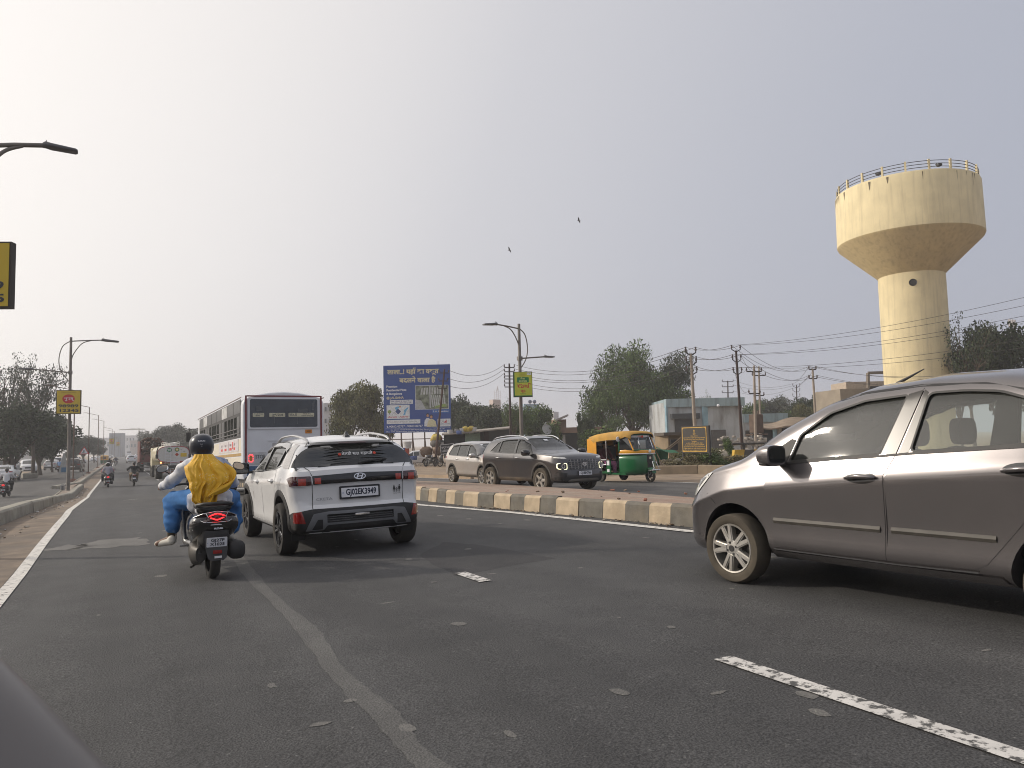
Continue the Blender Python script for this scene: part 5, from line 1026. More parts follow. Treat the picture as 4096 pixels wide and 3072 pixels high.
# ------------------------------------------------------------------ bus
BUSW = M('bus_white', (.70, .72, .76), .45, var=.06, scale=2, bump=.12, bscale=5, dirt=.25, dirtcol=(.50, .50, .50)); CREAM = M('bus_cream', (.74, .68, .56), .45, var=.05, scale=2, dirt=.3, dirtcol=(.5, .42, .33))
MAROON = M('maroon', (.16, .014, .02), .5, var=.15); BLUEP = M('bus_blue', (.035, .10, .22), .5, var=.15, dirt=.3); GREYG = M('grey_film', (.11, .11, .115), .35, var=.15, scale=2, coat=.3); ORNG = M('orange_plate', (.62, .22, .015), .6)
GOLD = M('gold_band', (.42, .26, .08), .5); WINF = M('window_frame_dark', (.02, .02, .022), .5)
def boxbody(mb, w, z0, z1, crown, secs, mi=0):     # rounded box along y: secs = (y, width factor, z shift top)
    P = [(-.98, z0), (-1, z0 + .08)] + [(-1, z0 + (z1 - z0) * k / 6) for k in range(1, 6)] + [(-1, z1 - .12), (-.985, z1 - .03), (-.93, z1 + crown * .25), (-.7, z1 + crown * .62), (-.35, z1 + crown * .92), (0, z1 + crown)]
    P = P + [(-x, z) for x, z in P[:-1][::-1]]; rows = [[(x * w * f, y, z + (dz if z > (z0 + z1) / 2 else 0)) for x, z in P] for y, f, dz in secs]
    mb.grid(rows, mi, close=True); n = len(P)
    for r, rev in ((0, 1), (len(rows) - 1, 0)):
        o = len(mb.v) - len(rows) * n + r * n; f = tuple(range(o, o + n)); mb.f.append(f[::-1] if rev else f); mb.m.append(mi)
def make_bus(label, loc, rz, full=True):
    t = thing('bus', label, 'bus', loc, rz, 'buses'); mb = MB(); w = 1.22
    boxbody(mb, w, .46, 2.80, .26, [(0, .975, -.03), (.03, .99, 0), (.10, 1, 0), (12.2, 1, 0), (12.4, .98, 0), (12.5, .93, -.1)]); b = mb.build('body', BUSW, t, 35)
    def side(poly, off, mat, nm, par, sd=-1, th=.006):
        mb = MB(); mb.prism(poly, off - th, off, Matrix(((0, 0, sd, 0), (1, 0, 0, 0), (0, 1, 0, 0), (0, 0, 0, 1))), 0); return mb.build(nm, mat, par)
    R_ = lambda x0, y0, x1, y1: [(x0, y0), (x1, y0), (x1, y1), (x0, y1)]
    for sd in (-1, 1):
        side(R_(.25, .75, 12.1, 1.12), w + .003, CREAM, 'skirt_panel', t, sd); side(R_(.25, 1.27, 12.1, 1.66), w + .003, CREAM, 'side_panel', t, sd); side(R_(.2, 1.15, 12.1, 1.24), w + .008, GOLD, 'gold_band', t, sd)
        side(R_(.30, 1.70, 11.6, 2.86), w + .002, WINF, 'window_band', t, sd); side(R_(.1, 2.885, 12.1, 2.92), w + .02, M('drip_rail', (.10, .07, .06)), 'drip_rail', t, sd)
        for k in range(8):
            y0 = .40 + 1.4 * k
            side(R_(y0, 2.46, y0 + 1.3, 2.84), w + .008, [GREYG, GREYG, GREYG, PLW][0 if k not in (3, 7) else 0] if k % 4 != 2 else M('poster_white', (.5, .5, .5), .5, var=.4, scale=3), 'top_window', t, sd)
            for q in range(2):
                g_ = side(R_(y0 + .08 + q * .64, 1.78, y0 + .58 + q * .64, 2.36), w + .008, GL_D if (k + q) % 3 else GREYG, 'window', t, sd)
        for z in (1.84, 1.98): side(R_(.4, z, 11.5, z + .025), w + .03, STEEL, 'window_bar', t, sd)
    if full:
        ad = side(R_(.7, 1.30, 5.2, 1.68), w + .010, M('advert_white', (.60, .56, .57), .6), 'advert', t); mb = MB()
        T = Matrix(((0, 0, -1, -w - .012), (-1, 0, 0, 0), (0, 1, 0, 0), (0, 0, 0, 1)))
        for x, wd, c in ((-1.5, .32, 0), (-2.35, .5, 0), (-3.5, .5, 0), (-4.4, .4, 0)):
            mb.prism(rrect(x - wd / 2, 1.36, x + wd / 2, 1.44, .01), 0, .001, T, 0); put_text(mb, 'CENTURY' if c else 'GUJARAT', x, 1.53, .10, T, 1, w=wd * .8)
        mb.prism(rrect(-1.95, 1.40, -1.75, 1.62, .02), 0, .0012, T, 0); put_text(mb, 'SALE', -1.85, 1.51, .09, T, 2, w=.16); mb.prism(ell(-2.75, 1.5, .03, .16, 14), 0, .001, T, 3)
        mb.build('advert_lettering', [M('advert_red', (.62, .06, .05)), M('advert_grey', (.22, .15, .18)), PLW, M('advert_violet', (.12, .04, .10))], ad)
    # rear wall
    T = frame((0, -.002, 0), (1, 0, 0), (0, 0, 1))
    def back(poly, z, mat, nm, par=None, th=.012):
        mb = MB(); mb.prism(poly, z - th, z, T); return mb.build(nm, mat, par or t)
    fr = MB()
    for a, c in (((-1.12, .86), (-1.12, 2.95)), ((1.12, .86), (1.12, 2.95))): fr.prism(R_(a[0] - .025, a[1], c[0] + .025, c[1]), 0, .012, T)
    fr.prism(R_(-1.10, 2.915, 1.10, 2.955), 0, .014, T); fr.build('maroon_frame', MAROON, t)
    back(rrect(-1.07, 1.94, 1.06, 2.88, .05), .03, BUSW, 'window_surround'); rw = back(rrect(-1.01, 1.99, 1.0, 2.84, .05), .036, M('bus_glass', (.03, .036, .045), .06, coat=.6, var=.25, scale=3), 'rear_window')
    if full:
        mb = MB(); T3 = T @ Matrix.Translation((0, 0, .038))
        for x0, x1 in ((-.45, .02), (.12, .90), (-.93, -.60)): mb.prism(rrect(x0, 2.30, x1, 2.42, .02), 0, .001, T3, 0)
        T4 = T3 @ Matrix.Translation((0, 0, .002)); put_text(mb, 'ગુજરાત', -.215, 2.36, .11, T4, 1, w=.34); put_text(mb, 'એસ.ટી', .26, 2.36, .11, T4, 1, w=.22); put_text(mb, 'Web Site', .68, 2.39, .045, T4, 1, w=.24); put_text(mb, 'www.gsrtc.in', .68, 2.335, .05, T4, 1, w=.36); put_text(mb, 'Toll Free', -.765, 2.39, .045, T4, 1, w=.25); put_text(mb, '1800', -.80, 2.335, .05, T4, 1, w=.15)
        for x, z, a, h in ((-.75, 2.55, .16, .07), (.55, 2.50, .30, .05), (.86, 2.62, .04, .12), (-.30, 2.20, .02, .10), (.38, 2.18, .02, .10)): mb.prism(rrect(x - a / 2, z - h, x + a / 2, z + h, .01), -.0005, .0002, T3, 2)
        mb.build('banner', [M('banner_cream', (.55, .53, .40), .6), M('banner_ink', (.03, .04, .05)), M('inside_shape', (.10, .11, .12), .7)], rw)
    back(R_(-1.09, .46, 1.09, .84), .006, BLUEP, 'lower_panel'); mb = MB(); mb.box((0, .02, .42), (2.3, .2, .2), bev=.03); mb.build('rear_bumper', BLK, t)
    dr = back(R_(-.50, .9, .48, 1.58), .008, BUSW, 'engine_door'); back(R_(-.50, 1.58, .50, 1.605), .03, BUSW, 'ledge', dr); back(rrect(-.36, 1.10, .36, 1.52, .03), .012, M('pale_poster', (.42, .42, .42), .7, var=.2, scale=5), 'poster', dr)
    for s in (-1, 1):
        pn = back(R_(s * .79 - .26, .88, s * .79 + .26, 1.25), .010, M('stop_panel', (.50, .51, .53), .5), 'lamp_panel')
        if full:
            mb = MB(); T5 = T @ Matrix.Translation((0, 0, .014)); lx = s * .98
            for k in range(22):
                a = 2 * math.pi * k / 22; mb.box((lx + .062 * math.copysign(abs(math.cos(a)) ** .6, math.cos(a)), 1.07 + .105 * math.copysign(abs(math.sin(a)) ** .6, math.sin(a)), .004), (.018, .022, .008), 0, T5)
            mb.build('brake_light', M('led_red', (1, .06, .07), emit=2.2), pn); mb = MB(); mb.prism(rrect(lx - .035, .99, lx + .035, 1.15, .01), 0, .004, T5); mb.build('indicator', ORNG, pn)
            mb = MB(); put_text(mb, 'STOP', s * .71, 1.11, .15, T5, 0, w=.28); mb.build('lettering', M('ink_grey', (.10, .11, .12)), pn)
        else:
            mb = MB(); mb.box((s * .95, 1.07, .01), (.12, .2, .02), 0, T); mb.build('brake_light', TAILR, pn)
    if full:
        ag = back(R_(.63, 1.79, .83, 1.905), .012, ORNG, 'orange_plate'); mb = MB(); put_text(mb, 'AGS', .73, 1.847, .075, T @ Matrix.Translation((0, 0, .014)), 0, w=.13); mb.build('lettering', M('ink_orange', (.16, .06, .02)), ag)
        mb = MB(); mb.box((0, 12.3, 2.0), (2.0, .02, 1.0)); [mb.tube([(-1.22, 12.1, 2.5), (-1.55, 12.3, 2.5), (-1.6, 12.3, 2.3)], .02, 6)]; mb.box((-1.6, 12.28, 2.15), (.2, .06, .4), bev=.03); mb.build('mirror', BLK, t)
    for y in (3.2, 9.6):
        for s in (-1, 1):
            mb = MB(); mb.lathe([(0, .02), (.60, .02), (.60, .03), (0, .03)], 30, 0, Matrix.Translation((s * 1.2, y, .5)) @ Matrix.Rotation(rad(90 * s), 4, 'Y')); mb.build('wheel_arch', BLK, t)
            wheel(t, (s * 1.09, y, .48), .48, .28, .27, s, 'cover', STEEL, RUB, False)
    mb = MB(); mb.box((0, 3, .42), (2.2, 5.5, .16)); mb.build('chassis', BLK, t); return t
bq = Vector((4.43, 24.0, 0)); bus0 = make_bus('white state bus with a maroon framed rear window between scooter and white SUV', (bq.x, bq.y, gz(bq.x, bq.y) + .02), rad(1.0)); bus0.rotation_euler.x = rad(-1.0)
far_bus = make_bus('distant pale bus far up the road in the haze', (0, 0, 0), 0, False); fb = at(516, 1826); far_bus.location = fb; far_bus.scale = (.95,) * 3
# ------------------------------------------------------------------ auto-rickshaw
YEL = M('auto_yellow', (.74, .33, .012), .38, var=.06, coat=.3, dirt=.25, dirtcol=(.45, .24, .06)); CANV = M('auto_canvas', (.50, .28, .05), .8, var=.2, scale=3, bump=.4, bscale=5, dirt=.7, dirtcol=(.42, .30, .16)); GRN = M('auto_green', (.008, .125, .040), .28, var=.08, coat=.6, dirt=.2, dirtcol=(.10, .12, .06))
def make_auto(label, loc, rz, full=True):
    t = thing('auto_rickshaw', label, 'auto rickshaw', loc, rz, 'auto rickshaws')
    mb = MB(); mb.loft([(.28, 0, .58, .64, .36, 7), (.55, 0, .60, .62, .36, 6), (.85, 0, .62, .50, .37, 4), (1.02, 0, .64, .34, .35, 3), (1.10, 0, .66, .18, .30, 2.6)], 36); mb.build('front_shield', GRN, t, 45)
    mb = MB(); mb.loft([(.30, 0, 1.04, .645, .07, 6), (.55, 0, 1.04, .625, .09, 6), (.84, 0, 1.03, .50, .095, 4), (1.0, 0, 1.02, .35, .075, 3), (1.06, 0, 1.01, .18, .05, 2.6)], 36); mb.build('yellow_band', YEL, t, 45)
    mb = MB(); mb.loft([(.285, 0, .965, .652, .022, 6), (.55, 0, .965, .634, .022, 6), (.85, 0, .965, .515, .022, 4), (1.03, 0, .965, .35, .022, 3), (1.10, 0, .965, .19, .022, 2.6)], 36); mb.build('white_stripe', PLW, t, 45)
    mb = MB(); mb.grid([[(x, 1.00 - 1.4 * max(0, abs(x) - .0) ** 2.2 * .35 - .30 * v, 1.09 + .50 * v) for x in np.linspace(-.50, .50, 13)] for v in np.linspace(0, 1, 6)]); mb.build('windscreen', GL_T, t, 60)
    fr = MB(); e_ = [[(x, 1.00 - .49 * abs(x) ** 2.2 - .30 * v, 1.09 + .50 * v) for x in np.linspace(-.52, .52, 13)] for v in (0, 1)]; fr.tube(e_[0], .022, 8); fr.tube(e_[1], .035, 8)
    for s in (-1, 1):
        fr.tube([(s * .52, .88, 1.08), (s * .52, .58, 1.60)], .022, 8, 1); fr.tube([(s * .645, .30, 1.05), (s * .63, .30, 1.62)], .028, 8, 0); fr.tube([(s * .52, .58, 1.60), (s * .63, .30, 1.62)], .03, 8, 1)
    fr.build('screen_frame', [GRN, YEL], t, 50)
    for s in (-1, 1): MB().add([(s * .53, .86, 1.10), (s * .645, .33, 1.10), (s * .63, .33, 1.56), (s * .545, .60, 1.56)], [(0, 1, 2, 3)]).build('side_window', GL_D, t)
    mb = MB(); rows = []
    for y, w_, z in ((-1.42, .50, 1.40), (-1.40, .60, 1.50), (-1.30, .66, 1.58), (-.9, .68, 1.66), (-.3, .68, 1.71), (.3, .67, 1.72), (.60, .63, 1.70), (.72, .57, 1.66), (.76, .52, 1.62)):
        rows.append([(-w_, y, z - .24 - (.03 if y < .4 else -.08)), (-w_ * 1.01, y, z - .16), (-w_ * .99, y, z - .07), (-w_ * .92, y, z - .012), (-w_ * .6, y, z + .02), (0, y, z + .03), (w_ * .6, y, z + .02), (w_ * .92, y, z - .012), (w_ * .99, y, z - .07), (w_ * 1.01, y, z - .16), (w_, y, z - .24 - (.03 if y < .4 else -.08))])
    mb.grid(rows); mb.grid([[(p[0] * .97, p[1], p[2] - .02) for p in r] for r in rows], 1); mb.build('canopy', [CANV, DARKIN], t, 60)
    for s in (-1, 1): mb = MB(); mb.prism(rrect(-1.36, .84, -.86, 1.50, .03), -.01, .01, Matrix(((0, 0, s, s * .665), (1, 0, 0, 0), (0, 1, 0, 0), (0, 0, 0, 1)))); mb.build('rear_quarter', YEL, t)
    mb = MB(); mb.box((0, -1.39, 1.16), (1.28, .03, .66), bev=.01); mb.build('rear_curtain', YEL, t)
    mb = MB(); mb.box((0, -1.395, 1.22), (.6, .05, .28), bev=.02); mb.build('rear_window', GL_D, t)
    mb = MB(); so = rounded([(-1.40, .30), (-.18, .30), (-.18, .82), (-1.40, .84)], .05); mb.box((0, -1.37, .58), (1.24, .06, .54), bev=.03)
    for s in (-1, 1):
        Tm = Matrix(((0, 0, s, s * .64), (1, 0, 0, 0), (0, 1, 0, 0), (0, 0, 0, 1)))
        for pl in ([(-1.40, .30), (-1.18, .30), (-1.18, .86), (-1.40, .86)], [(-.36, .30), (-.16, .30), (-.16, .74), (-.36, .74)], [(-1.18, .30), (-.36, .30), (-.36, .40), (-.50, .36), (-1.04, .36), (-1.18, .42)]): mb.prism(pl, -.015, .015, Tm)
    mb.build('rear_tub', GRN, t, 40)
    mb = MB(); [mb.tube([(s * .65, -1.18, z), (s * .65, -.36, z)], .018, 8) for s in (-1, 1) for z in (.60, .76)]; mb.build('side_rail', CHROME, t, 40)
    mb = MB(); mb.box((0, -.2, .29), (1.22, 1.5, .05)); mb.build('floor', GRN, t); mb = MB(); mb.box((0, -1.0, .55), (1.15, .55, .3), bev=.05); mb.box((0, -1.22, .95), (1.1, .12, .6), bev=.05); mb.box((0, .12, .60), (.7, .3, .2), bev=.05); mb.build('seat', SEATV, t, 40)
    mb = MB(); mb.box((0, -.02, .95), (1.2, .04, 1.1)); mb.build('partition', DARKIN, t) if not full else None
    mb = MB(); [mb.tube([(s * .655, -.36, .70), (s * .655, -.36, 1.48)], .014, 8) for s in (-1, 1)]; mb.build('post', CHROME, t, 40)
    mb = MB(); mb.loft([(.82, 0, .30, .04, .03, 2), (.90, 0, .42, .12, .05, 2.4), (1.06, 0, .46, .14, .06, 2.4), (1.24, 0, .42, .12, .05, 2.4), (1.30, 0, .33, .08, .03, 2)], 20); mb.build('mudguard', GRN, t, 60)
    mb = MB(); mb.tube([(-.07, 1.10, .20), (-.07, 1.04, .50)], .02, 8); mb.tube([(.07, 1.10, .20), (.07, 1.04, .50)], .02, 8); mb.build('fork', STEEL, t)
    mb = MB(); mb.tube([(-.15, 1.14, .40), (-.16, 1.36, .40), (-.10, 1.40, .48), (-.08, 1.30, .70), (.08, 1.30, .70), (.10, 1.40, .48), (.16, 1.36, .40), (.15, 1.14, .40)], .014, 8); mb.tube([(-.2, 1.36, .42), (.2, 1.36, .42)], .022, 8); mb.build('guard', CHROME, t, 50)
    bike_wheel(t, 1.10, .215, .10, TDUST)
    for s in (-1, 1): wheel(t, (s * .52, -.80, .215), .215, .10, .12, s, 'cover', STEEL, RUB, False)
    mb = MB(); mb.ball((0, 1.12, 1.04), (.055, .05, .065)); mb.build('headlamp', LENS, t, 60); mb = MB(); mb.box((0, 1.10, .80), (.26, .03, .26), bev=.01); mb.box((0, 1.08, .62), (.24, .06, .4), bev=.02); mb.build('black_nose', BLK, t); mb = MB(); mb.box((0, 1.118, .82), (.08, .01, .08)); mb.build('badge', CHROME, t)
    if full:
        for s in (-1, 1): mb = MB(); mb.lathe([(.0, .0), (.085, .004), (.09, .02), (0, .03)], 20, 0, Matrix.Translation((s * .70, .34, 1.47)) @ Matrix.Rotation(rad(90), 4, 'X')); mb.build('mirror', PLW, t, 50)
        mb = MB(); mb.grid([[(x, .725 - .49 * abs(x) ** 2.2 + .0 + .02, 1.49 + .09 * v) for x in np.linspace(-.42, .42, 9)] for v in (0, 1)]); bn = mb.build('screen_banner', M('banner_white', (.62, .58, .58), .6), t)
        mb = MB(); put_text(mb, 'જય', -.12, 1.54, .10, frame((0, .755, 0), (-1, 0, 0), (0, 0, 1)), 0); mb.prism(ell(.02, 1.54, .05, .04, 16), 0, .001, frame((0, .752, 0), (-1, 0, 0), (0, 0, 1)), 0); put_text(mb, 'માતાજી', .24, 1.54, .08, frame((0, .74, 0), (-1, -.1, 0), (0, 0, 1)), 1); mb.build('banner_lettering', [M('decal_red', (.55, .05, .02)), PLK], bn)
        mb = MB(); mb.box((.66, -.80, .63), (.012, .16, .26), bev=.004); mb.build('blue_cloth', M('cloth_blue', (.03, .14, .5), .9), t)
        mb = MB(); [mb.tube([(s * .30 - .05, 1.02 - .1, 1.10), (s * .26 - .05, .78, 1.52)], .014, 6) for s in (-1, 1)]; mb.build('screen_bar', CHROME, t); mb = MB(); mb.box((.66, -.26, .66), (.012, .12, .16)); mb.box((.665, -.26, .40), (.01, .12, .1)); mb.build('permit_plate', PLW, t)
    return t
q = at(2380 + 1320 * .1688, 1680 + 1478 * .1688); AB = rad(187); o = Matrix.Rotation(AB, 3, 'Z') @ Vector((0, 1.10, 0)) * 1.06
auto0 = make_auto('yellow and green auto rickshaw passing behind the dark grey SUV', (q.x - o.x, q.y - o.y, gz(q.x, q.y)), AB); auto0.scale = (1.06,) * 3
DCL = M('cloth_maroon', (.10, .03, .04), .9, var=.2); GCL = M('cloth_grey', (.16, .16, .17), .9, var=.2); PNK = M('cloth_pink', (.45, .16, .32), .9, var=.5, scale=18)
fw_ = Matrix.Rotation(AB, 3, 'Z')
def in_auto(x, y, z): v = fw_ @ (Vector((x, y, z)) * 1.06); return (auto0.location.x + v.x, auto0.location.y + v.y, auto0.location.z + v.z)
rider('passenger in maroon sitting on the rear bench of the yellow auto rickshaw', in_auto(.22, -.95, -.10), AB, DCL, PNK, dict(el=(.26, .12, .98), ha=(.14, .30, .92), kn=(.14, .38, .76), an=(.14, .40, .42), toe=(.14, .52, .40)), group='people in the auto rickshaw')
rider('driver in grey shirt at the handlebar of the yellow auto rickshaw', in_auto(0, .18, -.12), AB, GCL, M('cloth_dark', (.03, .03, .035), .9), dict(el=(.28, .18, 1.05), ha=(.26, .42, 1.02), kn=(.18, .34, .78), an=(.18, .36, .44), toe=(.18, .5, .42)), group='people in the auto rickshaw')
fa = tree_copy(auto0, 'small yellow and green auto rickshaw at the divider far up the service road', at(418, 1858), 0.0)
# ------------------------------------------------------------------ trucks
TANKC = M('tank_cream', (.66, .60, .42), .35, var=.08, scale=2, coat=.2, dirt=.3, dirtcol=(.45, .38, .25)); TANKW = M('tank_white', (.64, .63, .60), .4, var=.06, dirt=.3, dirtcol=(.45, .42, .36)); REDL = M('red_line', (.34, .03, .05), .5)
def axle(t, y, R=.50, dual=True):
    for s in (-1, 1): wheel(t, (s * 1.0, y, R), R, .50 if dual else .28, .27, s, 'cover', STEEL, RUB, False)
q = at(630, 1917); tk = thing('tanker_truck', 'cream fuel tanker with painted white rear end and roof walkway', 'truck', (q.x + 1.15, q.y, q.z), rad(1), 'trucks')
mb = MB(); mb.loft([(.0, 0, 1.95, 1.16, .62, 3.2), (.03, 0, 1.95, 1.2, .68, 3.0), (7.6, 0, 1.95, 1.2, .72, 3.0), (7.7, 0, 1.95, 1.1, .6, 3)], 40); mb.build('tank', TANKC, tk, 40)
Tt = frame((0, -.004, 0), (1, 0, 0), (0, 0, 1)); mb = MB(); mb.loft([(-.03, 0, 1.95, 1.14, .61, 3.2), (0.0, 0, 1.95, 1.165, .63, 3.2)], 40); re_ = mb.build('rear_head', TANKW, tk, 40)
mb = MB(); pl = [(1.17 * math.copysign(abs(math.cos(a)) ** .62, math.cos(a)), -.035, 1.95 + .64 * math.copysign(abs(math.sin(a)) ** .62, math.sin(a))) for a in np.linspace(0, 2 * math.pi, 49)]; mb.tube(pl, .03, 6, cap=False); mb.build('rear_rim', REDL, tk, 50)
mb = MB(); Tr = Tt @ Matrix.Translation((0, 0, .03)); T2 = Tr @ Matrix.Translation((0, 0, .003)); mb.prism(ell(-.30, 2.30, .19, .18, 24), 0, .001, Tr, 0); put_text(mb, 'Jio', -.30, 2.30, .22, T2, 1)
for k in range(12): a = k * math.pi / 6; mb.prism(ell(.26 + .10 * math.cos(a), 2.32 + .10 * math.sin(a), .075, .075, 10), 0, .001 + k * .00005, Tr, 0)
mb.prism(ell(.26, 2.32, .11, .11, 20), 0, .002, Tr, 2); mb.prism(ell(.26, 2.32, .055, .055, 14), 0, .003, Tr, 1); mb.prism([(.25, 1.78), (.40, 1.93), (.25, 2.08), (.10, 1.93)], 0, .001, Tr, 3); mb.prism(rrect(.52, 1.74, .98, 2.04, .01), 0, .001, Tr, 2)
for z in (1.82, 1.89, 1.96): mb.prism(rrect(-.36, z, -.06, z + .02, .005), 0, .001, Tr, 4)
put_text(mb, 'bp', .58, 2.33, .12, T2, 4); put_text(mb, 'HSD', .80, 2.18, .09, T2, 5); mb.build('tank_lettering', [M('logo_green', (.06, .22, .10)), PLW, M('logo_yellow', (.65, .45, .03)), M('hazard_red', (.40, .05, .02)), M('ink_pale', (.35, .35, .36)), PLK], re_)
mb = MB()
for x in (-.62, -.20): mb.bar((x, -.10, .45), (x, -.10, 2.75), .035, .035)
for k in range(9): mb.bar((-.62, -.10, .6 + .25 * k), (-.20, -.10, .6 + .25 * k), .025, .025)
mb.build('ladder', PLW, tk)
mb = MB(); [mb.tube([(s * .45, y, 2.62), (s * .45, y, 2.95)], .02, 6) for s in (-1, 1) for y in (.3, 2.5, 4.8, 7)]; [mb.tube([(s * .45, .3, z), (s * .45, 7, z)], .02, 6) for s in (-1, 1) for z in (2.8, 2.95)]; mb.box((0, 3.6, 2.64), (.9, 7, .04)); [mb.lathe([(0, 0), (.3, 0), (.3, .22), (0, .25)], 16, 0, Matrix.Translation((0, y, 2.66))) for y in (1.2, 3.6, 6)]; mb.build('walkway', TANKW, tk)
mb = MB(); mb.box((0, .05, 1.0), (2.4, .08, .30)); mb.build('bumper_board', TANKW, tk); mb = MB(); put_text(mb, 'Horn  Please', .35, 1.0, .20, frame((0, .0, 0), (1, 0, 0), (0, 0, 1)), 0, w=1.25, shear=.25); mb.prism(ell(-.62, 1.0, .09, .07, 16), 0, .003, frame((0, .004, 0), (1, 0, 0), (0, 0, 1)), 1); mb.build('board_lettering', [M('letter_blue', (.10, .12, .25)), REDL], tk)
for s in (-1, 1):
    mb = MB(); mb.box((s * .75, .0, 1.30), (.5, .1, .20)); lb = mb.build('lamp_board', M('lamp_board', (.30, .13, .04), .6, var=.3, scale=8), tk)
    mb = MB(); mb.box((s * .92, -.055, 1.31), (.11, .02, .13), bev=.01); mb.build('tail_lamp', M('lamp_amber', (1, .42, .16), emit=2.5) if s < 0 else TAILR, lb)
    mb = MB(); mb.tube([(s * 1.12, -.05, 2.55), (s * 1.22, -.05, 2.25), (s * 1.22, -.05, 1.95)], .045, 8); mb.box((s * 1.22, -.05, 1.8), (.2, .1, .34), bev=.03); mb.build('hose_bag', BLK, tk)
num_plate(tk, 'B', (.15, -.03, 1.32), .65, .22, [' ']); mb = MB(); mb.box((0, .1, .55), (2.3, .1, .12)); mb.box((.2, .04, .72), (1.4, .04, .10)); mb.build('under_bar', M('red_white_bar', (.42, .20, .16), .6, var=.5, scale=4), tk); mb = MB(); mb.box((0, 4, .95), (.9, 9, .25)); mb.box((-.9, 4.2, .8), (.4, 1.6, .5), bev=.05); mb.build('chassis', BLK, tk)
for y in (1.0, 2.3, 7.0, 8.9): axle(tk, y)
mb = MB(); boxbody(mb, 1.2, .7, 2.5, .1, [(8.2, .97, 0), (8.3, 1, 0), (9.9, 1, 0), (10.1, .95, -.2)]); cb = mb.build('cab', TANKC, tk, 35); mb = MB(); mb.box((-1.22, 9.3, 1.95), (.03, .9, .6), bev=.01); mb.build('window', GL_D, cb)
MTL = M('truck_maroon', (.15, .035, .028), .6, var=.25, scale=3, dirt=.4, dirtcol=(.12, .08, .06)); LOGM = M('log_bark', (.10, .055, .035), .95, var=.5, scale=6, isl=.6)
q = at(562, 1890); lg = thing('cargo_truck', 'maroon truck piled high with rough logs in front of the tanker', 'truck', (q.x + 1.1, q.y, q.z), rad(1), 'trucks')
mb = MB(); mb.box((0, .04, 1.55), (2.4, .08, .75)); mb.box((-1.18, 3.0, 2.3), (.06, 6, 2.2)); mb.box((1.18, 3.0, 2.3), (.06, 6, 2.2)); mb.box((0, 3, 1.2), (2.4, 6, .12)); mb.box((-1.14, .0, 2.3), (.12, .12, 2.2)); mb.box((1.14, .0, 2.3), (.12, .12, 2.2)); mb.build('cargo_bed', MTL, lg)
mb = MB(); mb.box((0, 0, .95), (2.2, .1, .25)); mb.box((0, .02, .55), (2.2, .1, .14)); mb.build('rear_bar', M('bar_grey', (.16, .15, .14), .7, var=.3), lg); mb = MB(); mb.box((0, 3.5, .85), (.9, 7.5, .3)); mb.build('chassis', BLK, lg); num_plate(lg, 'B', (.1, -.06, .70), .6, .14, [' '])
for y in (1.2, 5.8): axle(lg, y)
mb = MB(); boxbody(mb, 1.15, .7, 2.5, .15, [(6.2, .97, 0), (6.3, 1, 0), (7.7, 1, 0), (7.9, .95, -.1)]); mb.build('cab', MTL, lg, 35)
for s in (-1, 1): mb = MB(); mb.box((s * .95, -.06, .98), (.2, .04, .12)); mb.build('tail_lamp', TAILR, lg)
mb = MB()
for _ in range(230):
    y = rng.uniform(.05, 5.8) if rng.random() < .5 else rng.uniform(0, .5); x = rng.uniform(-1.0, 1.0); z = rng.uniform(1.4, 3.3 + .5 * math.cos(x * 1.2)); a = rng.uniform(-.35, .35); l = rng.uniform(.4, 1.0); r = rng.uniform(.06, .15); d = Vector((math.sin(a) * .5, math.cos(a), rng.uniform(-.3, .3))) * l
    mb.tube([Vector((x, y, z)) - d * .2, Vector((x, y, z)) + d * .8], [r, r * .9], 7)
lo = mb.build('log_pile', LOGM, None, 40); lo.location = lg.location; tag(lo, 'rough brown logs heaped on the maroon truck', 'logs', kind='stuff')
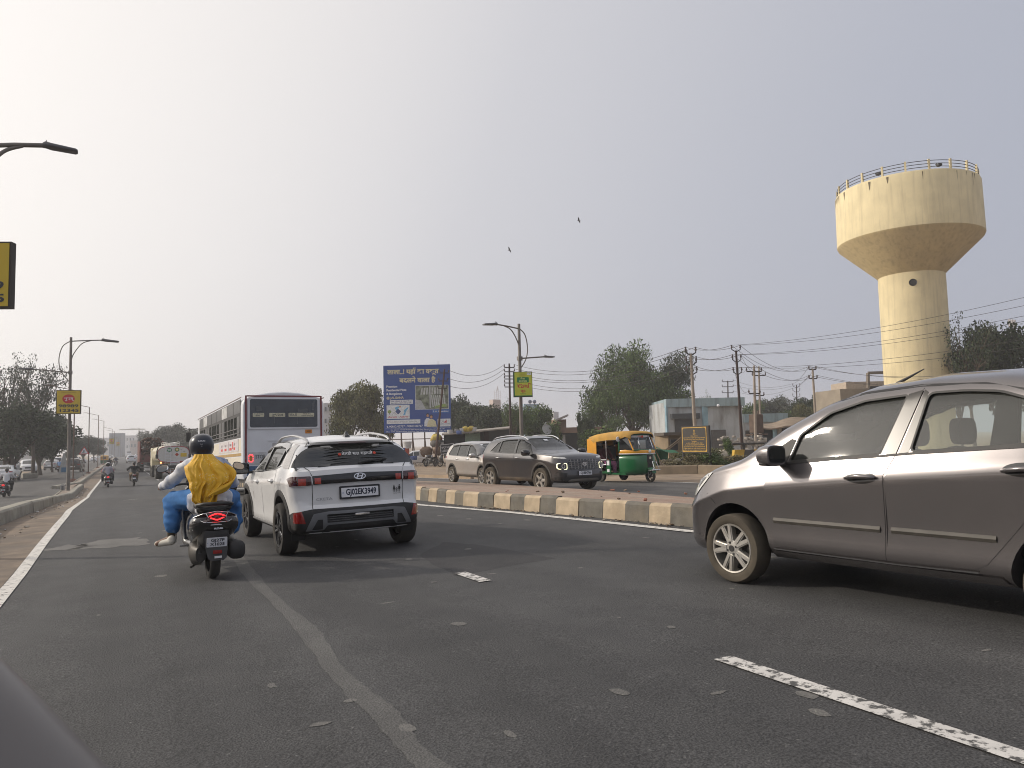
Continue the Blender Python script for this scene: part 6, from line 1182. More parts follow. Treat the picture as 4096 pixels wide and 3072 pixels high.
# ------------------------------------------------------------------ cars in the background
def simple_car(kind, label, loc, rz, paint, group=None):
    D = dict(rr=.3, rs=.17, fr=.45, fs=.26, rb=.08, fb=.15, rp=[(.2, .06), (.45, 0), (1.1, .05)], fp=[(.2, .06), (.45, 0), (.9, .07)], dy=.10, beltf=.955, scoop=.97)
    if kind == 'suv': D.update(yr=-2.2, yf=2.2, W=.92, roofw=.68, top=[(-2.2, 1.12), (-2.1, 1.25), (-1.95, 1.62), (-1.8, 1.70), (-.6, 1.74), (.1, 1.70), (.35, 1.60), (.95, 1.18), (1.1, 1.14), (1.9, 1.06), (2.15, .98), (2.2, .88)], bot=[(-3, .32), (3, .30)], belt=[(-2.2, 1.14), (1, 1.06), (2.2, .9)], crease=[(-2.2, .95), (2.2, .84)], ax=(-1.35, 1.35), wr=.36, ar=.44)
    elif kind == 'hatch': D.update(yr=-1.9, yf=1.95, W=.86, roofw=.60, top=[(-1.9, 1.0), (-1.8, 1.15), (-1.5, 1.45), (-1.2, 1.52), (-.3, 1.54), (.1, 1.48), (.9, 1.06), (1.05, 1.02), (1.6, .92), (1.95, .72)], bot=[(-3, .27), (3, .25)], belt=[(-1.9, 1.05), (1, .96), (2, .75)], crease=[(-1.9, .86), (2, .7)], ax=(-1.25, 1.25), wr=.31, ar=.38)
    else: D.update(yr=-2.15, yf=2.15, W=.88, roofw=.60, top=[(-2.15, .98), (-2.0, 1.02), (-1.55, 1.05), (-1.1, 1.36), (-.8, 1.44), (-.2, 1.47), (.2, 1.40), (.95, 1.03), (1.1, 1.0), (1.8, .90), (2.15, .72)], bot=[(-3, .27), (3, .25)], belt=[(-2.15, .97), (1, .94), (2.15, .75)], crease=[(-2.15, .84), (2.15, .7)], ax=(-1.3, 1.35), wr=.32, ar=.39)
    S = D; t, B, b = build_car('parked_car' if group else 'car', label, S, paint, loc, rz, group or 'cars in traffic', hollow=False)
    H = max(p[1] for p in S['top']); bz = lerpl(S['belt'], 0) + .03; rz_ = S['top']
    f0, f1 = (1.0, .30) if kind != 'hatch' else (.92, .15); r0 = {'suv': -1.95, 'hatch': -1.45, 'sedan': -1.35}[kind]; ht = H - .13
    for sd in 'LR':
        B.panel(MB(), sd, rounded([(f0 - .12, bz), (f1 + .05, ht - .04), (.05, ht), (.05, bz)], .04), .004, 0, .12).build('window', GL_D, t, 60); B.panel(MB(), sd, rounded([(-.03, bz), (-.03, ht), (r0 + .45, ht - .02), (r0 + .12, bz + .08)], .04), .004, 0, .12).build('window', GL_D, t, 60)
        B.panel(MB(), sd, [(.83, bz - .02), (.85, .6), (.78, .38), (-.03, .38), (-.02, bz - .02)], .004, 0, .15, (), .01).build('door', paint, t, 45); B.panel(MB(), sd, [(-.05, bz - .02), (-.07, .38), (-.75, .38), (-.95, .75), (-.92, bz - .02)], .004, 0, .15, (), .01).build('door', paint, t, 45)
        s = -1 if sd == 'L' else 1; mirror(t, B, paint, .8, bz + .06, S['W'] + .12, s)
        for y in S['ax']: wheel(t, (s * (S['W'] - .11), y, S['wr']), S['wr'], .2, S['wr'] * .64, s, 'star', ALLOY, RUB, False)
    B.panel(MB(), 'F', rounded([(-.66, bz + .06), (-.54, ht - .02), (.54, ht - .02), (.66, bz + .06)], .05), .004, 0, .12).build('windscreen', GL_D, t, 60)
    rz0 = {'suv': 1.2, 'hatch': 1.14, 'sedan': 1.09}[kind]; B.panel(MB(), 'B', rounded([(-.60, rz0), (-.50, ht - .02), (.50, ht - .02), (.60, rz0)], .05), .004, 0, .12).build('rear_window', GL_D, t, 60)
    tz = {'suv': .98, 'hatch': .92, 'sedan': .86}[kind]
    for s in (-1, 1):
        B.panel(MB(), 'B', rounded([(s * .52, tz - .07), (s * .52, tz + .07), (s * (S['W'] - .1), tz + .08), (s * (S['W'] - .08), tz - .05)], .02), .006, 0, .08).build('tail_lamp', TAILR, t); B.panel(MB(), 'F', rounded([(s * .50, tz - .16), (s * .50, tz - .06), (s * (S['W'] - .12), tz - .02), (s * (S['W'] - .1), tz - .14)], .02), .006, 0, .08).build('headlight', LENS, t)
    B.panel(MB(), 'F', rounded([(-.42, .62), (-.46, .80), (.46, .80), (.42, .62)], .03), .005, 0, .1).build('grille', BLK, t); mb = MB(); B.panel(mb, 'F', rounded([(-.6, .34), (-.55, .48), (.55, .48), (.6, .34)], .03), .005, 0, .1); mb.build('front_bumper', BLK, t); mb = MB(); B.panel(mb, 'B', rounded([(-.70, .32), (-.66, .48), (.66, .48), (.70, .32)], .03), .005, 0, .1); mb.build('rear_bumper', BLK, t)
    B.panel(MB(), 'B', [(-.25, .66), (-.25, .77), (.25, .77), (.25, .66)], .01).build('number_plate', PLW, t); B.panel(MB(), 'F', [(-.25, .5), (-.25, .61), (.25, .61), (.25, .5)], .012).build('number_plate', PLW, t)
    return t
CW = M('car_white', (.72, .73, .75), .3, var=.04, coat=.5, dirt=.1, dirtcol=(.5, .46, .4)); CS = M('car_silver', (.38, .38, .39), .32, metal=.5, var=.05, coat=.6, dirt=.2); CB_ = M('car_brown', (.075, .06, .052), .35, metal=.3, var=.08, coat=.5, dirt=.3)
PG = 'cars parked by the service road'; G1 = 'cars in traffic ahead'
p1 = simple_car('suv', 'white parked SUV facing the camera under the big dark trees', at(112, 1893), rad(188), CW, PG)
p2 = simple_car('sedan', 'white sedan cut off by the left edge beside the parked SUV', at(12, 1928) + Vector((0, 2, 0)), rad(-3), CW, PG)
p3 = simple_car('hatch', 'silver hatchback seen from behind with the blue shirted rider at its corner', at(211, 1881) + Vector((0, 1.9, 0)), rad(-14), CS, PG)
def recolor(o, m):
    for c in o.children:
        for s_ in c.material_slots:
            if s_.material and s_.material.name in ('car_white', 'car_silver', 'car_brown'): s_.link = 'OBJECT'; s_.material = m
def car_copy(src, label, loc, rz, m, group, sc=1):
    c = tree_copy(src, label, loc, rz, group, sc); bpy.context.view_layer.update(); recolor(c, m); return c
car_copy(p1, 'dark brown SUV half hidden by the two nearest left poles', at(295, 1890) + Vector((0, 2.1, 0)), rad(-4), CB_, PG)
car_copy(p1, 'white SUV parked side on behind the white sedan at the left edge', at(30, 1896) + Vector((-1, 1.5, 0)), rad(70), CW, PG)
car_copy(p1, 'white van-like car standing behind the silver hatchback', at(232, 1866) + Vector((0, 3, 0)), rad(-60), CW, PG)
car_copy(p1, 'white car in the parking row just left of the warning triangle', at(300, 1856) + Vector((0, 2, 0)), rad(-70), CW, PG)
car_copy(p3, 'white hatchback roof showing between the kiosk and the nearest pole', at(262, 1855) + Vector((0, 2, 0)), rad(-75), CW, PG)
car_copy(p2, 'white sedan driving away between the third and fourth lamp poles', at(372, 1848) + Vector((0, 2, 0)), rad(2), CW, G1)
car_copy(p1, 'white SUV driving away in the middle of the road far ahead', at(524, 1852) + Vector((0, 2.1, 0)), rad(2), CW, G1, .97)
car_copy(p3, 'small white hatchback far ahead beside the log truck', at(548, 1832), rad(2), CW, G1)
for k, (x, y, w_) in enumerate(((398, 1834, 'leftmost'), (416, 1832, 'middle'), (436, 1832, 'rightmost'))): car_copy(p2, w_ + ' of three far pale cars in the hazy parking row behind the auto rickshaw', at(x, y), rad(80), CS if k == 1 else CW, PG)
q = dep(1655, 1816, 74); car_copy(p1, 'white SUV parked among the junk below the billboard', (q.x, q.y, gz(q.x, q.y)), rad(70), CW, PG, .85)
car_copy(p2, 'dark car parked behind the parked white SUV near the thick trunk', at(75, 1888) + Vector((-1, 3, 0)), rad(185), CB_, PG)
# far small truck
mb = MB(); q = at(486, 1822); tr_ = thing('blue_truck', 'small blue truck far ahead in the haze', 'truck', q, 0, 'trucks'); mb.box((0, 1.5, 1.7), (2.2, 3.5, 2.0), bev=.05); mb.build('cargo_box', M('truck_blue', (.06, .14, .34), .6), tr_); mb = MB(); mb.box((0, 4.1, 1.5), (2, 1.5, 1.7), bev=.1); mb.build('cab', M('truck_blue', (.06, .14, .34), .6), tr_); axle(tr_, .9, .45); axle(tr_, 4.2, .45)
# ------------------------------------------------------------------ other riders
def make_motorcycle(label, loc, rz):
    t = thing('motorcycle', label, 'motorcycle', loc, rz, 'two-wheelers in traffic'); bike_wheel(t, -.66, .30, .10); bike_wheel(t, .66, .30, .09)
    mb = MB(); mb.loft([(-.80, 0, .80, .05, .03, 3), (-.70, 0, .79, .12, .05, 3), (-.2, 0, .77, .13, .05, 3), (.05, 0, .76, .09, .04, 3)], 16); mb.build('seat', SEATV, t, 50)
    mb = MB(); mb.loft([(0, 0, .80, .08, .06, 2.4), (.12, 0, .86, .15, .12, 2.4), (.35, 0, .88, .14, .12, 2.4), (.5, 0, .84, .07, .07, 2.2)], 18); mb.build('fuel_tank', SCB, t, 60); mb = MB(); mb.loft([(-.92, 0, .72, .06, .05, 3), (-.85, 0, .74, .11, .07, 3), (-.4, 0, .68, .12, .09, 3), (-.1, 0, .62, .10, .08, 3)], 16); mb.build('body', SCB, t, 60)
    mb = MB(); mb.loft([(-.25, 0, .40, .10, .1, 3), (0, 0, .42, .16, .18, 3), (.3, 0, .40, .12, .16, 3)], 14); mb.tube([(.12, -.1, .3), (.15, -.5, .3), (.17, -.9, .36)], .04, 8); mb.build('engine', STEEL, t, 50); mb = MB(); [mb.tube([(s * .07, .66, .3), (s * .07, .48, .95)], .022, 8) for s in (-1, 1)]; mb.tube([(-.06, -.66, .3), (-.08, 0, .4)], .025, 6); mb.tube([(.06, -.66, .3), (.08, 0, .4)], .025, 6); mb.build('fork', STEEL, t)
    mb = MB(); mb.box((0, -.93, .73), (.17, .04, .08), bev=.02); mb.build('tail_lamp', TAILR, t); mb = MB(); mb.grid([[(x, -.90 - .12 * math.sin(v * 2), .68 - .36 * v) for x in (-.08, 0, .08)] for v in np.linspace(0, 1, 5)]); mb.build('mudguard', BLK, t); num_plate(t, 'B', (0, -1.0, .52), .20, .10, [' ']); mb = MB(); mb.ball((0, .62, .92), (.09, .08, .09)); mb.build('headlamp', LENS, t, 60); handlebar(t, .42, 1.0, .36, True, .15); mb = MB(); [mb.tube([(s * .12, .05, .33), (s * .30, .05, .33)], .014, 6) for s in (-1, 1)]; mb.build('foot_peg', STEEL, t); return t
SHG = M('shirt_grey_check', (.34, .33, .38), .9, var=.15, scale=30); SHD = M('shirt_black', (.016, .018, .020), .9, var=.2); SHW = M('shirt_white', (.62, .62, .64), .9, var=.08); SHB = M('shirt_blue', (.22, .36, .62), .9, var=.1); PK = M('trouser_khaki', (.20, .15, .10), .9); PD = M('trouser_dark', (.03, .03, .034), .9); HW = M('helmet_white', (.7, .7, .72), .3, coat=.5); HB_ = M('helmet_black', (.012, .012, .013), .3, coat=.5); SHP = M('shirt_pink', (.45, .18, .20), .9)
q = at(430, 1949); q = Vector((q.x, q.y + .62, q.z)); tree_copy(sc0, 'black scooter carrying two riders near the left white line', q, rad(2))
rider('pillion in grey shirt on the rear seat of the two-up scooter', q + Vector((0, -.28, .02)), rad(2), SHG, PD, dict(el=(.28, -.02, 1.02), ha=(.20, .18, .88), kn=(.30, .22, .80), an=(.32, .12, .42), toe=(.33, .26, .38)), HB_, vox=.022, group='riders')
rider('front rider in white helmet and pink shirt on the two-up scooter', q + Vector((.0, .20, .0)), rad(2), SHP, PD, dict(hd=(0, .06, 1.48)), HW, vox=.022)
q = at(536, 1945); q = Vector((q.x, q.y + .66, q.z)); mc = make_motorcycle('motorcycle with a rider in black shirt in mid lane', q, rad(1)); rider('bareheaded rider in black shirt and khaki trousers on the motorcycle in mid lane', q, rad(1), SHD, PK, dict(el=(.40, .16, 1.08), ha=(.36, .40, 1.04), slv=.5), vox=.022)
q = at(20, 1989); q = Vector((q.x, q.y + .62, q.z)); tree_copy(sc0, 'scooter of the white shirted rider on the service road at left', q, rad(-4)); rider('bareheaded rider in white shirt on the service road at the left edge', q + Vector((0, -.1, 0)), rad(-4), SHW, PD, dict(slv=.35), vox=.022)
q = at(463, 1864); tree_copy(mc, 'motorcycle far ahead near the divider with a dark clad rider', q, rad(2)); rider('distant dark clad rider far ahead near the divider', q, rad(2), M('shirt_navy', (.03, .035, .06), .9), PD, None, None, vox=.03)
q = at(438, 1880); tree_copy(mc, 'motorcycle hidden mostly behind the two-up scooter', q, rad(3)); rider('rider in black jacket half hidden beyond the white helmet', q, rad(3), SHD, PD, None, HB_, vox=.03)
q = at(238, 1889); tree_copy(mc, 'motorcycle of the blue shirted rider behind the silver hatchback', q, rad(-8)); rider('rider in light blue shirt behind the silver hatchback', q, rad(-8), SHB, PD, None, None, vox=.03)
q = at(318, 1860); tree_copy(mc, 'motorcycle on the service road beyond the warning triangle', q, rad(2)); rider('rider in dark clothes on the service road beyond the warning triangle', q, rad(2), SHD, PD, None, HB_, vox=.03)
q = dep(1722, 1826, 68); tree_copy(mc, 'dark motorcycle parked at the foot of the leaning brown pole', (q.x, q.y, gz(q.x, q.y)), rad(120)); q = dep(1790, 1822, 66); tree_copy(sc0, 'scooter parked beside the labour court sign', (q.x, q.y, gz(q.x, q.y)), rad(70))
# ------------------------------------------------------------------ water tower
def stained(name, col, streak=.55, rough=.85, dirtc=(.10, .085, .06), sc=3.2):     # weathered plaster with vertical drip marks
    m = M(name, col, rough, var=.08, scale=.8, bump=.15, bscale=3, detail=6); t = m.node_tree; b = t.nodes['Principled BSDF']; lk = t.links.new
    tc = t.nodes.new('ShaderNodeTexCoord'); mp = t.nodes.new('ShaderNodeMapping'); mp.inputs['Scale'].default_value = (sc, sc, .22); lk(tc.outputs['Object'], mp.inputs[0])
    n = t.nodes.new('ShaderNodeTexNoise'); n.inputs['Scale'].default_value = 1; n.inputs['Detail'].default_value = 7; n.inputs['Roughness'].default_value = .62; lk(mp.outputs[0], n.inputs['Vector'])
    r = t.nodes.new('ShaderNodeMapRange'); r.inputs['From Min'].default_value = .48; r.inputs['From Max'].default_value = .76; r.inputs['To Max'].default_value = streak; lk(n.outputs['Fac'], r.inputs['Value'])
    mx = t.nodes.new('ShaderNodeMixRGB'); mx.inputs[2].default_value = (*dirtc, 1); src = b.inputs['Base Color'].links[0].from_socket; lk(r.outputs[0], mx.inputs[0]); lk(src, mx.inputs[1]); lk(mx.outputs[0], b.inputs['Base Color']); return m
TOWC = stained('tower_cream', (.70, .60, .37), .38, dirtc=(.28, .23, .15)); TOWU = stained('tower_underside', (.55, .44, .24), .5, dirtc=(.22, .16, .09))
TX, TY = 64.8, 45.55; tz = gz(TX, TY); tw = thing('water_tower', 'tall cream concrete water tower with flared bowl behind the grey hatchback', 'water tower', (TX, TY, tz))
mb = MB(); mb.lathe([(2.82, -.5), (2.80, 15.0 - tz), (2.78, 15.95 - tz)], 64); mb.build('shaft', TOWC, tw, 40)
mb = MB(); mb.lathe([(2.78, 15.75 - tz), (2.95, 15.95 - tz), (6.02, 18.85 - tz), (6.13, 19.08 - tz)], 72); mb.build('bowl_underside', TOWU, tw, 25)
mb = MB(); mb.lathe([(6.13, 19.08 - tz), (6.07, 23.7 - tz), (6.0, 23.85 - tz), (5.0, 24.0 - tz), (0, 24.6 - tz)], 72); mb.build('bowl', TOWC, tw, 25)
for k in range(20):
    a = 2 * math.pi * k / 20; mb = MB(); mb.box((5.85 * math.cos(a), 5.85 * math.sin(a), 24.28 - tz), (.16, .16, .95), rz=a); mb.build('railing_post', TOWC, tw)
for z in (24.1, 24.37, 24.64): mb = MB(); mb.tube([(5.85 * math.cos(a), 5.85 * math.sin(a), z - tz) for a in np.linspace(0, 2 * math.pi, 73)], .03, 6, cap=False); mb.build('rail', M('rail_dark', (.05, .05, .06), .6), tw, 50)
mb = MB(); a = math.atan2(-TY, -TX) + .04; mb.lathe([(0, .02), (.26, .02), (.30, .06), (.33, .0)], 24, 0, Matrix.Translation((2.79 * math.cos(a), 2.79 * math.sin(a), 14.75 - tz)) @ Matrix.Rotation(a, 4, 'Z') @ Matrix.Rotation(rad(90), 4, 'Y')); mb.build('vent_hole', BLK, tw)
mb = MB()
for k in range(15):
    a = math.atan2(-TY, -TX) + rng.choice([rng.uniform(-1.4, -.9), rng.uniform(.35, 1.2), rng.uniform(-1, 1)]); l = rng.uniform(.25, 1.1); w_ = rng.uniform(.03, .13)
    mb.grid([[(6.085 * math.cos(a + x), 6.085 * math.sin(a + x), 23.66 - tz - v * l) for x in (-w_ * (1 - v * .8) / 6, w_ * (1 - v * .8) / 6)] for v in (0, .5, 1)])
mb.build('drip_stain', M('stain', (.17, .135, .085), .95, var=.4, scale=3), tw)
for a, n in ((.5, 0), (-.35, 1)): p = Vector((TX - 5.7 * math.cos(.6 + a), TY - 5.7 * math.sin(.6 + a), 24.25)); mb = MB(); mb.ball((0, 0, 0), (.18, .28, .16)); mb.ball((0, .24, .12), .09); o = mb.build('bird', M('bird_dark', (.03, .03, .03)), None, 60); o.location = p; tag(o, ['dark bird perched on the right part of the tower rim', 'dark bird perched on the left part of the tower rim'][n], 'bird')
for px, py, d, lb in ((2316, 883, 90, 'higher of the two birds gliding in the open sky'), (2038, 1001, 90, 'lower of the two birds gliding in the open sky')):
    mb = MB(); mb.loft([(-.2, 0, 0, .02, .02, 2), (0, 0, 0, .06, .05, 2), (.2, 0, 0, .03, .03, 2)], 8)
    for s in (-1, 1): mb.add([(0, .1, .02), (s * .28, .12, .14), (s * .55, .0, .06), (s * .28, -.05, .13), (0, -.08, .02)], [(0, 1, 3, 4), (1, 2, 3)])
    o = mb.build('bird', M('bird_dark', (.03, .03, .03)), None); o.location = dep(px, py, d); o.rotation_euler = (.2, .5, .8); tag(o, lb, 'bird')
# ------------------------------------------------------------------ street lamps with advertisement boards
POLE = M('galvanised', (.20, .185, .17), .55, metal=.35, var=.15, scale=3, dirt=.4, dirtcol=(.14, .10, .07)); LAMPM = M('lamp_grey', (.13, .13, .135), .5, metal=.3); SIGNY = M('sign_yellow', (.60, .43, .035), .55, var=.06, scale=2, dirt=.2, dirtcol=(.4, .3, .08)); SIGNF = M('sign_frame', (.035, .025, .02), .6); INKB = M('ink_navy', (.04, .045, .06), .6); REDC = M('sign_red', (.52, .03, .035), .55)
def lamp_head(mb, p, d, s=1):     # flat LED lantern pointing along d
    d = Vector(d).normalized(); T = frame(p, d.cross(Vector((0, 0, 1))), d); T = T @ Matrix.Identity(4)
    mb.loft([(0, 0, 0, .07 * s, .05 * s, 4), (.05 * s, 0, .02 * s, .10 * s, .06 * s, 4), (.16 * s, 0, 0, .14 * s, .05 * s, 4), (.62 * s, 0, -.02 * s, .13 * s, .035 * s, 5), (.66 * s, 0, -.02 * s, .10 * s, .02 * s, 4)], 16, 0, T); [mb.box((k * .03 * s, .06 * s, .09 * s), (.008, .008, .05 * s), 0, T) for k in (-1, 0, 1)]
def street_lamp(label, x, y, h, side=1, two=True, rs=.09, ks=None):
    t = thing('street_lamp', label, 'street lamp', (x, y, gz(x, y)), 0, 'street lamps'); mb = MB(); mb.tube([(0, 0, -.3), (0, 0, h * .45), (0, 0, h)], [rs * 1.15, rs, rs * .78], 14); mb.build('pole', POLE, t, 40)
    s = side; mb = MB(); K_ = ks or max(1, h / 6.4); top = h - .22; mb.tube([(0, 0, top - .02), (s * .6 * K_, 0, top + .06), (s * 1.15 * K_, 0, top + .11)], .035, 8); mb.tube(curve([(0, 0, top - .95 * K_), (s * .10 * K_, 0, top - .55 * K_), (s * .40 * K_, 0, top - .10 * K_), (s * .75 * K_, 0, top + .06)]), .028, 8); mb.tube(curve([(0, 0, top), (-s * .30 * K_, 0, top - .25 * K_), (-s * .42 * K_, 0, top - .8 * K_), (-s * .32 * K_, 0, top - 1.3 * K_), (0, 0, top - 1.75 * K_)]), .028, 8); a = mb.build('arm', POLE, t, 50)
    mb = MB(); lamp_head(mb, (s * 1.12 * K_, 0, top + .11), (s, 0, -.04), K_); mb.build('lamp_head', LAMPM, t, 50)
    if two:
        z = h - .23 * h; mb = MB(); mb.tube([(0, 0, z), (-s * 1.35 * K_, 0, z + .16)], .036, 8); mb.box((0, 0, z), (.22, .18, .2)); mb.build('lower_arm', POLE, t, 50); mb = MB(); lamp_head(mb, (-s * 1.3 * K_, 0, z + .155), (-s, 0, .05), .8 * K_); mb.build('lamp_head', LAMPM, t, 50)
    return t
def ad_board(label, x, y, z, w, h, kind, rz=0, th=.16, cat='sign'):
    t = thing('advert_board', label, cat, (x, y, z), rz, 'lamp post adverts'); T = frame((0, -th / 2, 0), (1, 0, 0), (0, 0, 1)); mb = MB(); mb.box((0, 0, 0), (w, th, h)); mb.build('box', SIGNF, t)
    mb = MB(); mb.prism([(-w * .47, -h * .475), (w * .47, -h * .475), (w * .47, h * .475), (-w * .47, h * .475)], 0, .006, T); f = mb.build('face', SIGNY if kind == 'y' else M('sign_lime', (.52, .55, .05), .5, var=.08, scale=3), t); T = T @ Matrix.Translation((0, 0, .008)); T2 = T @ Matrix.Translation((0, 0, .002)); mb = MB()
    if kind == 'y':
        mb.prism(ell(0, h * .13, w * .25, h * .19, 30), 0, .001, T, 0); put_text(mb, 'शुभम्', 0, h * .13, h * .16, T2, 1, w=w * .40); put_text(mb, '98989', 0, -h * .17, h * .17, T2, 2, bold=.03, w=w * .80); put_text(mb, '12345', .01 * w, -h * .36, h * .17, T2, 2, bold=.03, w=w * .76); put_text(mb, 'Advertisement', 0, h * .41, h * .06, T2, 3, w=w * .62)
    else:
        mb.prism(rrect(-w * .30, h * .07, w * .32, h * .28, .03), 0, .001, T, 4); put_text(mb, 'મેગા', 0, h * .22, h * .09, T2, 5, w=w * .24); put_text(mb, 'સેવિંગ્સ', 0, h * .125, h * .09, T2, 5, w=w * .42); put_text(mb, '₹2/લિ', .02 * w, -h * .08, h * .20, T2, 0, bold=.03, w=w * .72); put_text(mb, 'છૂટ', 0, -h * .26, h * .12, T2, 0, w=w * .26); put_text(mb, 'પેટ્રોલ પર', 0, -h * .38, h * .05, T2, 4, w=w * .3); mb.prism([(w * .22, h * .37), (w * .45, h * .37), (w * .45, h * .46), (w * .22, h * .46)], 0, .001, T, 1); mb.prism(ell(w * .28, h * .415, .02, .02, 10), 0, .002, T, 4); mb.prism(ell(w * .38, h * .415, .02, .02, 10), 0, .002, T, 4)
        for k in range(3): mb.prism(rrect(-w * .18, h * (.32 + .04 * k), w * .16, h * (.335 + .04 * k), .003), 0, .001, T, 3)
        [mb.prism(pl, 0, .0008, T, 4) for pl in ([(-w * .47, -h * .475), (w * .47, -h * .475), (w * .47, -h * .44), (-w * .47, -h * .44)], [(-w * .47, -h * .475), (-w * .43, -h * .475), (-w * .43, h * .475), (-w * .47, h * .475)])]
    mb.build('lettering', [REDC, PLW, INKB, M('ink_olive', (.35, .25, .05)), M('sign_green', (.02, .20, .06), .5), M('sign_pale', (.7, .75, .3), .5)], f); return t
lq = at(272, 1969); lh = dep(280, 1342, (lq - CC).dot(CF)).z - lq.z
street_lamp('nearest whole street lamp with two arms on the left divider', lq.x, lq.y, lh, 1); sp = dep(276, 1609, (lq - CC).dot(CF)); dL = (lq - CC).dot(CF); ad_board('yellow phone number board on the nearest whole street lamp', sp.x, sp.y - .17, sp.z, 87 * dL / FPX, 95 * dL / FPX, 'y', rad(-6), .18)
s0 = dep(76, 1115, 10.9); street_lamp('street lamp at the left edge with only its arm in the picture', s0.x - .52, s0.y + .12, dep(200, 535, 10.9).z - gz(-1.8) + .10, 1, False, .07, .68); ad_board('yellow phone number board cut by the left edge', s0.x - .43, s0.y - .05, s0.z, .82, .93, 'y', rad(-22), .12)
r0 = dep(2087, 1760, 37.5); rt = dep(2075, 1290, 37.5); street_lamp('grey street lamp with two arms behind the dark grey SUV', r0.x, r0.y, rt.z - gz(r0.x, r0.y), -1, rs=.09).rotation_euler.z = rad(8); g0 = dep(2084, 1539, 37.3); ad_board('green and yellow petrol offer board on the lamp behind the dark grey SUV', g0.x, g0.y - .18, g0.z, .92, 1.22, 'g', rad(-24), .22)
names = ['thin rusty street lamp just behind the nearest whole lamp', 'thin street lamp standing right behind the warning triangle', 'thin street lamp left of the far auto rickshaw', 'thin street lamp rising over the far auto rickshaw', 'fifth thin street lamp up the hazy divider', 'sixth thin street lamp up the hazy divider', 'seventh thin street lamp up the hazy divider', 'farthest thin street lamp on the hazy divider']
RUST = M('pole_rust', (.13, .085, .065), .7, metal=.2, var=.25, scale=4)
for i, (px, py, tpy) in enumerate(((292, 1926, 1560), (353, 1897, 1628), (391, 1874, 1661), (413, 1862, 1684), (447, 1850, 1716), (456, 1847, 1726), (472, 1838, 1752), (481, 1833, 1762))):
    q = at(px, py); D_ = (q - CC).dot(CF); h = dep(px, tpy, D_).z - q.z; t = thing('thin_lamp', names[i], 'street lamp', q, 0, 'street lamps'); r = .055 if i < 4 else .05
    mb = MB(); mb.tube([(0, 0, -.2), (0, 0, h)], [r, r * .8], 10); mb.build('pole', RUST, t, 40); mb = MB(); mb.tube([(.02, 0, h), (-1.55, 0, h + .36)], .028, 8); mb.box((-1.75, 0, h + .40), (.5, .16, .05)); mb.build('arm', RUST, t, 40); mb = MB(); mb.box((0, 0, .08), (.42, .42, .28), bev=.03); mb.build('base', M('base_brick', (.24, .13, .10), .9, var=.3), t)
    if i in (4, 6): sgn = dep(px, 1765 if i == 4 else 1775, D_); ad_board(['far small yellow advert board on the fifth thin lamp', '', 'farthest small yellow advert board on the hazy divider'][i - 4], sgn.x, sgn.y - .2, sgn.z, 1.0, 1.3, 'y')
# warning triangle, milestone, white board, stone block
q = at(335, 1908); D_ = (q - CC).dot(CF); zt = dep(336, 1785, D_).z - q.z; t = thing('warning_sign', 'red bordered warning triangle on a red and white post', 'road sign', q, 0); T = frame((0, -.03, 0), (1, 0, 0), (0, 0, 1)); mb = MB(); tri = lambda r: [(-.46 * r, zt - .78 + .22 * (1 - r) * 1.2), (.46 * r, zt - .78 + .22 * (1 - r) * 1.2), (0, zt - .5 * (1 - r))]; mb.prism(tri(1), 0, .02, T, 0); mb.prism(tri(.72), .02, .026, T, 1)
for x in (-.07, .03): mb.prism([(x, zt - .62), (x + .05, zt - .62), (x + .05, zt - .36), (x, zt - .36)], .026, .03, T, 2)
mb.prism([(-.18, zt - .62), (-.05, zt - .62), (-.05, zt - .58), (-.16, zt - .57)], .026, .03, T, 2); mb.build('triangle', [REDC, PLW, INKB], t); mb = MB()
for k in range(9): mb.tube([(0, 0, (zt - .75) * k / 9), (0, 0, (zt - .75) * (k + 1) / 9)], .035, 10, 0 if k % 2 == 0 else 1)
mb.build('post', [M('post_maroon', (.10, .02, .02)), M('post_white', (.42, .40, .38))], t)
q = at(250, 1968); mb = MB(); mb.prism([(-.13, -.1), (.13, -.1), (.12, .42), (.06, .47), (-.06, .47), (-.12, .42)], -.09, .09, frame((0, 0, 0), (1, 0, 0), (0, 0, 1))); t = thing('milestone', 'small white stone marker at the foot of the nearest lamp', 'marker stone', q); mb.build('stone', M('stone_white', (.45, .44, .42), .9, var=.15, scale=8, dirt=.4), t); mb = MB(); [mb.prism(rrect(-.06, z, .06, z + .03, .005), 0, .003, frame((0, -.092, 0), (1, 0, 0), (0, 0, 1))) for z in (.14, .2, .26, .32)]; mb.build('lettering', INKB, t)
q = at(250, 1893); t = thing('white_board', 'tall white tapering board with a blue notice beside the service road', 'board', q, 0); mb = MB(); mb.prism([(-.42, 0), (.42, 0), (.36, 1.7), (.16, 2.4), (.05, 2.45)], -.04, .04, frame((0, 0, 0), (1, 0, 0), (0, 0, 1))); mb.build('panel', M('board_white', (.42, .44, .45), .6), t); mb = MB(); mb.box((.12, -.05, .42), (.5, .02, .55)); mb.build('notice', M('notice_blue', (.04, .17, .34), .6), t)
q = at(118, 1913); mb = MB(); mb.box((0, 0, .25), (1.3, .9, .5), bev=.06); o = mb.build('stone_block', CONC); o.location = q; o.rotation_euler.z = .3; tag(o, 'big dusty concrete block in front of the parked white SUV', 'block'); kerb('kerb', [(-10, 47), (-6.6, 51.5)], .5, .25, [CONC], 3)
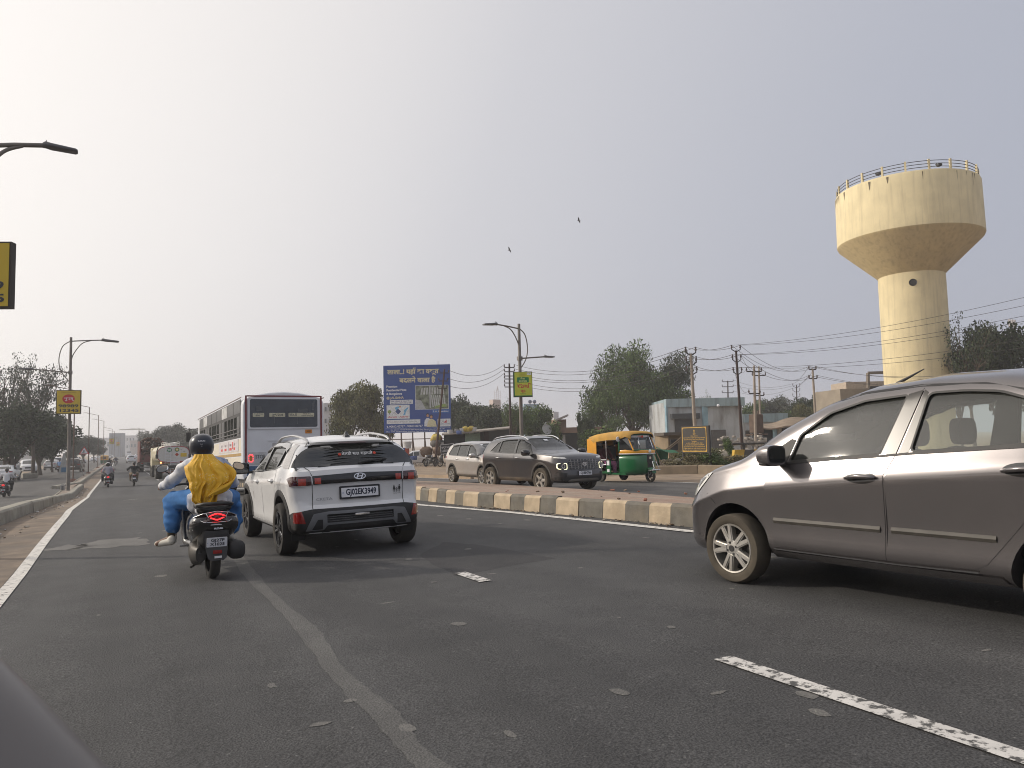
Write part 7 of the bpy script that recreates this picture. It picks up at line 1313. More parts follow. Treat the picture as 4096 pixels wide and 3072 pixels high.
def kiosk(px, py, d):
    q = dep(px, py, d); t = thing('kiosk', 'small white cabin with dark blue window under the trees', 'kiosk', (q.x, q.y, gz(q.x, q.y)), rad(8)); mb = MB(); mb.box((0, 1.3, 1.35), (3.0, 2.6, 2.7)); mb.prism([(-1.6, 2.7), (1.6, 2.7), (.9, 3.15), (0, 3.35), (-.9, 3.15)], 0, 2.8, frame((0, 2.7, 0), (1, 0, 0), (0, 0, 1)) if 0 else Matrix(((1, 0, 0, 0), (0, 0, 1, -.1), (0, 1, 0, 0), (0, 0, 0, 1)))); mb.build('wall', M('cabin_white', (.52, .52, .47), .8, var=.1, dirt=.3), t); mb = MB(); mb.box((.1, -.02, 1.9), (1.3, .06, .85)); mb.build('window', M('window_blue', (.02, .05, .09), .3), t)
    mb = MB(); mb.box((-3.2, 1.5, 1.15), (3.2, 2.2, 2.3)); mb.box((-3.2, 1.0, 2.36), (3.8, 3.4, .12)); mb.build('side_shed', M('shed_tan', (.26, .22, .16), .9, var=.2), t)
kiosk(188, 1862, 165)
# ------------------------------------------------------------------ trees and bushes
BARK = M('bark', (.085, .065, .05), .95, var=.3, scale=4, bump=.5, bscale=12)
def leafmat(n, c, isl=.55): return M(n, c, .65, var=.25, scale=.5, isl=isl, spec=.25)
LF = [leafmat('leaf_olive', (.115, .115, .042)), leafmat('leaf_dark', (.042, .058, .028)), leafmat('leaf_green', (.075, .115, .032)), leafmat('leaf_grey', (.075, .085, .062)), leafmat('leaf_dry', (.16, .14, .075))]
def leaves(r, centers, n, size, spread, droop=0, flat=1.0, asp=2.2):
    vs, fs = [], []
    C_ = np.array([c[:3] for c in centers]); R = np.array([c[3] for c in centers]); pr = R ** 2 / np.sum(R ** 2); ix = r.choice(len(C_), n, p=pr); d = r.normal(size=(n, 3)); d /= np.linalg.norm(d, axis=1)[:, None]; rad_ = R[ix] * (r.random(n) ** .45) * spread
    p = C_[ix] + d * rad_[:, None] * np.array([1, 1, flat]); a = r.normal(size=(n, 3)); a[:, 2] -= droop; a /= np.linalg.norm(a, axis=1)[:, None]; b = np.cross(a, r.normal(size=(n, 3))); b /= np.linalg.norm(b, axis=1)[:, None] + 1e-9; s = size * r.uniform(.55, 1.4, n)
    A, B_ = a * (s * asp / 2)[:, None], b * (s / 2)[:, None]; V4 = np.stack([p - A, p + B_ - A * .1, p + A, p - B_ - A * .1], 1).reshape(-1, 3); return [tuple(v) for v in V4], [(4 * i, 4 * i + 1, 4 * i + 2, 4 * i + 3) for i in range(n)]
PROTO = {}
def tree_proto(kind, seed, n, size):          # unit tree: height 1, crown about .8 wide
    r = np.random.default_rng(seed); q = random.Random(seed); tr = MB(); cen = []
    tz_, nl = {'round': (.28, 9), 'acacia': (.22, 11), 'tall': (.34, 12), 'bush': (.06, 8), 'dense': (.18, 10), 'ashoka': (.15, 5)}[kind]
    tr.tube([(0, 0, -.03), (.01, .01, tz_ * .5), (.0, .02, tz_)], [.028, .022, .019], 9)
    for k in range(nl):
        a = 2 * math.pi * k / nl + q.uniform(-.3, .3)
        if kind == 'tall': e = Vector((math.cos(a) * q.uniform(.12, .36), math.sin(a) * q.uniform(.12, .36), q.uniform(.62, .95)))
        elif kind == 'acacia': e = Vector((math.cos(a) * q.uniform(.2, .46), math.sin(a) * q.uniform(.2, .46), q.uniform(.35, .92)))
        elif kind == 'ashoka': e = Vector((math.cos(a) * .05, math.sin(a) * .05, .2 + .17 * k))
        else: e = Vector((math.cos(a) * q.uniform(.12, .34), math.sin(a) * q.uniform(.12, .34), q.uniform(.40, .85)))
        if kind == 'bush': e = Vector((math.cos(a) * q.uniform(.1, .38), math.sin(a) * q.uniform(.1, .38), q.uniform(.3, .75)))
        m = Vector((0, .02, tz_)).lerp(e, .5) + Vector((q.uniform(-.04, .04), q.uniform(-.04, .04), .05)); tr.tube([(0, .02, tz_ * .9), m, e], [.014, .009, .004], 6)
        cen.append((*e, {'round': .20, 'acacia': .17, 'tall': .13, 'bush': .24, 'dense': .22, 'ashoka': .10}[kind]))
        for j in range(4 if kind in ('tall', 'acacia') else 2):
            f = m.lerp(e, q.uniform(.2, 1)) + Vector((q.uniform(-.15, .15), q.uniform(-.15, .15), q.uniform(-.05, .14))); tr.tube([m.lerp(e, .4), f], [.006, .002], 5); cen.append((*f, {'round': .15, 'acacia': .12, 'tall': .085, 'bush': .16, 'dense': .18, 'ashoka': .08}[kind]))
    if kind in ('round', 'dense'): cen.append((0, 0, .62, .28))
    cr = MB(); v, f = leaves(r, cen, n, size, 1.0, {'acacia': 1.2, 'ashoka': 1.5}.get(kind, .2), .8, {'acacia': 3.4, 'ashoka': 3.0}.get(kind, 2.0)); cr.add(v, f)
    return tr.mesh('trunk', BARK, 60), cr.mesh('crown', LF[0], None, fix=False)
for kd, sd, n, sz in (('round', 1, 12000, .019), ('acacia', 2, 17000, .0105), ('tall', 3, 3000, .0125), ('bush', 4, 2600, .032), ('dense', 5, 13000, .021), ('ashoka', 6, 1500, .028), ('round2', 7, 12000, .019), ('dense2', 8, 13000, .021)): PROTO[kd] = tree_proto(kd.rstrip('2'), sd, n, sz)
def tree(kind, label, loc, h, w, leaf, rz=None, cat='tree', name=None, group='trees along the road'):
    t = thing(name or ('tree' if cat == 'tree' else 'bush'), label, cat, loc, rz if rz is not None else rng.uniform(0, 6), group); t.scale = (w, w, h)
    o = link('trunk', PROTO[kind][0], t); c = link('crown', PROTO[kind][1], t); c.material_slots[0].link = 'OBJECT'; c.material_slots[0].material = LF[leaf]; return t
def tr_px(kind, label, px, top, d, wpx, leaf, **k):    # by its middle, its top and its width in the photograph, at a chosen distance
    b = dep(px, 1780, d); z = gz(b.x, b.y); return tree(kind, label, (b.x, b.y, z), (dep(px, top, d).z - z) / .98, wpx * d / FPX / .82, leaf, **k)
tr_px('tall', 'tall thinly leaved tree at the far left edge', 18, 1440, 78, 230, 3); tr_px('tall', 'tall thinly leaved tree left of the yellow board', 135, 1440, 82, 230, 3, rz=1.0)
tr_px('dense', 'dark dense tree with a thick trunk behind the parked white SUV', 60, 1625, 74, 300, 1); tr_px('dense2', 'dark dense tree over the kiosk and parked cars', 165, 1640, 86, 260, 1); tr_px('dense', 'dark leafy tree left of the thin rusty lamp', 212, 1665, 100, 140, 1, rz=2)
for i, (px, top, d, wp, kd, lf, lb) in enumerate(((335, 1738, 150, 130, 'round', 3, 'hazy tree beyond the warning triangle'), (378, 1752, 190, 95, 'round2', 3, 'hazy rounded tree behind the third thin lamp'), (302, 1752, 130, 70, 'round2', 3, 'thin hazy tree between the nearest two poles'),
    (615, 1720, 190, 130, 'round', 3, 'hazy tree at the left end of the clump behind the trucks'), (690, 1700, 170, 110, 'dense', 3, 'tall hazy tree in the middle of the clump behind the trucks'), (760, 1712, 160, 160, 'round2', 3, 'broad hazy tree just left of the bus'), (655, 1735, 180, 120, 'dense2', 3, 'low hazy tree above the tanker walkway'))): tr_px(kd, lb, px, top, d, wp, lf)
tr_px('round', 'olive green tree between the bus and the blue billboard', 1405, 1522, 88, 190, 0); tr_px('round2', 'bushy olive tree touching the left side of the billboard', 1490, 1528, 86, 170, 0, rz=.6); tr_px('bush', 'low olive scrub under the tree beside the bus', 1345, 1640, 80, 120, 0); tr_px('round2', 'dark tree rising behind the right side of the billboard', 1822, 1580, 104, 130, 1)
for px, top, d, wp, kd, lf, lb in ((1905, 1622, 100, 160, 'dense', 1, 'dark bushy tree left of the dark cross arm pole'), (1975, 1615, 96, 150, 'dense2', 1, 'dark bushy tree right behind the tarpaulin shacks'), (2055, 1600, 80, 100, 'tall', 2, 'bright green tree behind the green petrol board'), (2062, 1612, 82, 110, 'round', 2, 'leafy green tree left of the lamp behind the dark SUV'), (2150, 1618, 92, 150, 'round2', 2, 'green tree right of the lamp behind the dark SUV'), (2210, 1660, 88, 80, 'bush', 2, 'low green shrubbery before the brick house'),
    (2320, 1648, 76, 60, 'ashoka', 1, 'drooping narrow tree left of the big feathery tree'), (2350, 1655, 84, 70, 'round', 1, 'small round tree behind the drooping narrow tree'), (2400, 1690, 66, 140, 'bush', 2, 'pale green scrub below the left side of the big feathery tree')): tr_px(kd, lb, px, top, d, wp, lf)
tr_px('acacia', 'big feathery tree behind the auto rickshaw', 2545, 1398, 96, 300, 2, rz=.5); tr_px('acacia', 'darker feathery tree merging with the big feathery tree', 2650, 1425, 104, 240, 1, rz=2.2); tr_px('acacia', 'lower feathery growth left of the big feathery tree', 2450, 1530, 92, 200, 2, rz=4)
for px, top, d, wp, kd, lf, lb in ((2835, 1575, 108, 60, 'tall', 2, 'sprig of green showing above the blue and white building'), (3010, 1600, 112, 110, 'round', 2, 'green tree right of the dark leaning pole'), (3100, 1592, 130, 140, 'dense', 3, 'grey green tree between the twin pole and the pale pole'), (3160, 1640, 100, 150, 'round2', 2, 'sunlit green tree above the low blue wall'), (3255, 1566, 104, 150, 'dense2', 1, 'dark round tree behind the single pale pole'), (3225, 1610, 98, 120, 'round', 0, 'olive tree just left of the single pale pole')): tr_px(kd, lb, px, top, d, wp, lf)
tr_px('tall', 'dark open tree right of the water tower', 3900, 1268, 66, 230, 1, rz=.3); tr_px('dense', 'dark full tree at the right edge above the hatchback roof', 4010, 1300, 70, 260, 1); tr_px('round', 'dark lower tree hugging the water tower shaft', 3850, 1350, 72, 190, 1, rz=2)
for i, (px, py, d, hh, wd, lf, lb) in enumerate(((2710, 1878, 31, .9, 1.7, 4, 'dry pale weeds left of the notice board'), (2790, 1880, 33, 1.2, 1.6, 4, 'green weeds right behind the notice board legs'), (2860, 1876, 33, 1.25, 1.8, 2, 'tallest green weeds right of the notice board'), (2930, 1870, 34, 1.0, 1.6, 4, 'pale weeds before the yellow and black barrier'), (2760, 1850, 36, 1.4, 2.0, 0, 'weed clump between green tent and notice board'), (2830, 1840, 40, 1.5, 2.2, 0, 'olive weed clump behind the notice board'), (2920, 1840, 41, 2.3, .9, 2, 'tall leafy weed at the foot of the dark pole'), (3010, 1850, 38, 1.0, 2.2, 0, 'weeds behind the barrier rail'), (2660, 1868, 38, .8, 1.2, 2, 'low weeds at the foot of the green tent'))):
    p = dep(px, py, d + 6); tree('bush', lb, (p.x, p.y, gz(p.x, p.y) - .05), hh * .85, wd * 1.2, lf, cat='bush', name='bush', group='weeds round the notice board')
for i, (x, y, h, lb) in enumerate(((-34, -4, 10, 'leafy tree beside the service road, behind the camera'), (-30, 7, 9, 'leafy tree across the service road, level with the camera'), (-38, 16, 11, 'tall leafy tree across the service road, outside the left edge'), (-31, 27, 9, 'leafy tree across the service road, beyond the left edge'), (-36, 40, 11, 'big leafy tree across the service road, beyond the left edge'))): tree(('dense', 'round', 'dense2', 'round2', 'dense')[i], lb, (x, y, gz(x, y)), h, 11, 1)
# ------------------------------------------------------------------ billboard
BD = 78.0; b0, b1, b2 = dep(1533, 1463, BD), dep(1800, 1465, BD), dep(1545, 1733, BD); bw = (b1 - b0).length * 1.0; bh = b0.z - b2.z; bc = (b0 + b1) / 2; BA = math.atan2(b1.y - b0.y, b1.x - b0.x)
bb = thing('billboard', 'big blue property billboard with white Hindi headline', 'billboard', (bc.x, bc.y, gz(bc.x, bc.y)), BA); zb, zt = b2.z - gz(bc.x, bc.y), b0.z - gz(bc.x, bc.y)
mb = MB(); mb.box((0, .1, (zb + zt) / 2), (bw, .2, zt - zb)); mb.build('panel', M('board_blue', (.022, .065, .27), .5, var=.06, scale=.5), bb)
mb = MB(); BT = frame((-bw / 2, -.004, zb), (1, 0, 0), (0, 0, 1)); BT = BT @ Matrix.Diagonal((bw / 140, (zt - zb) / 140, 1, 1))        # drawn on a 140 x 140 field
T1, T2, T3 = BT, BT @ Matrix.Translation((0, 0, .006)), BT @ Matrix.Translation((0, 0, .012))
CREAM_, WHT, SKY, RD, GRY, INK, GRN_, TAN, DK = range(9)
put_text(mb, 'लाला..! यहाँ का वक़्त', 62, 126, 13.5, T2, CREAM_, bold=.035, w=108); put_text(mb, 'बदलने वाला है', 71, 108, 13.5, T2, CREAM_, bold=.035, w=76)
for i, s in enumerate(('Premium', 'Residential Plots', '& Bungalows')): put_text(mb, s, 6, 96 - i * 7.6, 6.3, T2, WHT, bold=.035, align='LEFT')
put_text(mb, '@ JALISANA', 6, 72.5, 6.5, T2, CREAM_, bold=.025, align='LEFT'); mb.prism(rrect(13, 59, 61, 68, 1.2), 0, .004, T1, WHT); put_text(mb, 'Near Honda & Suzuki Plant', 37, 65.4, 3.0, T2, INK, w=44); put_text(mb, '(MANDAL BECHARAJI SIR)', 37, 61.4, 3.0, T2, INK, w=44)
mb.prism(rrect(6, 29, 54, 57.5, .6), 0, .004, T1, WHT); mb.prism([(26, 46), (33, 53), (30, 55), (23, 52)], 0, .007, T1, SKY); mb.prism([(24, 44), (30, 50), (36, 44), (30, 38)], 0, .009, T1, INK); mb.prism(ell(12, 44, 4, 3.4, 14), 0, .007, T1, GRN_); mb.prism([(11.6, 38), (12.4, 38), (12.4, 42), (11.6, 42)], 0, .008, T1, DK); mb.prism([(40, 37), (45, 37), (46, 43), (52, 52), (49, 52), (42, 46), (43, 41)], 0, .007, T1, SKY); mb.prism([(16, 37), (22, 43.5), (28, 37), (27, 37), (22, 42), (17, 37)], 0, .010, T1, GRY); mb.prism(ell(34, 54, 2.4, 1.8, 12), 0, .006, T1, TAN)
put_text(mb, 'Aurum - Aakriti', 30, 33, 5.2, T2, RD, w=42, shear=.25); mb.prism(rrect(6, 18.5, 76, 27, .5), 0, .004, T1, WHT); put_text(mb, 'Plots From 8 Lakh Onwards...', 41, 22.8, 4.6, T2, GRY, w=62); put_text(mb, '90812 02727 | 90813 02727', 46, 13, 5.8, T2, WHT, bold=.02, w=70); mb.prism([(6, 14.5), (7.6, 15), (8, 12.8), (9.6, 11), (8.6, 10.2), (6.5, 12)], 0, .006, T1, WHT)
mb.prism(rrect(2, 8.6, 138, 8.9, .1), 0, .005, T1, WHT); put_text(mb, 'Site : Jalisana-Viroktan Road, Near Honda Plant, Mandal, Ahmedabad - 382 130', 70, 6.2, 2.7, T2, WHT, w=112); put_text(mb, 'Office : Hall-2, Aamdhya Homes, First Floor, Opp. Earth School, Zundal, Gandhinagar - 382 424', 70, 2.4, 2.7, T2, WHT, w=132)
mb.prism([(66, 47), (136, 47), (136, 97), (66, 97)], 0, .004, T1, WHT); mb.prism([(66.8, 47.8), (135.2, 47.8), (135.2, 96.2), (66.8, 96.2)], 0, .006, T1, 9); mb.prism([(67, 48), (88, 48), (78, 66), (67, 68)], 0, .007, T1, GRY)
for k in range(9): x = 80 + k * 5.4; mb.prism([(x - 3 + k * .3, 78), (x + .6 + k * .3, 78), (x + 2.5, 92), (x - .8, 92)], 0, .008, T1, 10)
for k in range(7): x = 99 + k * 4.1; mb.prism([(x + 3, 52 + k), (x + 5.6, 52 + k), (x + 2.4 + k * .2, 76), (x - .2 + k * .2, 76)], 0, .008, T1, 10)
mb.prism([(96, 50), (99, 50), (98, 95), (95.5, 95)], 0, .009, T1, GRY); mb.prism([(106, 50), (132, 52), (128, 58), (108, 55)], 0, .0075, T1, GRN_)
mb.prism(rrect(101, 39, 137, 46, .6), 0, .004, T1, 11); put_text(mb, '5', 104, 42.5, 4.6, T2, WHT); put_text(mb, 'Amenities', 124, 42.5, 4.4, T2, WHT, w=22); mb.prism([(109 + 1.9 * (1 if k % 2 == 0 else .45) * math.sin(k * math.pi / 5), 42.5 + 1.9 * (1 if k % 2 == 0 else .45) * math.cos(k * math.pi / 5)) for k in range(10)], 0, .007, T1, CREAM_)
for x, hy, mi in ((91.5, 34, DK), (99, 31, DK)): mb.prism(ell(x, hy + 1, 3.4, 4.2, 16), 0, .006, T1, mi); mb.prism(ell(x, hy, 2.5, 3.1, 16), 0, .008, T1, TAN)
mb.prism([(84, 12), (85, 24), (89, 29), (94, 29), (98, 24), (98, 12)], 0, .007, T1, WHT); mb.prism([(89, 11), (92, 22), (96, 27), (102, 27), (108, 22), (110, 11)], 0, .0085, T1, CREAM_)
mb.prism(rrect(112, 11, 139, 27, .8), 0, .004, T1, WHT); mb.prism([(124, 19), (128, 22), (131, 25), (131, 18.5)], 0, .007, T1, RD); mb.prism([(119, 19), (124, 23), (128, 19), (126.6, 19), (124, 21.6), (121, 19)], 0, .006, T1, GRY); put_text(mb, 'AAMDHYA BUILDERS', 125.5, 16, 2.4, T2, INK, w=23)
mb.build('printed_sheet', [M('print_cream', (.62, .57, .36), .6), M('print_white', (.66, .68, .70), .6), M('print_sky', (.12, .36, .60), .6), M('print_red', (.50, .05, .06), .6), M('print_grey', (.40, .41, .42), .6), M('print_ink', (.03, .06, .20), .6), M('print_green', (.25, .34, .10), .6), M('print_skin', (.48, .27, .17), .6), M('print_dark', (.03, .025, .025), .6), M('print_field', (.17, .19, .14), .6, var=.7, scale=2.2), M('print_plot', (.44, .45, .44), .6, var=.3, scale=3), M('print_midblue', (.04, .13, .40), .6)], bb)
for x in (-.42, -.25, -.08, .10, .27, .44): mb = MB(); mb.bar((x * bw, .3, -.3), (x * bw, .3, zt - .2), .12, .12); mb.build('post', RUST, bb); mb = MB(); mb.bar((x * bw, .3, zb * .9), (x * bw, 2.6, 0), .08, .08); mb.build('stay', RUST, bb)
for z in (.35, .8): mb = MB(); mb.bar((-.46 * bw, .3, zb * z), (.46 * bw, .3, zb * z), .08, .08); mb.build('cross_bar', RUST, bb)
mb = MB(); mb.tube([(.32 * bw, .1, zt), (.32 * bw, .1, zt + .35)], .02, 6); mb.build('spike', RUST, bb)
# ------------------------------------------------------------------ power poles and wires
WOODP = M('pole_dark', (.040, .022, .018), .75, var=.3, scale=4, dirt=.3, dirtcol=(.10, .06, .04)); CONCP = M('pole_concrete', (.34, .29, .24), .9, var=.15, scale=3, dirt=.4); IRON = M('iron_dark', (.025, .018, .016), .7)
ENDS = {}
def power_pole(key, label, px, base, top, d, arms, mat, wid, lean=0, kind='v', bot=None):
    b, tp = dep(px + lean, base, d), dep(px, top, d); b.z = min(b.z, gz(b.x, b.y)) if bot is None else b.z; t = thing('power_pole', label, 'power pole', b, 0, 'power poles'); v = tp - b; r = wid * d / FPX / 2
    mb = MB(); mb.tube([(0, 0, -.2), tuple(v * .5), tuple(v)], [r * 1.25, r, r * .75], 10); mb.build('pole', mat, t, 40); E = []; ax = CR.normalized()
    for py, half, up in arms:
        c = dep(px + lean * (py - top) / max(1, base - top), py, d) - b; h = half * d / FPX; u = up * d / FPX; mb = MB(); e0, e1 = c - ax * h + Vector((0, 0, u)), c + ax * h + Vector((0, 0, u))
        if kind == 'v': mb.tube([tuple(e0 + Vector((0, 0, u * .6))), tuple(e0), tuple(c), tuple(e1), tuple(e1 + Vector((0, 0, u * .6)))], r * .36, 6)
        else: mb.bar(e0, e1, r * .8, r * .8)
        mb.build('cross_arm', IRON, t, 40)
        for e in (e0, e1): mb = MB(); zz = u * .6 if kind == 'v' else r * .6; mb.lathe([(0, zz), (r * .55, zz), (r * .7, zz + r * .7), (r * .35, zz + r * 1.4), (r * .5, zz + r * 2.2), (0, zz + r * 2.4)], 8, 0, Matrix.Translation(e)); mb.build('insulator', M('insulator', (.06, .035, .03), .3), t, 40); E.append(b + e + Vector((0, 0, zz + r * 2)))
    ENDS[key] = E; return t
power_pole('p1', 'pale concrete power pole with three forked arms before the blue and white building', 2763, 1790, 1414, 54, ((1422, 20, 12), (1463, 20, 14), (1500, 20, 12)), CONCP, 14, 22)
power_pole('p2', 'dark leaning power pole with forked arms right of the pale concrete pole', 2944, 1778, 1402, 46, ((1408, 17, 10), (1452, 17, 14), (1500, 17, 12)), WOODP, 11, 26)
power_pole('p3', 'left pole of the twin pale transformer poles', 3016, 1790, 1462, 60, ((1490, 30, 4), (1574, 22, 0)), CONCP, 11, 6, 'h'); power_pole('p4', 'right pole of the twin pale transformer poles', 3035, 1790, 1465, 62, ((1512, 26, 10), (1582, 18, 0)), CONCP, 9, 8, 'h')
power_pole('p5', 'single pale pole with two short arms left of the hatchback roof', 3250, 1660, 1474, 62, ((1480, 14, 2), (1514, 16, 0)), CONCP, 10, 12, 'h'); power_pole('p6', 'small dark pole with three straight arms behind the blue and white building', 2911, 1700, 1523, 110, ((1527, 22, 0), (1547, 22, 0), (1571, 22, 0)), WOODP, 6, 0, 'h')
power_pole('p7', 'small dark far pole with forked arms over the round trees', 3186, 1690, 1540, 110, ((1552, 14, 8), (1570, 14, 8), (1592, 14, 8)), WOODP, 5, 0); power_pole('p8', 'dark pole with many short arms left of the green petrol board', 2037, 1800, 1454, 78, tuple((y, 20, 0) for y in (1470, 1487, 1504, 1516, 1532, 1548)), WOODP, 9, 6, 'h')
power_pole('p9', 'leaning rusty brown pole in front of the blue billboard', 1778, 1850, 1476, 69, ((1492, 18, 0), (1524, 18, 0), (1553, 18, 0)), M('pole_brown', (.075, .04, .03), .8, var=.3, scale=3), 9, -40, 'h')
mb = MB(); q = dep(3025, 1695, 61); mb.box((0, 0, 0), (.9, .7, 1.5), bev=.05); mb.box((0, 0, -.85), (1.6, .8, .12)); [mb.tube([(x, 0, .75), (x, 0, 1.05)], .06, 8) for x in (-.25, 0, .25)]; o = mb.build('transformer', M('transformer_rust', (.11, .075, .055), .8, var=.3, scale=3)); o.location = q; tag(o, 'rusty transformer box hung between the twin pale poles', 'transformer')
WIRE = M('wire', (.035, .032, .032), .6)
def wire(a, b, sag, label, r=.016):
    mb = MB(); a, b = Vector(a), Vector(b); mb.tube([tuple(a.lerp(b, k / 18) - Vector((0, 0, sag * 4 * (k / 18) * (1 - k / 18)))) for k in range(19)], r, 5); tag(mb.build('power_line', WIRE, None, 60), label, 'power line', 'overhead power lines')
def W_(k, i): return ENDS[k][i % len(ENDS[k])]
for i in range(6):
    wire(W_('p1', i), W_('p2', i), .25, 'wire between the pale forked pole and the dark leaning pole', .014)
    wire(W_('p1', i), W_('p8', i * 2 + 1), 1.2, 'wire from the pale forked pole left towards the many armed dark pole', .018)
for i, (py0, py1) in enumerate(((1408, 1165), (1425, 1200), (1452, 1242), (1470, 1265), (1503, 1340), (1520, 1375))): wire(W_('p2', i), dep(4200, py1, 30), .35, 'wire rising from the dark leaning pole across the water tower', .009)
for i, (py0, py1) in enumerate(((1480, 1492), (1484, 1500), (1514, 1532), (1516, 1528))): wire(W_('p5', i), dep(3900, py1, 48), .5, 'wire from the single pale pole to the right past the tower base', .013)
for i in range(4): wire(W_('p2', i), W_('p5', i), .9, 'wire from the dark leaning pole to the single pale pole', .012)
for i in range(3): wire(W_('p5', i), W_('p7', i), .3, 'wire from the single pale pole to the small dark far pole', .014); wire(W_('p8', i * 2), W_('p9', i * 2 + 1), .8, 'wire between the many armed dark pole and the leaning brown pole', .018); wire(W_('p6', i * 2 + 1), W_('p7', i), .8, 'wire between the two small dark far poles', .014)
for i in range(3): wire(W_('p3', i), W_('p2', i + 2), .7, 'wire from the twin pale poles to the dark leaning pole', .010)
# ------------------------------------------------------------------ buildings and shacks on the right
PLA = stained('plaster_white', (.44, .46, .47), .9, dirtc=(.17, .155, .14), sc=.9); PLB = stained('plaster_blue', (.30, .39, .42), .9, dirtc=(.13, .14, .14), sc=1.3); BLUE2 = M('faded_blue', (.30, .46, .54), .9, var=.2, scale=1)
def slab(t, nm, px0, py0, px1, py1, d, th, mat, dz=0):      # a wall or panel facing the road, from its corners in the photograph
    a, b = dep(px0, py0, d), dep(px1, py1, d); w_ = math.hypot(b.x - a.x, b.y - a.y); mb = MB(); mb.box((0, th / 2, 0), (w_, th, abs(a.z - b.z))); o = mb.build(nm, mat, t)
    c = (a + b) / 2; L_ = t.matrix_world if 0 else None; o.location = c - t.location; o.rotation_euler.z = math.atan2(b.y - a.y, b.x - a.x) if abs(b.x - a.x) > .01 else 0; return o
def place(nm, label, cat, px, py, d, group=None): b = dep(px, py, d); return thing(nm, label, cat, (b.x, b.y, gz(b.x, b.y)), 0, group)
t = place('concrete_building', 'stained white and blue flat roofed building with dark shutter', 'building', 2820, 1790, 82); slab(t, 'wall', 2666, 1608, 2978, 1840, 82, 8, PLA); slab(t, 'parapet', 2664, 1596, 2980, 1622, 81.9, 8.2, PLB); slab(t, 'shutter', 2700, 1672, 2790, 1790, 81.7, .4, M('shutter_grey', (.055, .056, .058), .6, stretch=(1, 1, 14), var=.3, scale=2)); slab(t, 'lintel', 2688, 1655, 2802, 1674, 81.2, 1.2, M('lintel_dark', (.06, .065, .07), .9)); slab(t, 'blue_stripe', 2812, 1622, 2838, 1800, 81.85, .2, BLUE2); slab(t, 'blue_corner', 2664, 1622, 2684, 1800, 81.8, .2, BLUE2); slab(t, 'grey_door', 2846, 1720, 2907, 1800, 81.6, .2, M('door_grey', (.10, .095, .09), .8, var=.2)); mb = MB(); q = dep(2873, 1622, 81.5) - t.location; mb.ball(q, .16); mb.build('wall_lamp', PLW, t)
t = place('low_building', 'long low stained blue wall right of the dark leaning pole', 'building', 3060, 1790, 98); slab(t, 'wall', 2980, 1668, 3152, 1830, 98, 5, PLA); slab(t, 'parapet', 2979, 1656, 3154, 1686, 97.9, 5.2, PLB); slab(t, 'window', 2982, 1722, 3002, 1752, 97.7, .2, GL_D); slab(t, 'window', 3125, 1700, 3145, 1730, 97.7, .2, GL_D)
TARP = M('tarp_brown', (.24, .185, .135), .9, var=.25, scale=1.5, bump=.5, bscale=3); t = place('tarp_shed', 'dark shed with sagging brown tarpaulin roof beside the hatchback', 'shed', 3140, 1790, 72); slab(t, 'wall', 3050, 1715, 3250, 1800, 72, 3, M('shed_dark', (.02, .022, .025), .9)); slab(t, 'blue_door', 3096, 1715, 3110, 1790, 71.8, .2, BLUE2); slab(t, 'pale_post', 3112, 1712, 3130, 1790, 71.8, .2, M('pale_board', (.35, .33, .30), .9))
mb = MB(); rows = [[(dep(3040 + 230 * u, 1708 - 36 * u * v + (6 * math.sin(u * 9)) - 14 * v, 71 + 4 * v) - t.location) for u in np.linspace(0, 1, 12)] for v in np.linspace(0, 1, 4)]; mb.grid(rows); mb.grid([[p - Vector((0, 0, .12)) for p in rows[0]], rows[0]]); mb.build('roof', TARP, t, 60)
# shacks left of the big tree
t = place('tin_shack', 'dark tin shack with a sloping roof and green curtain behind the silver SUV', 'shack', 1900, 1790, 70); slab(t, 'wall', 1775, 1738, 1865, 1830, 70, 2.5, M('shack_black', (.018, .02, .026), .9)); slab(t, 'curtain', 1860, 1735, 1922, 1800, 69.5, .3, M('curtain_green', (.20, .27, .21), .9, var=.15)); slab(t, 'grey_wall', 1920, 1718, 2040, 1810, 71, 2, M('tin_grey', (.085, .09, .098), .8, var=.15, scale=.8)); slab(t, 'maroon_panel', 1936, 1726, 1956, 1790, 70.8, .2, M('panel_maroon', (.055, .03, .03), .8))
mb = MB(); mb.grid([[dep(1768 + 270 * u, 1737 - 26 * u - 6 * v, 68.5 + 4 * v) - t.location for u in np.linspace(0, 1, 8)] for v in (0, 1)]); mb.grid([[dep(1768 + 270 * u, 1742 - 26 * u, 68.5) - t.location for u in np.linspace(0, 1, 8)], [dep(1768 + 270 * u, 1737 - 26 * u, 68.5) - t.location for u in np.linspace(0, 1, 8)]]); mb.build('roof', M('roof_dusty', (.28, .25, .22), .9, var=.25, scale=1.5), t)
JUNK = [M('junk_yellow', (.50, .38, .08)), M('junk_white', (.5, .5, .5)), M('junk_blue', (.06, .10, .28)), M('junk_red', (.40, .06, .03)), M('junk_grey', (.16, .15, .14)), M('junk_brown', (.16, .10, .06))]
jl = ['crumpled yellow bundle', 'white plastic tub', 'blue crate', 'red drum', 'grey bundle', 'brown sack']
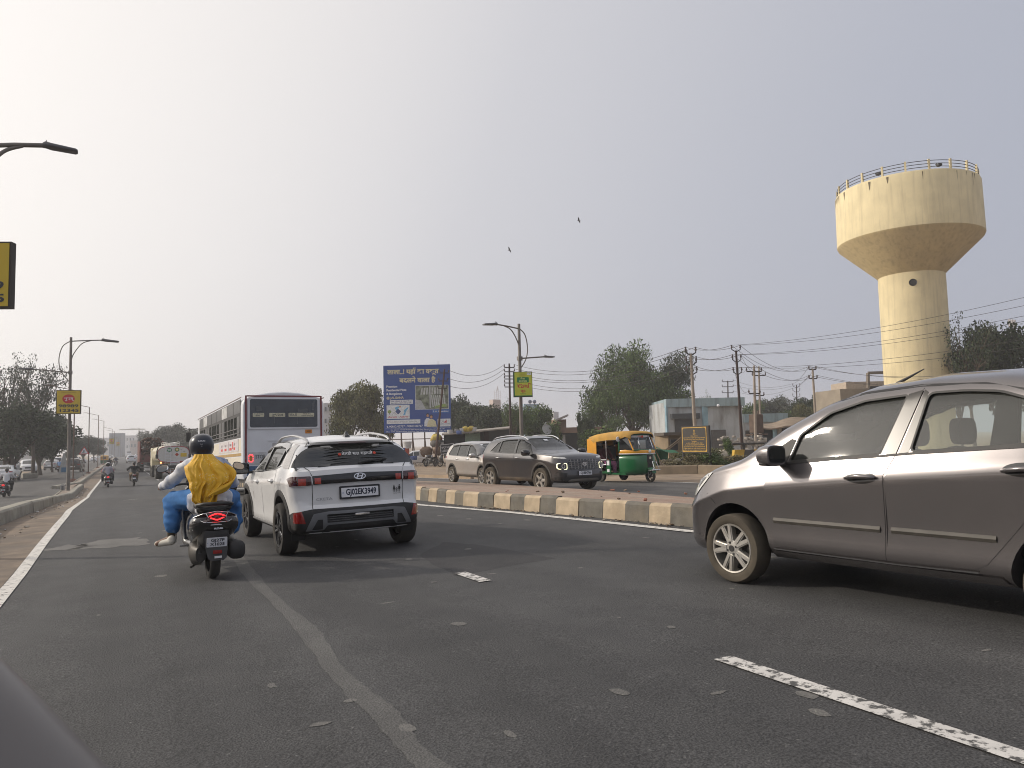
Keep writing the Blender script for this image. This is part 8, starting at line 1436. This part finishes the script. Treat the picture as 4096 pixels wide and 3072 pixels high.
def junk(px, py, d, s, k, where, n):
    p = dep(px, py, d); mb = MB(); r = random.Random(n)
    if k == 3: mb.lathe([(0, -s), (s * .6, -s), (s * .6, s), (0, s)], 14)
    elif k == 2: mb.box((0, 0, 0), (s * 2, s * 1.4, s), bev=.04)
    elif k == 1: mb.lathe([(0, -s * .6), (s * .6, -s * .6), (s * .8, s * .6), (s * .7, s * .6), (s * .5, -s * .4), (0, -s * .4)], 12)
    else: mb.ball((0, 0, 0), (s, s * .8, s * .7), 10); mb.v = [(x * r.uniform(.8, 1.25), y * r.uniform(.8, 1.25), z * r.uniform(.8, 1.2)) for x, y, z in mb.v]
    o = mb.build({0: 'bundle', 1: 'tub', 2: 'crate', 3: 'drum', 4: 'bundle', 5: 'sack'}[k], JUNK[k], None, 50); o.location = p; o.rotation_euler.z = r.uniform(0, 3); tag(o, jl[k] + ' ' + where, {0: 'bundle', 1: 'tub', 2: 'crate', 3: 'drum', 4: 'bundle', 5: 'sack'}[k], 'clutter round the shacks')
for n, (x, y, k) in enumerate(((1800, 1728, 1), (1826, 1726, 4), (1850, 1722, 1), (1862, 1716, 0), (1873, 1720, 0), (1884, 1714, 0), (1895, 1718, 1), (1838, 1730, 2))): junk(x, y, 68.8, .34, k, 'on the roof of the tin shack' + (', ' + ['leftmost', '', 'middle', 'left of its kind', 'in the middle of its kind', 'right of its kind', 'rightmost', ''][n] if n in (0, 2, 3, 4, 5, 6) else ''), n)
for n, (x, y, k, s, wh) in enumerate(((1622, 1818, 3, .8, 'standing under the left part of the billboard'), (1705, 1808, 5, .9, 'heaped behind the parked motorcycle'), (1690, 1815, 1, .6, 'left of the parked motorcycle'), (1748, 1772, 4, .9, 'high in the heap right of the leaning pole'), (1755, 1800, 5, .9, 'low in the heap right of the leaning pole'), (1770, 1785, 1, .8, 'in the heap beside the labour court sign'), (1600, 1822, 4, .6, 'by the white SUV under the billboard'), (1650, 1832, 2, .5, 'in front of the white SUV under the billboard'), (1745, 1755, 0, .8, 'on top of the heap right of the leaning pole'), (1760, 1765, 3, .5, 'in the heap right of the leaning pole'), (1630, 1780, 1, .7, 'on a pile under the billboard'), (1610, 1800, 2, .5, 'among the billboard posts'))): junk(x, y, 71, s * .75, k, wh, n + 30)
t = place('brick_house', 'orange brown brick house on the far roofs left of the drooping tree', 'house', 2240, 1790, 110); slab(t, 'wall', 2225, 1678, 2268, 1800, 110, 5, M('brick_brown', (.20, .13, .10), .9, var=.2)); a = dep(2222, 1682, 109.5) - t.location; b = dep(2270, 1662, 109.5) - t.location; mb = MB(); mb.bar(a, b, 6, .2); mb.build('roof', M('roof_pale', (.36, .33, .32), .9), t)
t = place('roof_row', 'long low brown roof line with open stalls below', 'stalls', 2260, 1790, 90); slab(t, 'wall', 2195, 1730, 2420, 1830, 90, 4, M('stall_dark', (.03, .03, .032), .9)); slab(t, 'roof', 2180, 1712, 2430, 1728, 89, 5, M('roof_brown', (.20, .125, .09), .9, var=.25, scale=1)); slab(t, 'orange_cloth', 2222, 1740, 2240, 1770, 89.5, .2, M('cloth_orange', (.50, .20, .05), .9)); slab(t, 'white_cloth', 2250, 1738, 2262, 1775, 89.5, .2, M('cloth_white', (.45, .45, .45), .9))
mb = MB(); q = dep(2186, 1718, 88) ; mb.lathe([(0, 0), (.55, .02), (.62, .12), (.6, .13), (.5, .05), (0, .04)], 18, 0, frame(q, (1, 0, 0), (0, .3, 1))); tag(mb.build('satellite_dish', M('dish_grey', (.4, .4, .4), .5)), 'round grey dish at the left end of the brown roof', 'dish')
q = dep(2197, 1710, 92); rider('person in pale clothes standing on the far brown roof', (q.x, q.y, q.z - .35), rad(200), M('cloth_pale', (.4, .36, .34), .9), M('cloth_pale', (.4, .36, .34), .9), dict(pel=(0, 0, .92), chest=(0, 0, 1.24), neck=(0, 0, 1.42), hd=(0, .02, 1.56), el=(.24, .05, 1.08), ha=(.20, .22, 1.0), kn=(.10, .02, .52), an=(.10, 0, .08), toe=(.11, .16, .05)), None, vox=.03, group='people')
wl = kerb('low_wall', [tuple(dep(2080, 1760, 74).xy), tuple(dep(2260, 1760, 66).xy), tuple(dep(2420, 1760, 58).xy)], .3, 1.0, [M('wall_mud', (.17, .14, .12), .95, var=.25, scale=1)], 4); wl['kind'] = 'thing'; tag(wl, 'low mud coloured wall behind the dark grey SUV and auto rickshaw', 'wall')
# pale blocks behind the trees
def block(nm, label, px0, py0, px1, py1, d, mat, rows=0, cols=0, group='far buildings'):
    t = place(nm, label, 'building', (px0 + px1) / 2, 1800, d, group); slab(t, 'wall', px0, py0, px1, 1845, d, (px1 - px0) * d / FPX * .8, mat); wm = None
    for r in range(rows):
        for c in range(cols):
            x = px0 + (px1 - px0) * (c + .3) / cols; y = py0 + (1800 - py0) * (r + .35) / max(rows, 1); slab(t, 'window', x, y, x + (px1 - px0) * .4 / cols, y + (1800 - py0) * .35 / rows, d - .2, .3, M('far_window', (.10, .12, .14), .4))
    return t
FW = M('far_white', (.55, .55, .56), .8, var=.1, scale=.2); FB = M('far_blue', (.38, .50, .60), .8); FD = M('far_dark', (.13, .15, .20), .8); FP = M('far_pink', (.5, .42, .38), .8)
block('apartment_block', 'pale apartment block peeping out between bus and olive tree', 1294, 1612, 1328, 1740, 150, FW, 4, 2); block('flat_roof_house', 'pale house roof behind the dark trees right of the billboard', 1880, 1622, 1945, 1700, 150, FW, 1, 3); block('flat_roof_house', 'pinkish house with lattice mast behind the dark trees', 1972, 1598, 2008, 1700, 170, FP, 2, 2); block('blue_house', 'pale blue flat roofed house right of the lamp behind the dark SUV', 2095, 1616, 2162, 1700, 140, FB, 1, 3); block('flat_roof_house', 'small grey house above the brick house roof', 2215, 1647, 2240, 1700, 170, FW, 1, 2)
mb = MB(); q = dep(1991, 1598, 168)
for z in np.linspace(0, 1.9, 5): s_ = .5 * (1 if z < 1.5 else .4); [mb.bar((sx * s_, sy * s_, z), (sx * s_, sy * s_, z + .48), .04, .04) for sx in (-1, 1) for sy in (-1, 1)]; [mb.bar((-s_, sy * s_, z), (s_, sy * s_, z + .45), .03, .03) for sy in (-1, 1)]
mb.bar((0, 0, 2.2), (0, 0, 2.9), .08, .08); o = mb.build('lattice_mast', M('mast_pink', (.42, .36, .34), .7)); o.location = q; tag(o, 'small lattice mast on the pinkish far house', 'mast')
for px, d in ((2120, 140), (2138, 140)): mb = MB(); q = dep(px, 1611, d); mb.ball((0, 0, .2), .35); mb.tube([(0, 0, -.4), (0, 0, .2)], .08, 6); o = mb.build('roof_dish', FD, None, 60); o.location = q; tag(o, ('left' if px < 2130 else 'right') + ' one of two dark dishes on the pale blue house', 'dish')
for px0, py0, px1, d, m, r_, c_, lb in ((437, 1733, 487, 420, FD, 2, 3, 'dark slab building over the far end of the road'), (490, 1742, 540, 520, FW, 2, 4, 'hazy pale building right of the dark slab building'), (545, 1738, 598, 560, FW, 3, 4, 'hazy building frame below the tower crane'), (520, 1762, 560, 430, FP, 1, 3, 'low hazy building at the end of the road'), (556, 1766, 612, 460, FW, 1, 4, 'low hazy building behind the log truck'), (395, 1752, 440, 460, FW, 1, 3, 'low hazy building left of the dark slab building'), (60, 1640, 120, 160, FW, 1, 3, 'pale building seen through the dark left trees')): block('far_building', lb, px0, py0, px1, 1800, d, m, r_, c_)
q = dep(556, 1740, 560); mb = MB(); mb.bar((0, 0, -5), (0, 0, 5.2), .8, .8); mb.bar((-3, 0, 4.2), (-16 * .8, 0, 4.0), .7, .7); mb.bar((0, 0, 4.2), (4, 0, 4.2), .8, .8); mb.bar((0, 0, 5.2), (-9, 0, 4.2), .25, .25); mb.bar((-4, 0, 4.2), (0, 0, 4.2), .7, .7); o = mb.build('tower_crane', M('crane', (.3, .27, .2), .7)); o.location = q; tag(o, 'hazy tower crane on the far skyline', 'crane')
t = place('brown_building', 'plain brown concrete building left of the water tower base', 'building', 3450, 1760, 84); slab(t, 'wall', 3360, 1556, 3545, 1800, 84, 6, M('brown_concrete', (.30, .255, .20), .9, var=.15, scale=.6)); slab(t, 'upper_wall', 3384, 1528, 3545, 1556, 86, 4, M('tan_concrete', (.42, .35, .28), .9)); mb = MB(); a, b, c = (dep(x, y, 83) - t.location for x, y in ((3472, 1550), (3472, 1492), (3540, 1490))); mb.bar(a, b, .22, .3); mb.bar(b, c, .22, .3); mb.build('frame', M('frame_brown', (.20, .17, .14), .9), t); slab(t, 'dark_base', 3480, 1545, 3545, 1575, 83.5, .3, DARKIN)
mb = MB(); q = dep(4064, 1500, 160); top = dep(4064, 1285, 160).z - q.z
for z in np.linspace(0, top - 1.2, 9): s_ = .6 - .3 * z / top; [mb.bar((sx * s_, sy * s_, z), (sx * s_ * .95, sy * s_ * .95, z + top / 8), .1, .1) for sx in (-1, 1) for sy in (-1, 1)]; [mb.bar((-s_, sy * s_, z), (s_, sy * s_, z + top / 8), .07, .07) for sy in (-1, 1)]
[mb.box((x, 0, top - .3), (.35, .3, 1.6)) for x in (-.9, 0, .9)]; o = mb.build('telecom_tower', M('telecom_grey', (.42, .40, .40), .7)); o.location = (q.x, q.y, q.z); tag(o, 'slim lattice telecom tower at the right edge above the trees', 'tower')
# signs at the far kerb
q = at(1784, 1866); D_ = (q - CC).dot(CF); t = thing('court_sign', 'white framed black sign reading LABOUR COURT on a thin post', 'sign', q, rad(-8)); z0, z1 = dep(1784, 1815, D_).z - q.z, dep(1784, 1776, D_).z - q.z; wd = 58 * D_ / FPX; T = frame((wd * .12, -.03, (z0 + z1) / 2), (1, 0, -.0), (-.06, 0, 1)); T = frame((wd * .12, -.03, (z0 + z1) / 2), (1, 0, .09), (-.09, 0, 1)); hh = z1 - z0; mb = MB(); mb.prism([(-wd / 2, -hh / 2), (wd / 2, -hh / 2), (wd / 2, hh / 2), (-wd / 2, hh / 2)], 0, .02, T, 0); mb.prism([(-wd * .47, -hh * .44), (wd * .47, -hh * .44), (wd * .47, hh * .44), (-wd * .47, hh * .44)], .02, .024, T, 1); T2 = T @ Matrix.Translation((0, 0, .03)); put_text(mb, 'મજૂર અદાલત', 0, hh * .17, hh * .32, T2, 0, bold=.03, w=wd * .84); put_text(mb, 'LABOUR COURT', 0, -hh * .18, hh * .30, T2, 0, bold=.03, w=wd * .84); mb.build('panel', [M('sign_offwhite', (.5, .5, .5), .7), M('sign_black', (.02, .02, .022), .7)], t); mb = MB(); mb.tube([(0, 0, -.1), (-.05, 0, z1)], .025, 8); mb.build('post', STEEL, t)
ql, qr = at(2735, 1879), at(2842, 1880); D_ = (ql - CC).dot(CF); rzN = math.atan2(qr.y - ql.y, qr.x - ql.x); t = thing('notice_board', 'black official notice board with gold lettering on two posts', 'notice board', ql, rzN); W_n = (qr - ql).length; z0, z1 = dep(2735, 1812, D_).z - ql.z, dep(2735, 1706, D_).z - ql.z; hh = z1 - z0; ww = W_n * 1.02; cx = W_n / 2
mb = MB(); mb.box((cx, .02, (z0 + z1) / 2), (ww, .12, hh), bev=.01); mb.build('frame', M('frame_darkwood', (.03, .022, .018), .6), t); mb = MB(); T = frame((cx - .03, -.045, (z0 + z1) / 2), (1, 0, 0), (0, 0, 1)); mb.prism([(-ww * .46, -hh * .46), (ww * .44, -hh * .46), (ww * .44, hh * .46), (-ww * .46, hh * .46)], 0, .006, T, 0); mb.prism(rrect(-ww * .435, -hh * .43, ww * .415, hh * .43, hh * .07), .006, .010, T, 1); T2 = T @ Matrix.Translation((0, 0, .012))
mb.prism(ell(0, hh * .34, .04, .03, 12), 0, .001, T2, 0); mb.prism([(-.02, hh * .24), (.02, hh * .24), (.03, hh * .33), (-.03, hh * .33)], 0, .001, T2, 0); mb.prism(rrect(-.09, hh * .19, .09, hh * .22, .005), 0, .001, T2, 0)
for i, (tx, k) in enumerate((('ભારત સરકાર', .26), ('શ્રમ અને રોજગાર મંત્રાલય ગુજરાત રાજ્ય અમદાવાદ', .80), ('શ્રમ કચેરી અને મજૂર અદાલત ભવનનું નિર્માણ કાર્ય', .74), ('ખાતમુહૂર્ત', .18), ('માનનીય મંત્રીશ્રી ના વરદ હસ્તે', .60), ('તથા માનનીય ધારાસભ્યશ્રી ની ઉપસ્થિતિમાં', .72), ('શ્રમ અને રોજગાર વિભાગ ગુજરાત સરકાર ગાંધીનગર', .78), ('જિલ્લા પંચાયત તથા તાલુકા પંચાયત અમદાવાદ', .80), ('તારીખ અને સ્થળ અમદાવાદ ગુજરાત રાજ્ય', .80))): put_text(mb, tx, -.02, hh * (.13 - .066 * i), hh * .05, T2, 0, bold=.02, w=ww * k)
mb.build('panel', [M('gold_paint', (.50, .30, .045), .5), M('board_dark', (.028, .024, .020), .5)], t)
for x in (0, W_n): mb = MB(); mb.bar((x, .02, -.2), (x, .02, z1), .09, .09); mb.build('post', BLK, t)
# yellow and black barrier, pipe rail, green tent, rubble
a, b = at(2925, 1868), at(3120, 1862); t = thing('crash_barrier', 'yellow and black concrete barrier with pipe rail behind the hatchback nose', 'barrier', a, math.atan2(b.y - a.y, b.x - a.x)); Lb = (b - a).length * 1.4; hb = dep(2925, 1800, (a - CC).dot(CF)).z - a.z; YB = M('barrier_yellow', (.52, .32, .03), .8, var=.2, scale=3, dirt=.4); mb = MB(); n = 7
for k in range(n): x0, x1 = Lb * k / n, Lb * (k + 1) / n; mb.prism([(x0 - .0, 0), (x1, 0), (x1 + .18, hb), (x0 + .18, hb)], -.2, .2, frame((0, 0, 0), (1, 0, 0), (0, 0, 1)), k % 2)
mb.build('block', [YB, M('barrier_grey', (.085, .08, .072), .85, var=.2)], t); zr = dep(2940, 1776, (a - CC).dot(CF)).z - a.z; mb = MB(); mb.tube([(.1, 0, zr), (Lb, 0, zr)], .06, 10); mb.build('pipe_rail', M('pipe_dark', (.05, .045, .04), .7), t, 40)
for x in (.75, 2.4): mb = MB(); mb.tube([(x, 0, hb - .05), (x, 0, zr)], .08, 8); mb.build('bracket', BLK, t)
GT = M('tarp_green', (.02, .13, .06), .8, var=.2, scale=2, bump=.4, bscale=5); q = dep(2650, 1865, 41); t = thing('green_tent', 'small green tarpaulin tent propped on sticks right of the auto rickshaw', 'tent', (q.x, q.y, gz(q.x, q.y)), rad(-10)); mb = MB(); mb.grid([[(-.75 + 1.1 * u + .05 * math.sin(9 * u), .1 * math.sin(u * 12) + .3 * v, 1.15 * (1 - v) - .1 * u) for u in np.linspace(0, 1, 14)] for v in np.linspace(0, 1, 5)]); mb.grid([[(-.9 + 1.6 * u, -.1 - .5 * v, 1.32 - .35 * u - .15 * v + .05 * math.sin(u * 8)) for u in np.linspace(0, 1, 10)] for v in np.linspace(0, 1, 4)]); mb.build('sheet', GT, t, 60); mb = MB()
for p0, p1 in (((-.7, -.3, 0), (-.5, -.1, 1.2)), ((-.45, -.5, 0), (-.6, 0, 1.25)), ((.3, .3, .9), (2.2, .3, 2.1)), ((.1, .2, .9), (1.9, .4, 2.0)), ((-.2, -.6, 0), (-.4, 0, 1.1))): mb.tube([p0, p1], .03, 6)
mb.build('sticks', M('stick', (.20, .15, .10), .9), t)
t = place('ruined_hut', 'brown half built hut behind the notice board weeds', 'hut', 2690, 1860, 50); slab(t, 'wall', 2672, 1738, 2740, 1880, 50, 2.5, M('mud_wall', (.22, .17, .11), .95, var=.25, scale=1)); slab(t, 'opening', 2684, 1758, 2712, 1800, 49.8, .2, DARKIN); slab(t, 'slab', 2655, 1730, 2745, 1740, 49.4, 3.2, M('slab_dark', (.10, .085, .07), .9))
RUB_ = M('rubble_pale', (.40, .36, .31), .95, var=.3, scale=3); mb = MB()
for _ in range(420):
    k = rng.random()
    if k < .45: px, py, d = rng.uniform(1640, 1830), rng.uniform(1838, 1862), None
    elif k < .7: px, py, d = rng.uniform(2640, 2720), rng.uniform(1815, 1885), 1
    else: px, py, d = rng.uniform(2880, 3060), rng.uniform(1770, 1790), 2
    p = at(px, py) if d is None else dep(px, py, 41 if d == 1 else 48); s_ = rng.uniform(.06, .28); zz = gz(p.x, p.y) + (rng.uniform(0, .5) if d else 0) + (max(0, dep(px, py, 48).z - gz(p.x, p.y)) * .95 if d == 2 else 0); mb.box((p.x, p.y, zz), (s_, s_ * rng.uniform(.6, 1.3), s_ * rng.uniform(.4, .9)), T=None, bev=s_ * .15, rz=rng.uniform(0, 3))
tag(mb.build('rubble', RUB_), 'pale broken stones and rubble strewn on the dirt', 'rubble', kind='stuff')
mb = MB(); p = dep(2960, 1800, 49); rows = [[(p.x - 4 + 12 * u, p.y + 1.6 * v - .8 - 5 * u, gz(p.x, p.y) + (.95 + .35 * math.sin(u * 11)) * math.sin(math.pi * (.08 + .84 * v)) * math.sin(math.pi * min(1, .1 + u)) + .06 * math.sin(u * 60 + v * 20)) for u in np.linspace(0, .9, 40)] for v in np.linspace(0, 1, 9)]; mb.grid(rows); o = mb.build('earth_bank', RUB_, None, 180); tag(o, kind='structure')
# front wing edge of the car the photograph was taken from
mb = MB(); a, b = dep(-40, 2770, .60), dep(300, 3120, .60); d_ = (b - a).normalized(); pn = (b - a).cross(CF).normalized(); pn = -pn if pn.dot(CU) > 0 else pn; R0 = .11
mb.tube([a + pn * R0 - d_ * .3, a + pn * R0, b + pn * R0, b + pn * R0 + d_ * .3], R0, 48); o = mb.build('mirror_edge', M('own_car_trim', (.15, .135, .125), .45, coat=.2, var=.05), None, 60); tag(o, 'blurred dark car trim crossing the bottom left corner', 'car trim')
# ------------------------------------------------------------------ air
hz = bpy.data.materials.new('haze'); hz.use_nodes = True; t = hz.node_tree; t.nodes.clear()
o = t.nodes.new('ShaderNodeOutputMaterial'); v = t.nodes.new('ShaderNodeVolumePrincipled'); v.inputs['Color'].default_value = (.93, .94, .97, 1); v.inputs['Density'].default_value = .0009; v.inputs['Anisotropy'].default_value = .3
t.links.new(v.outputs[0], o.inputs['Volume'])
tag(MB().box((0, 1080, 15.5), (1500, 2300, 34)).build('haze', hz), kind='stuff')
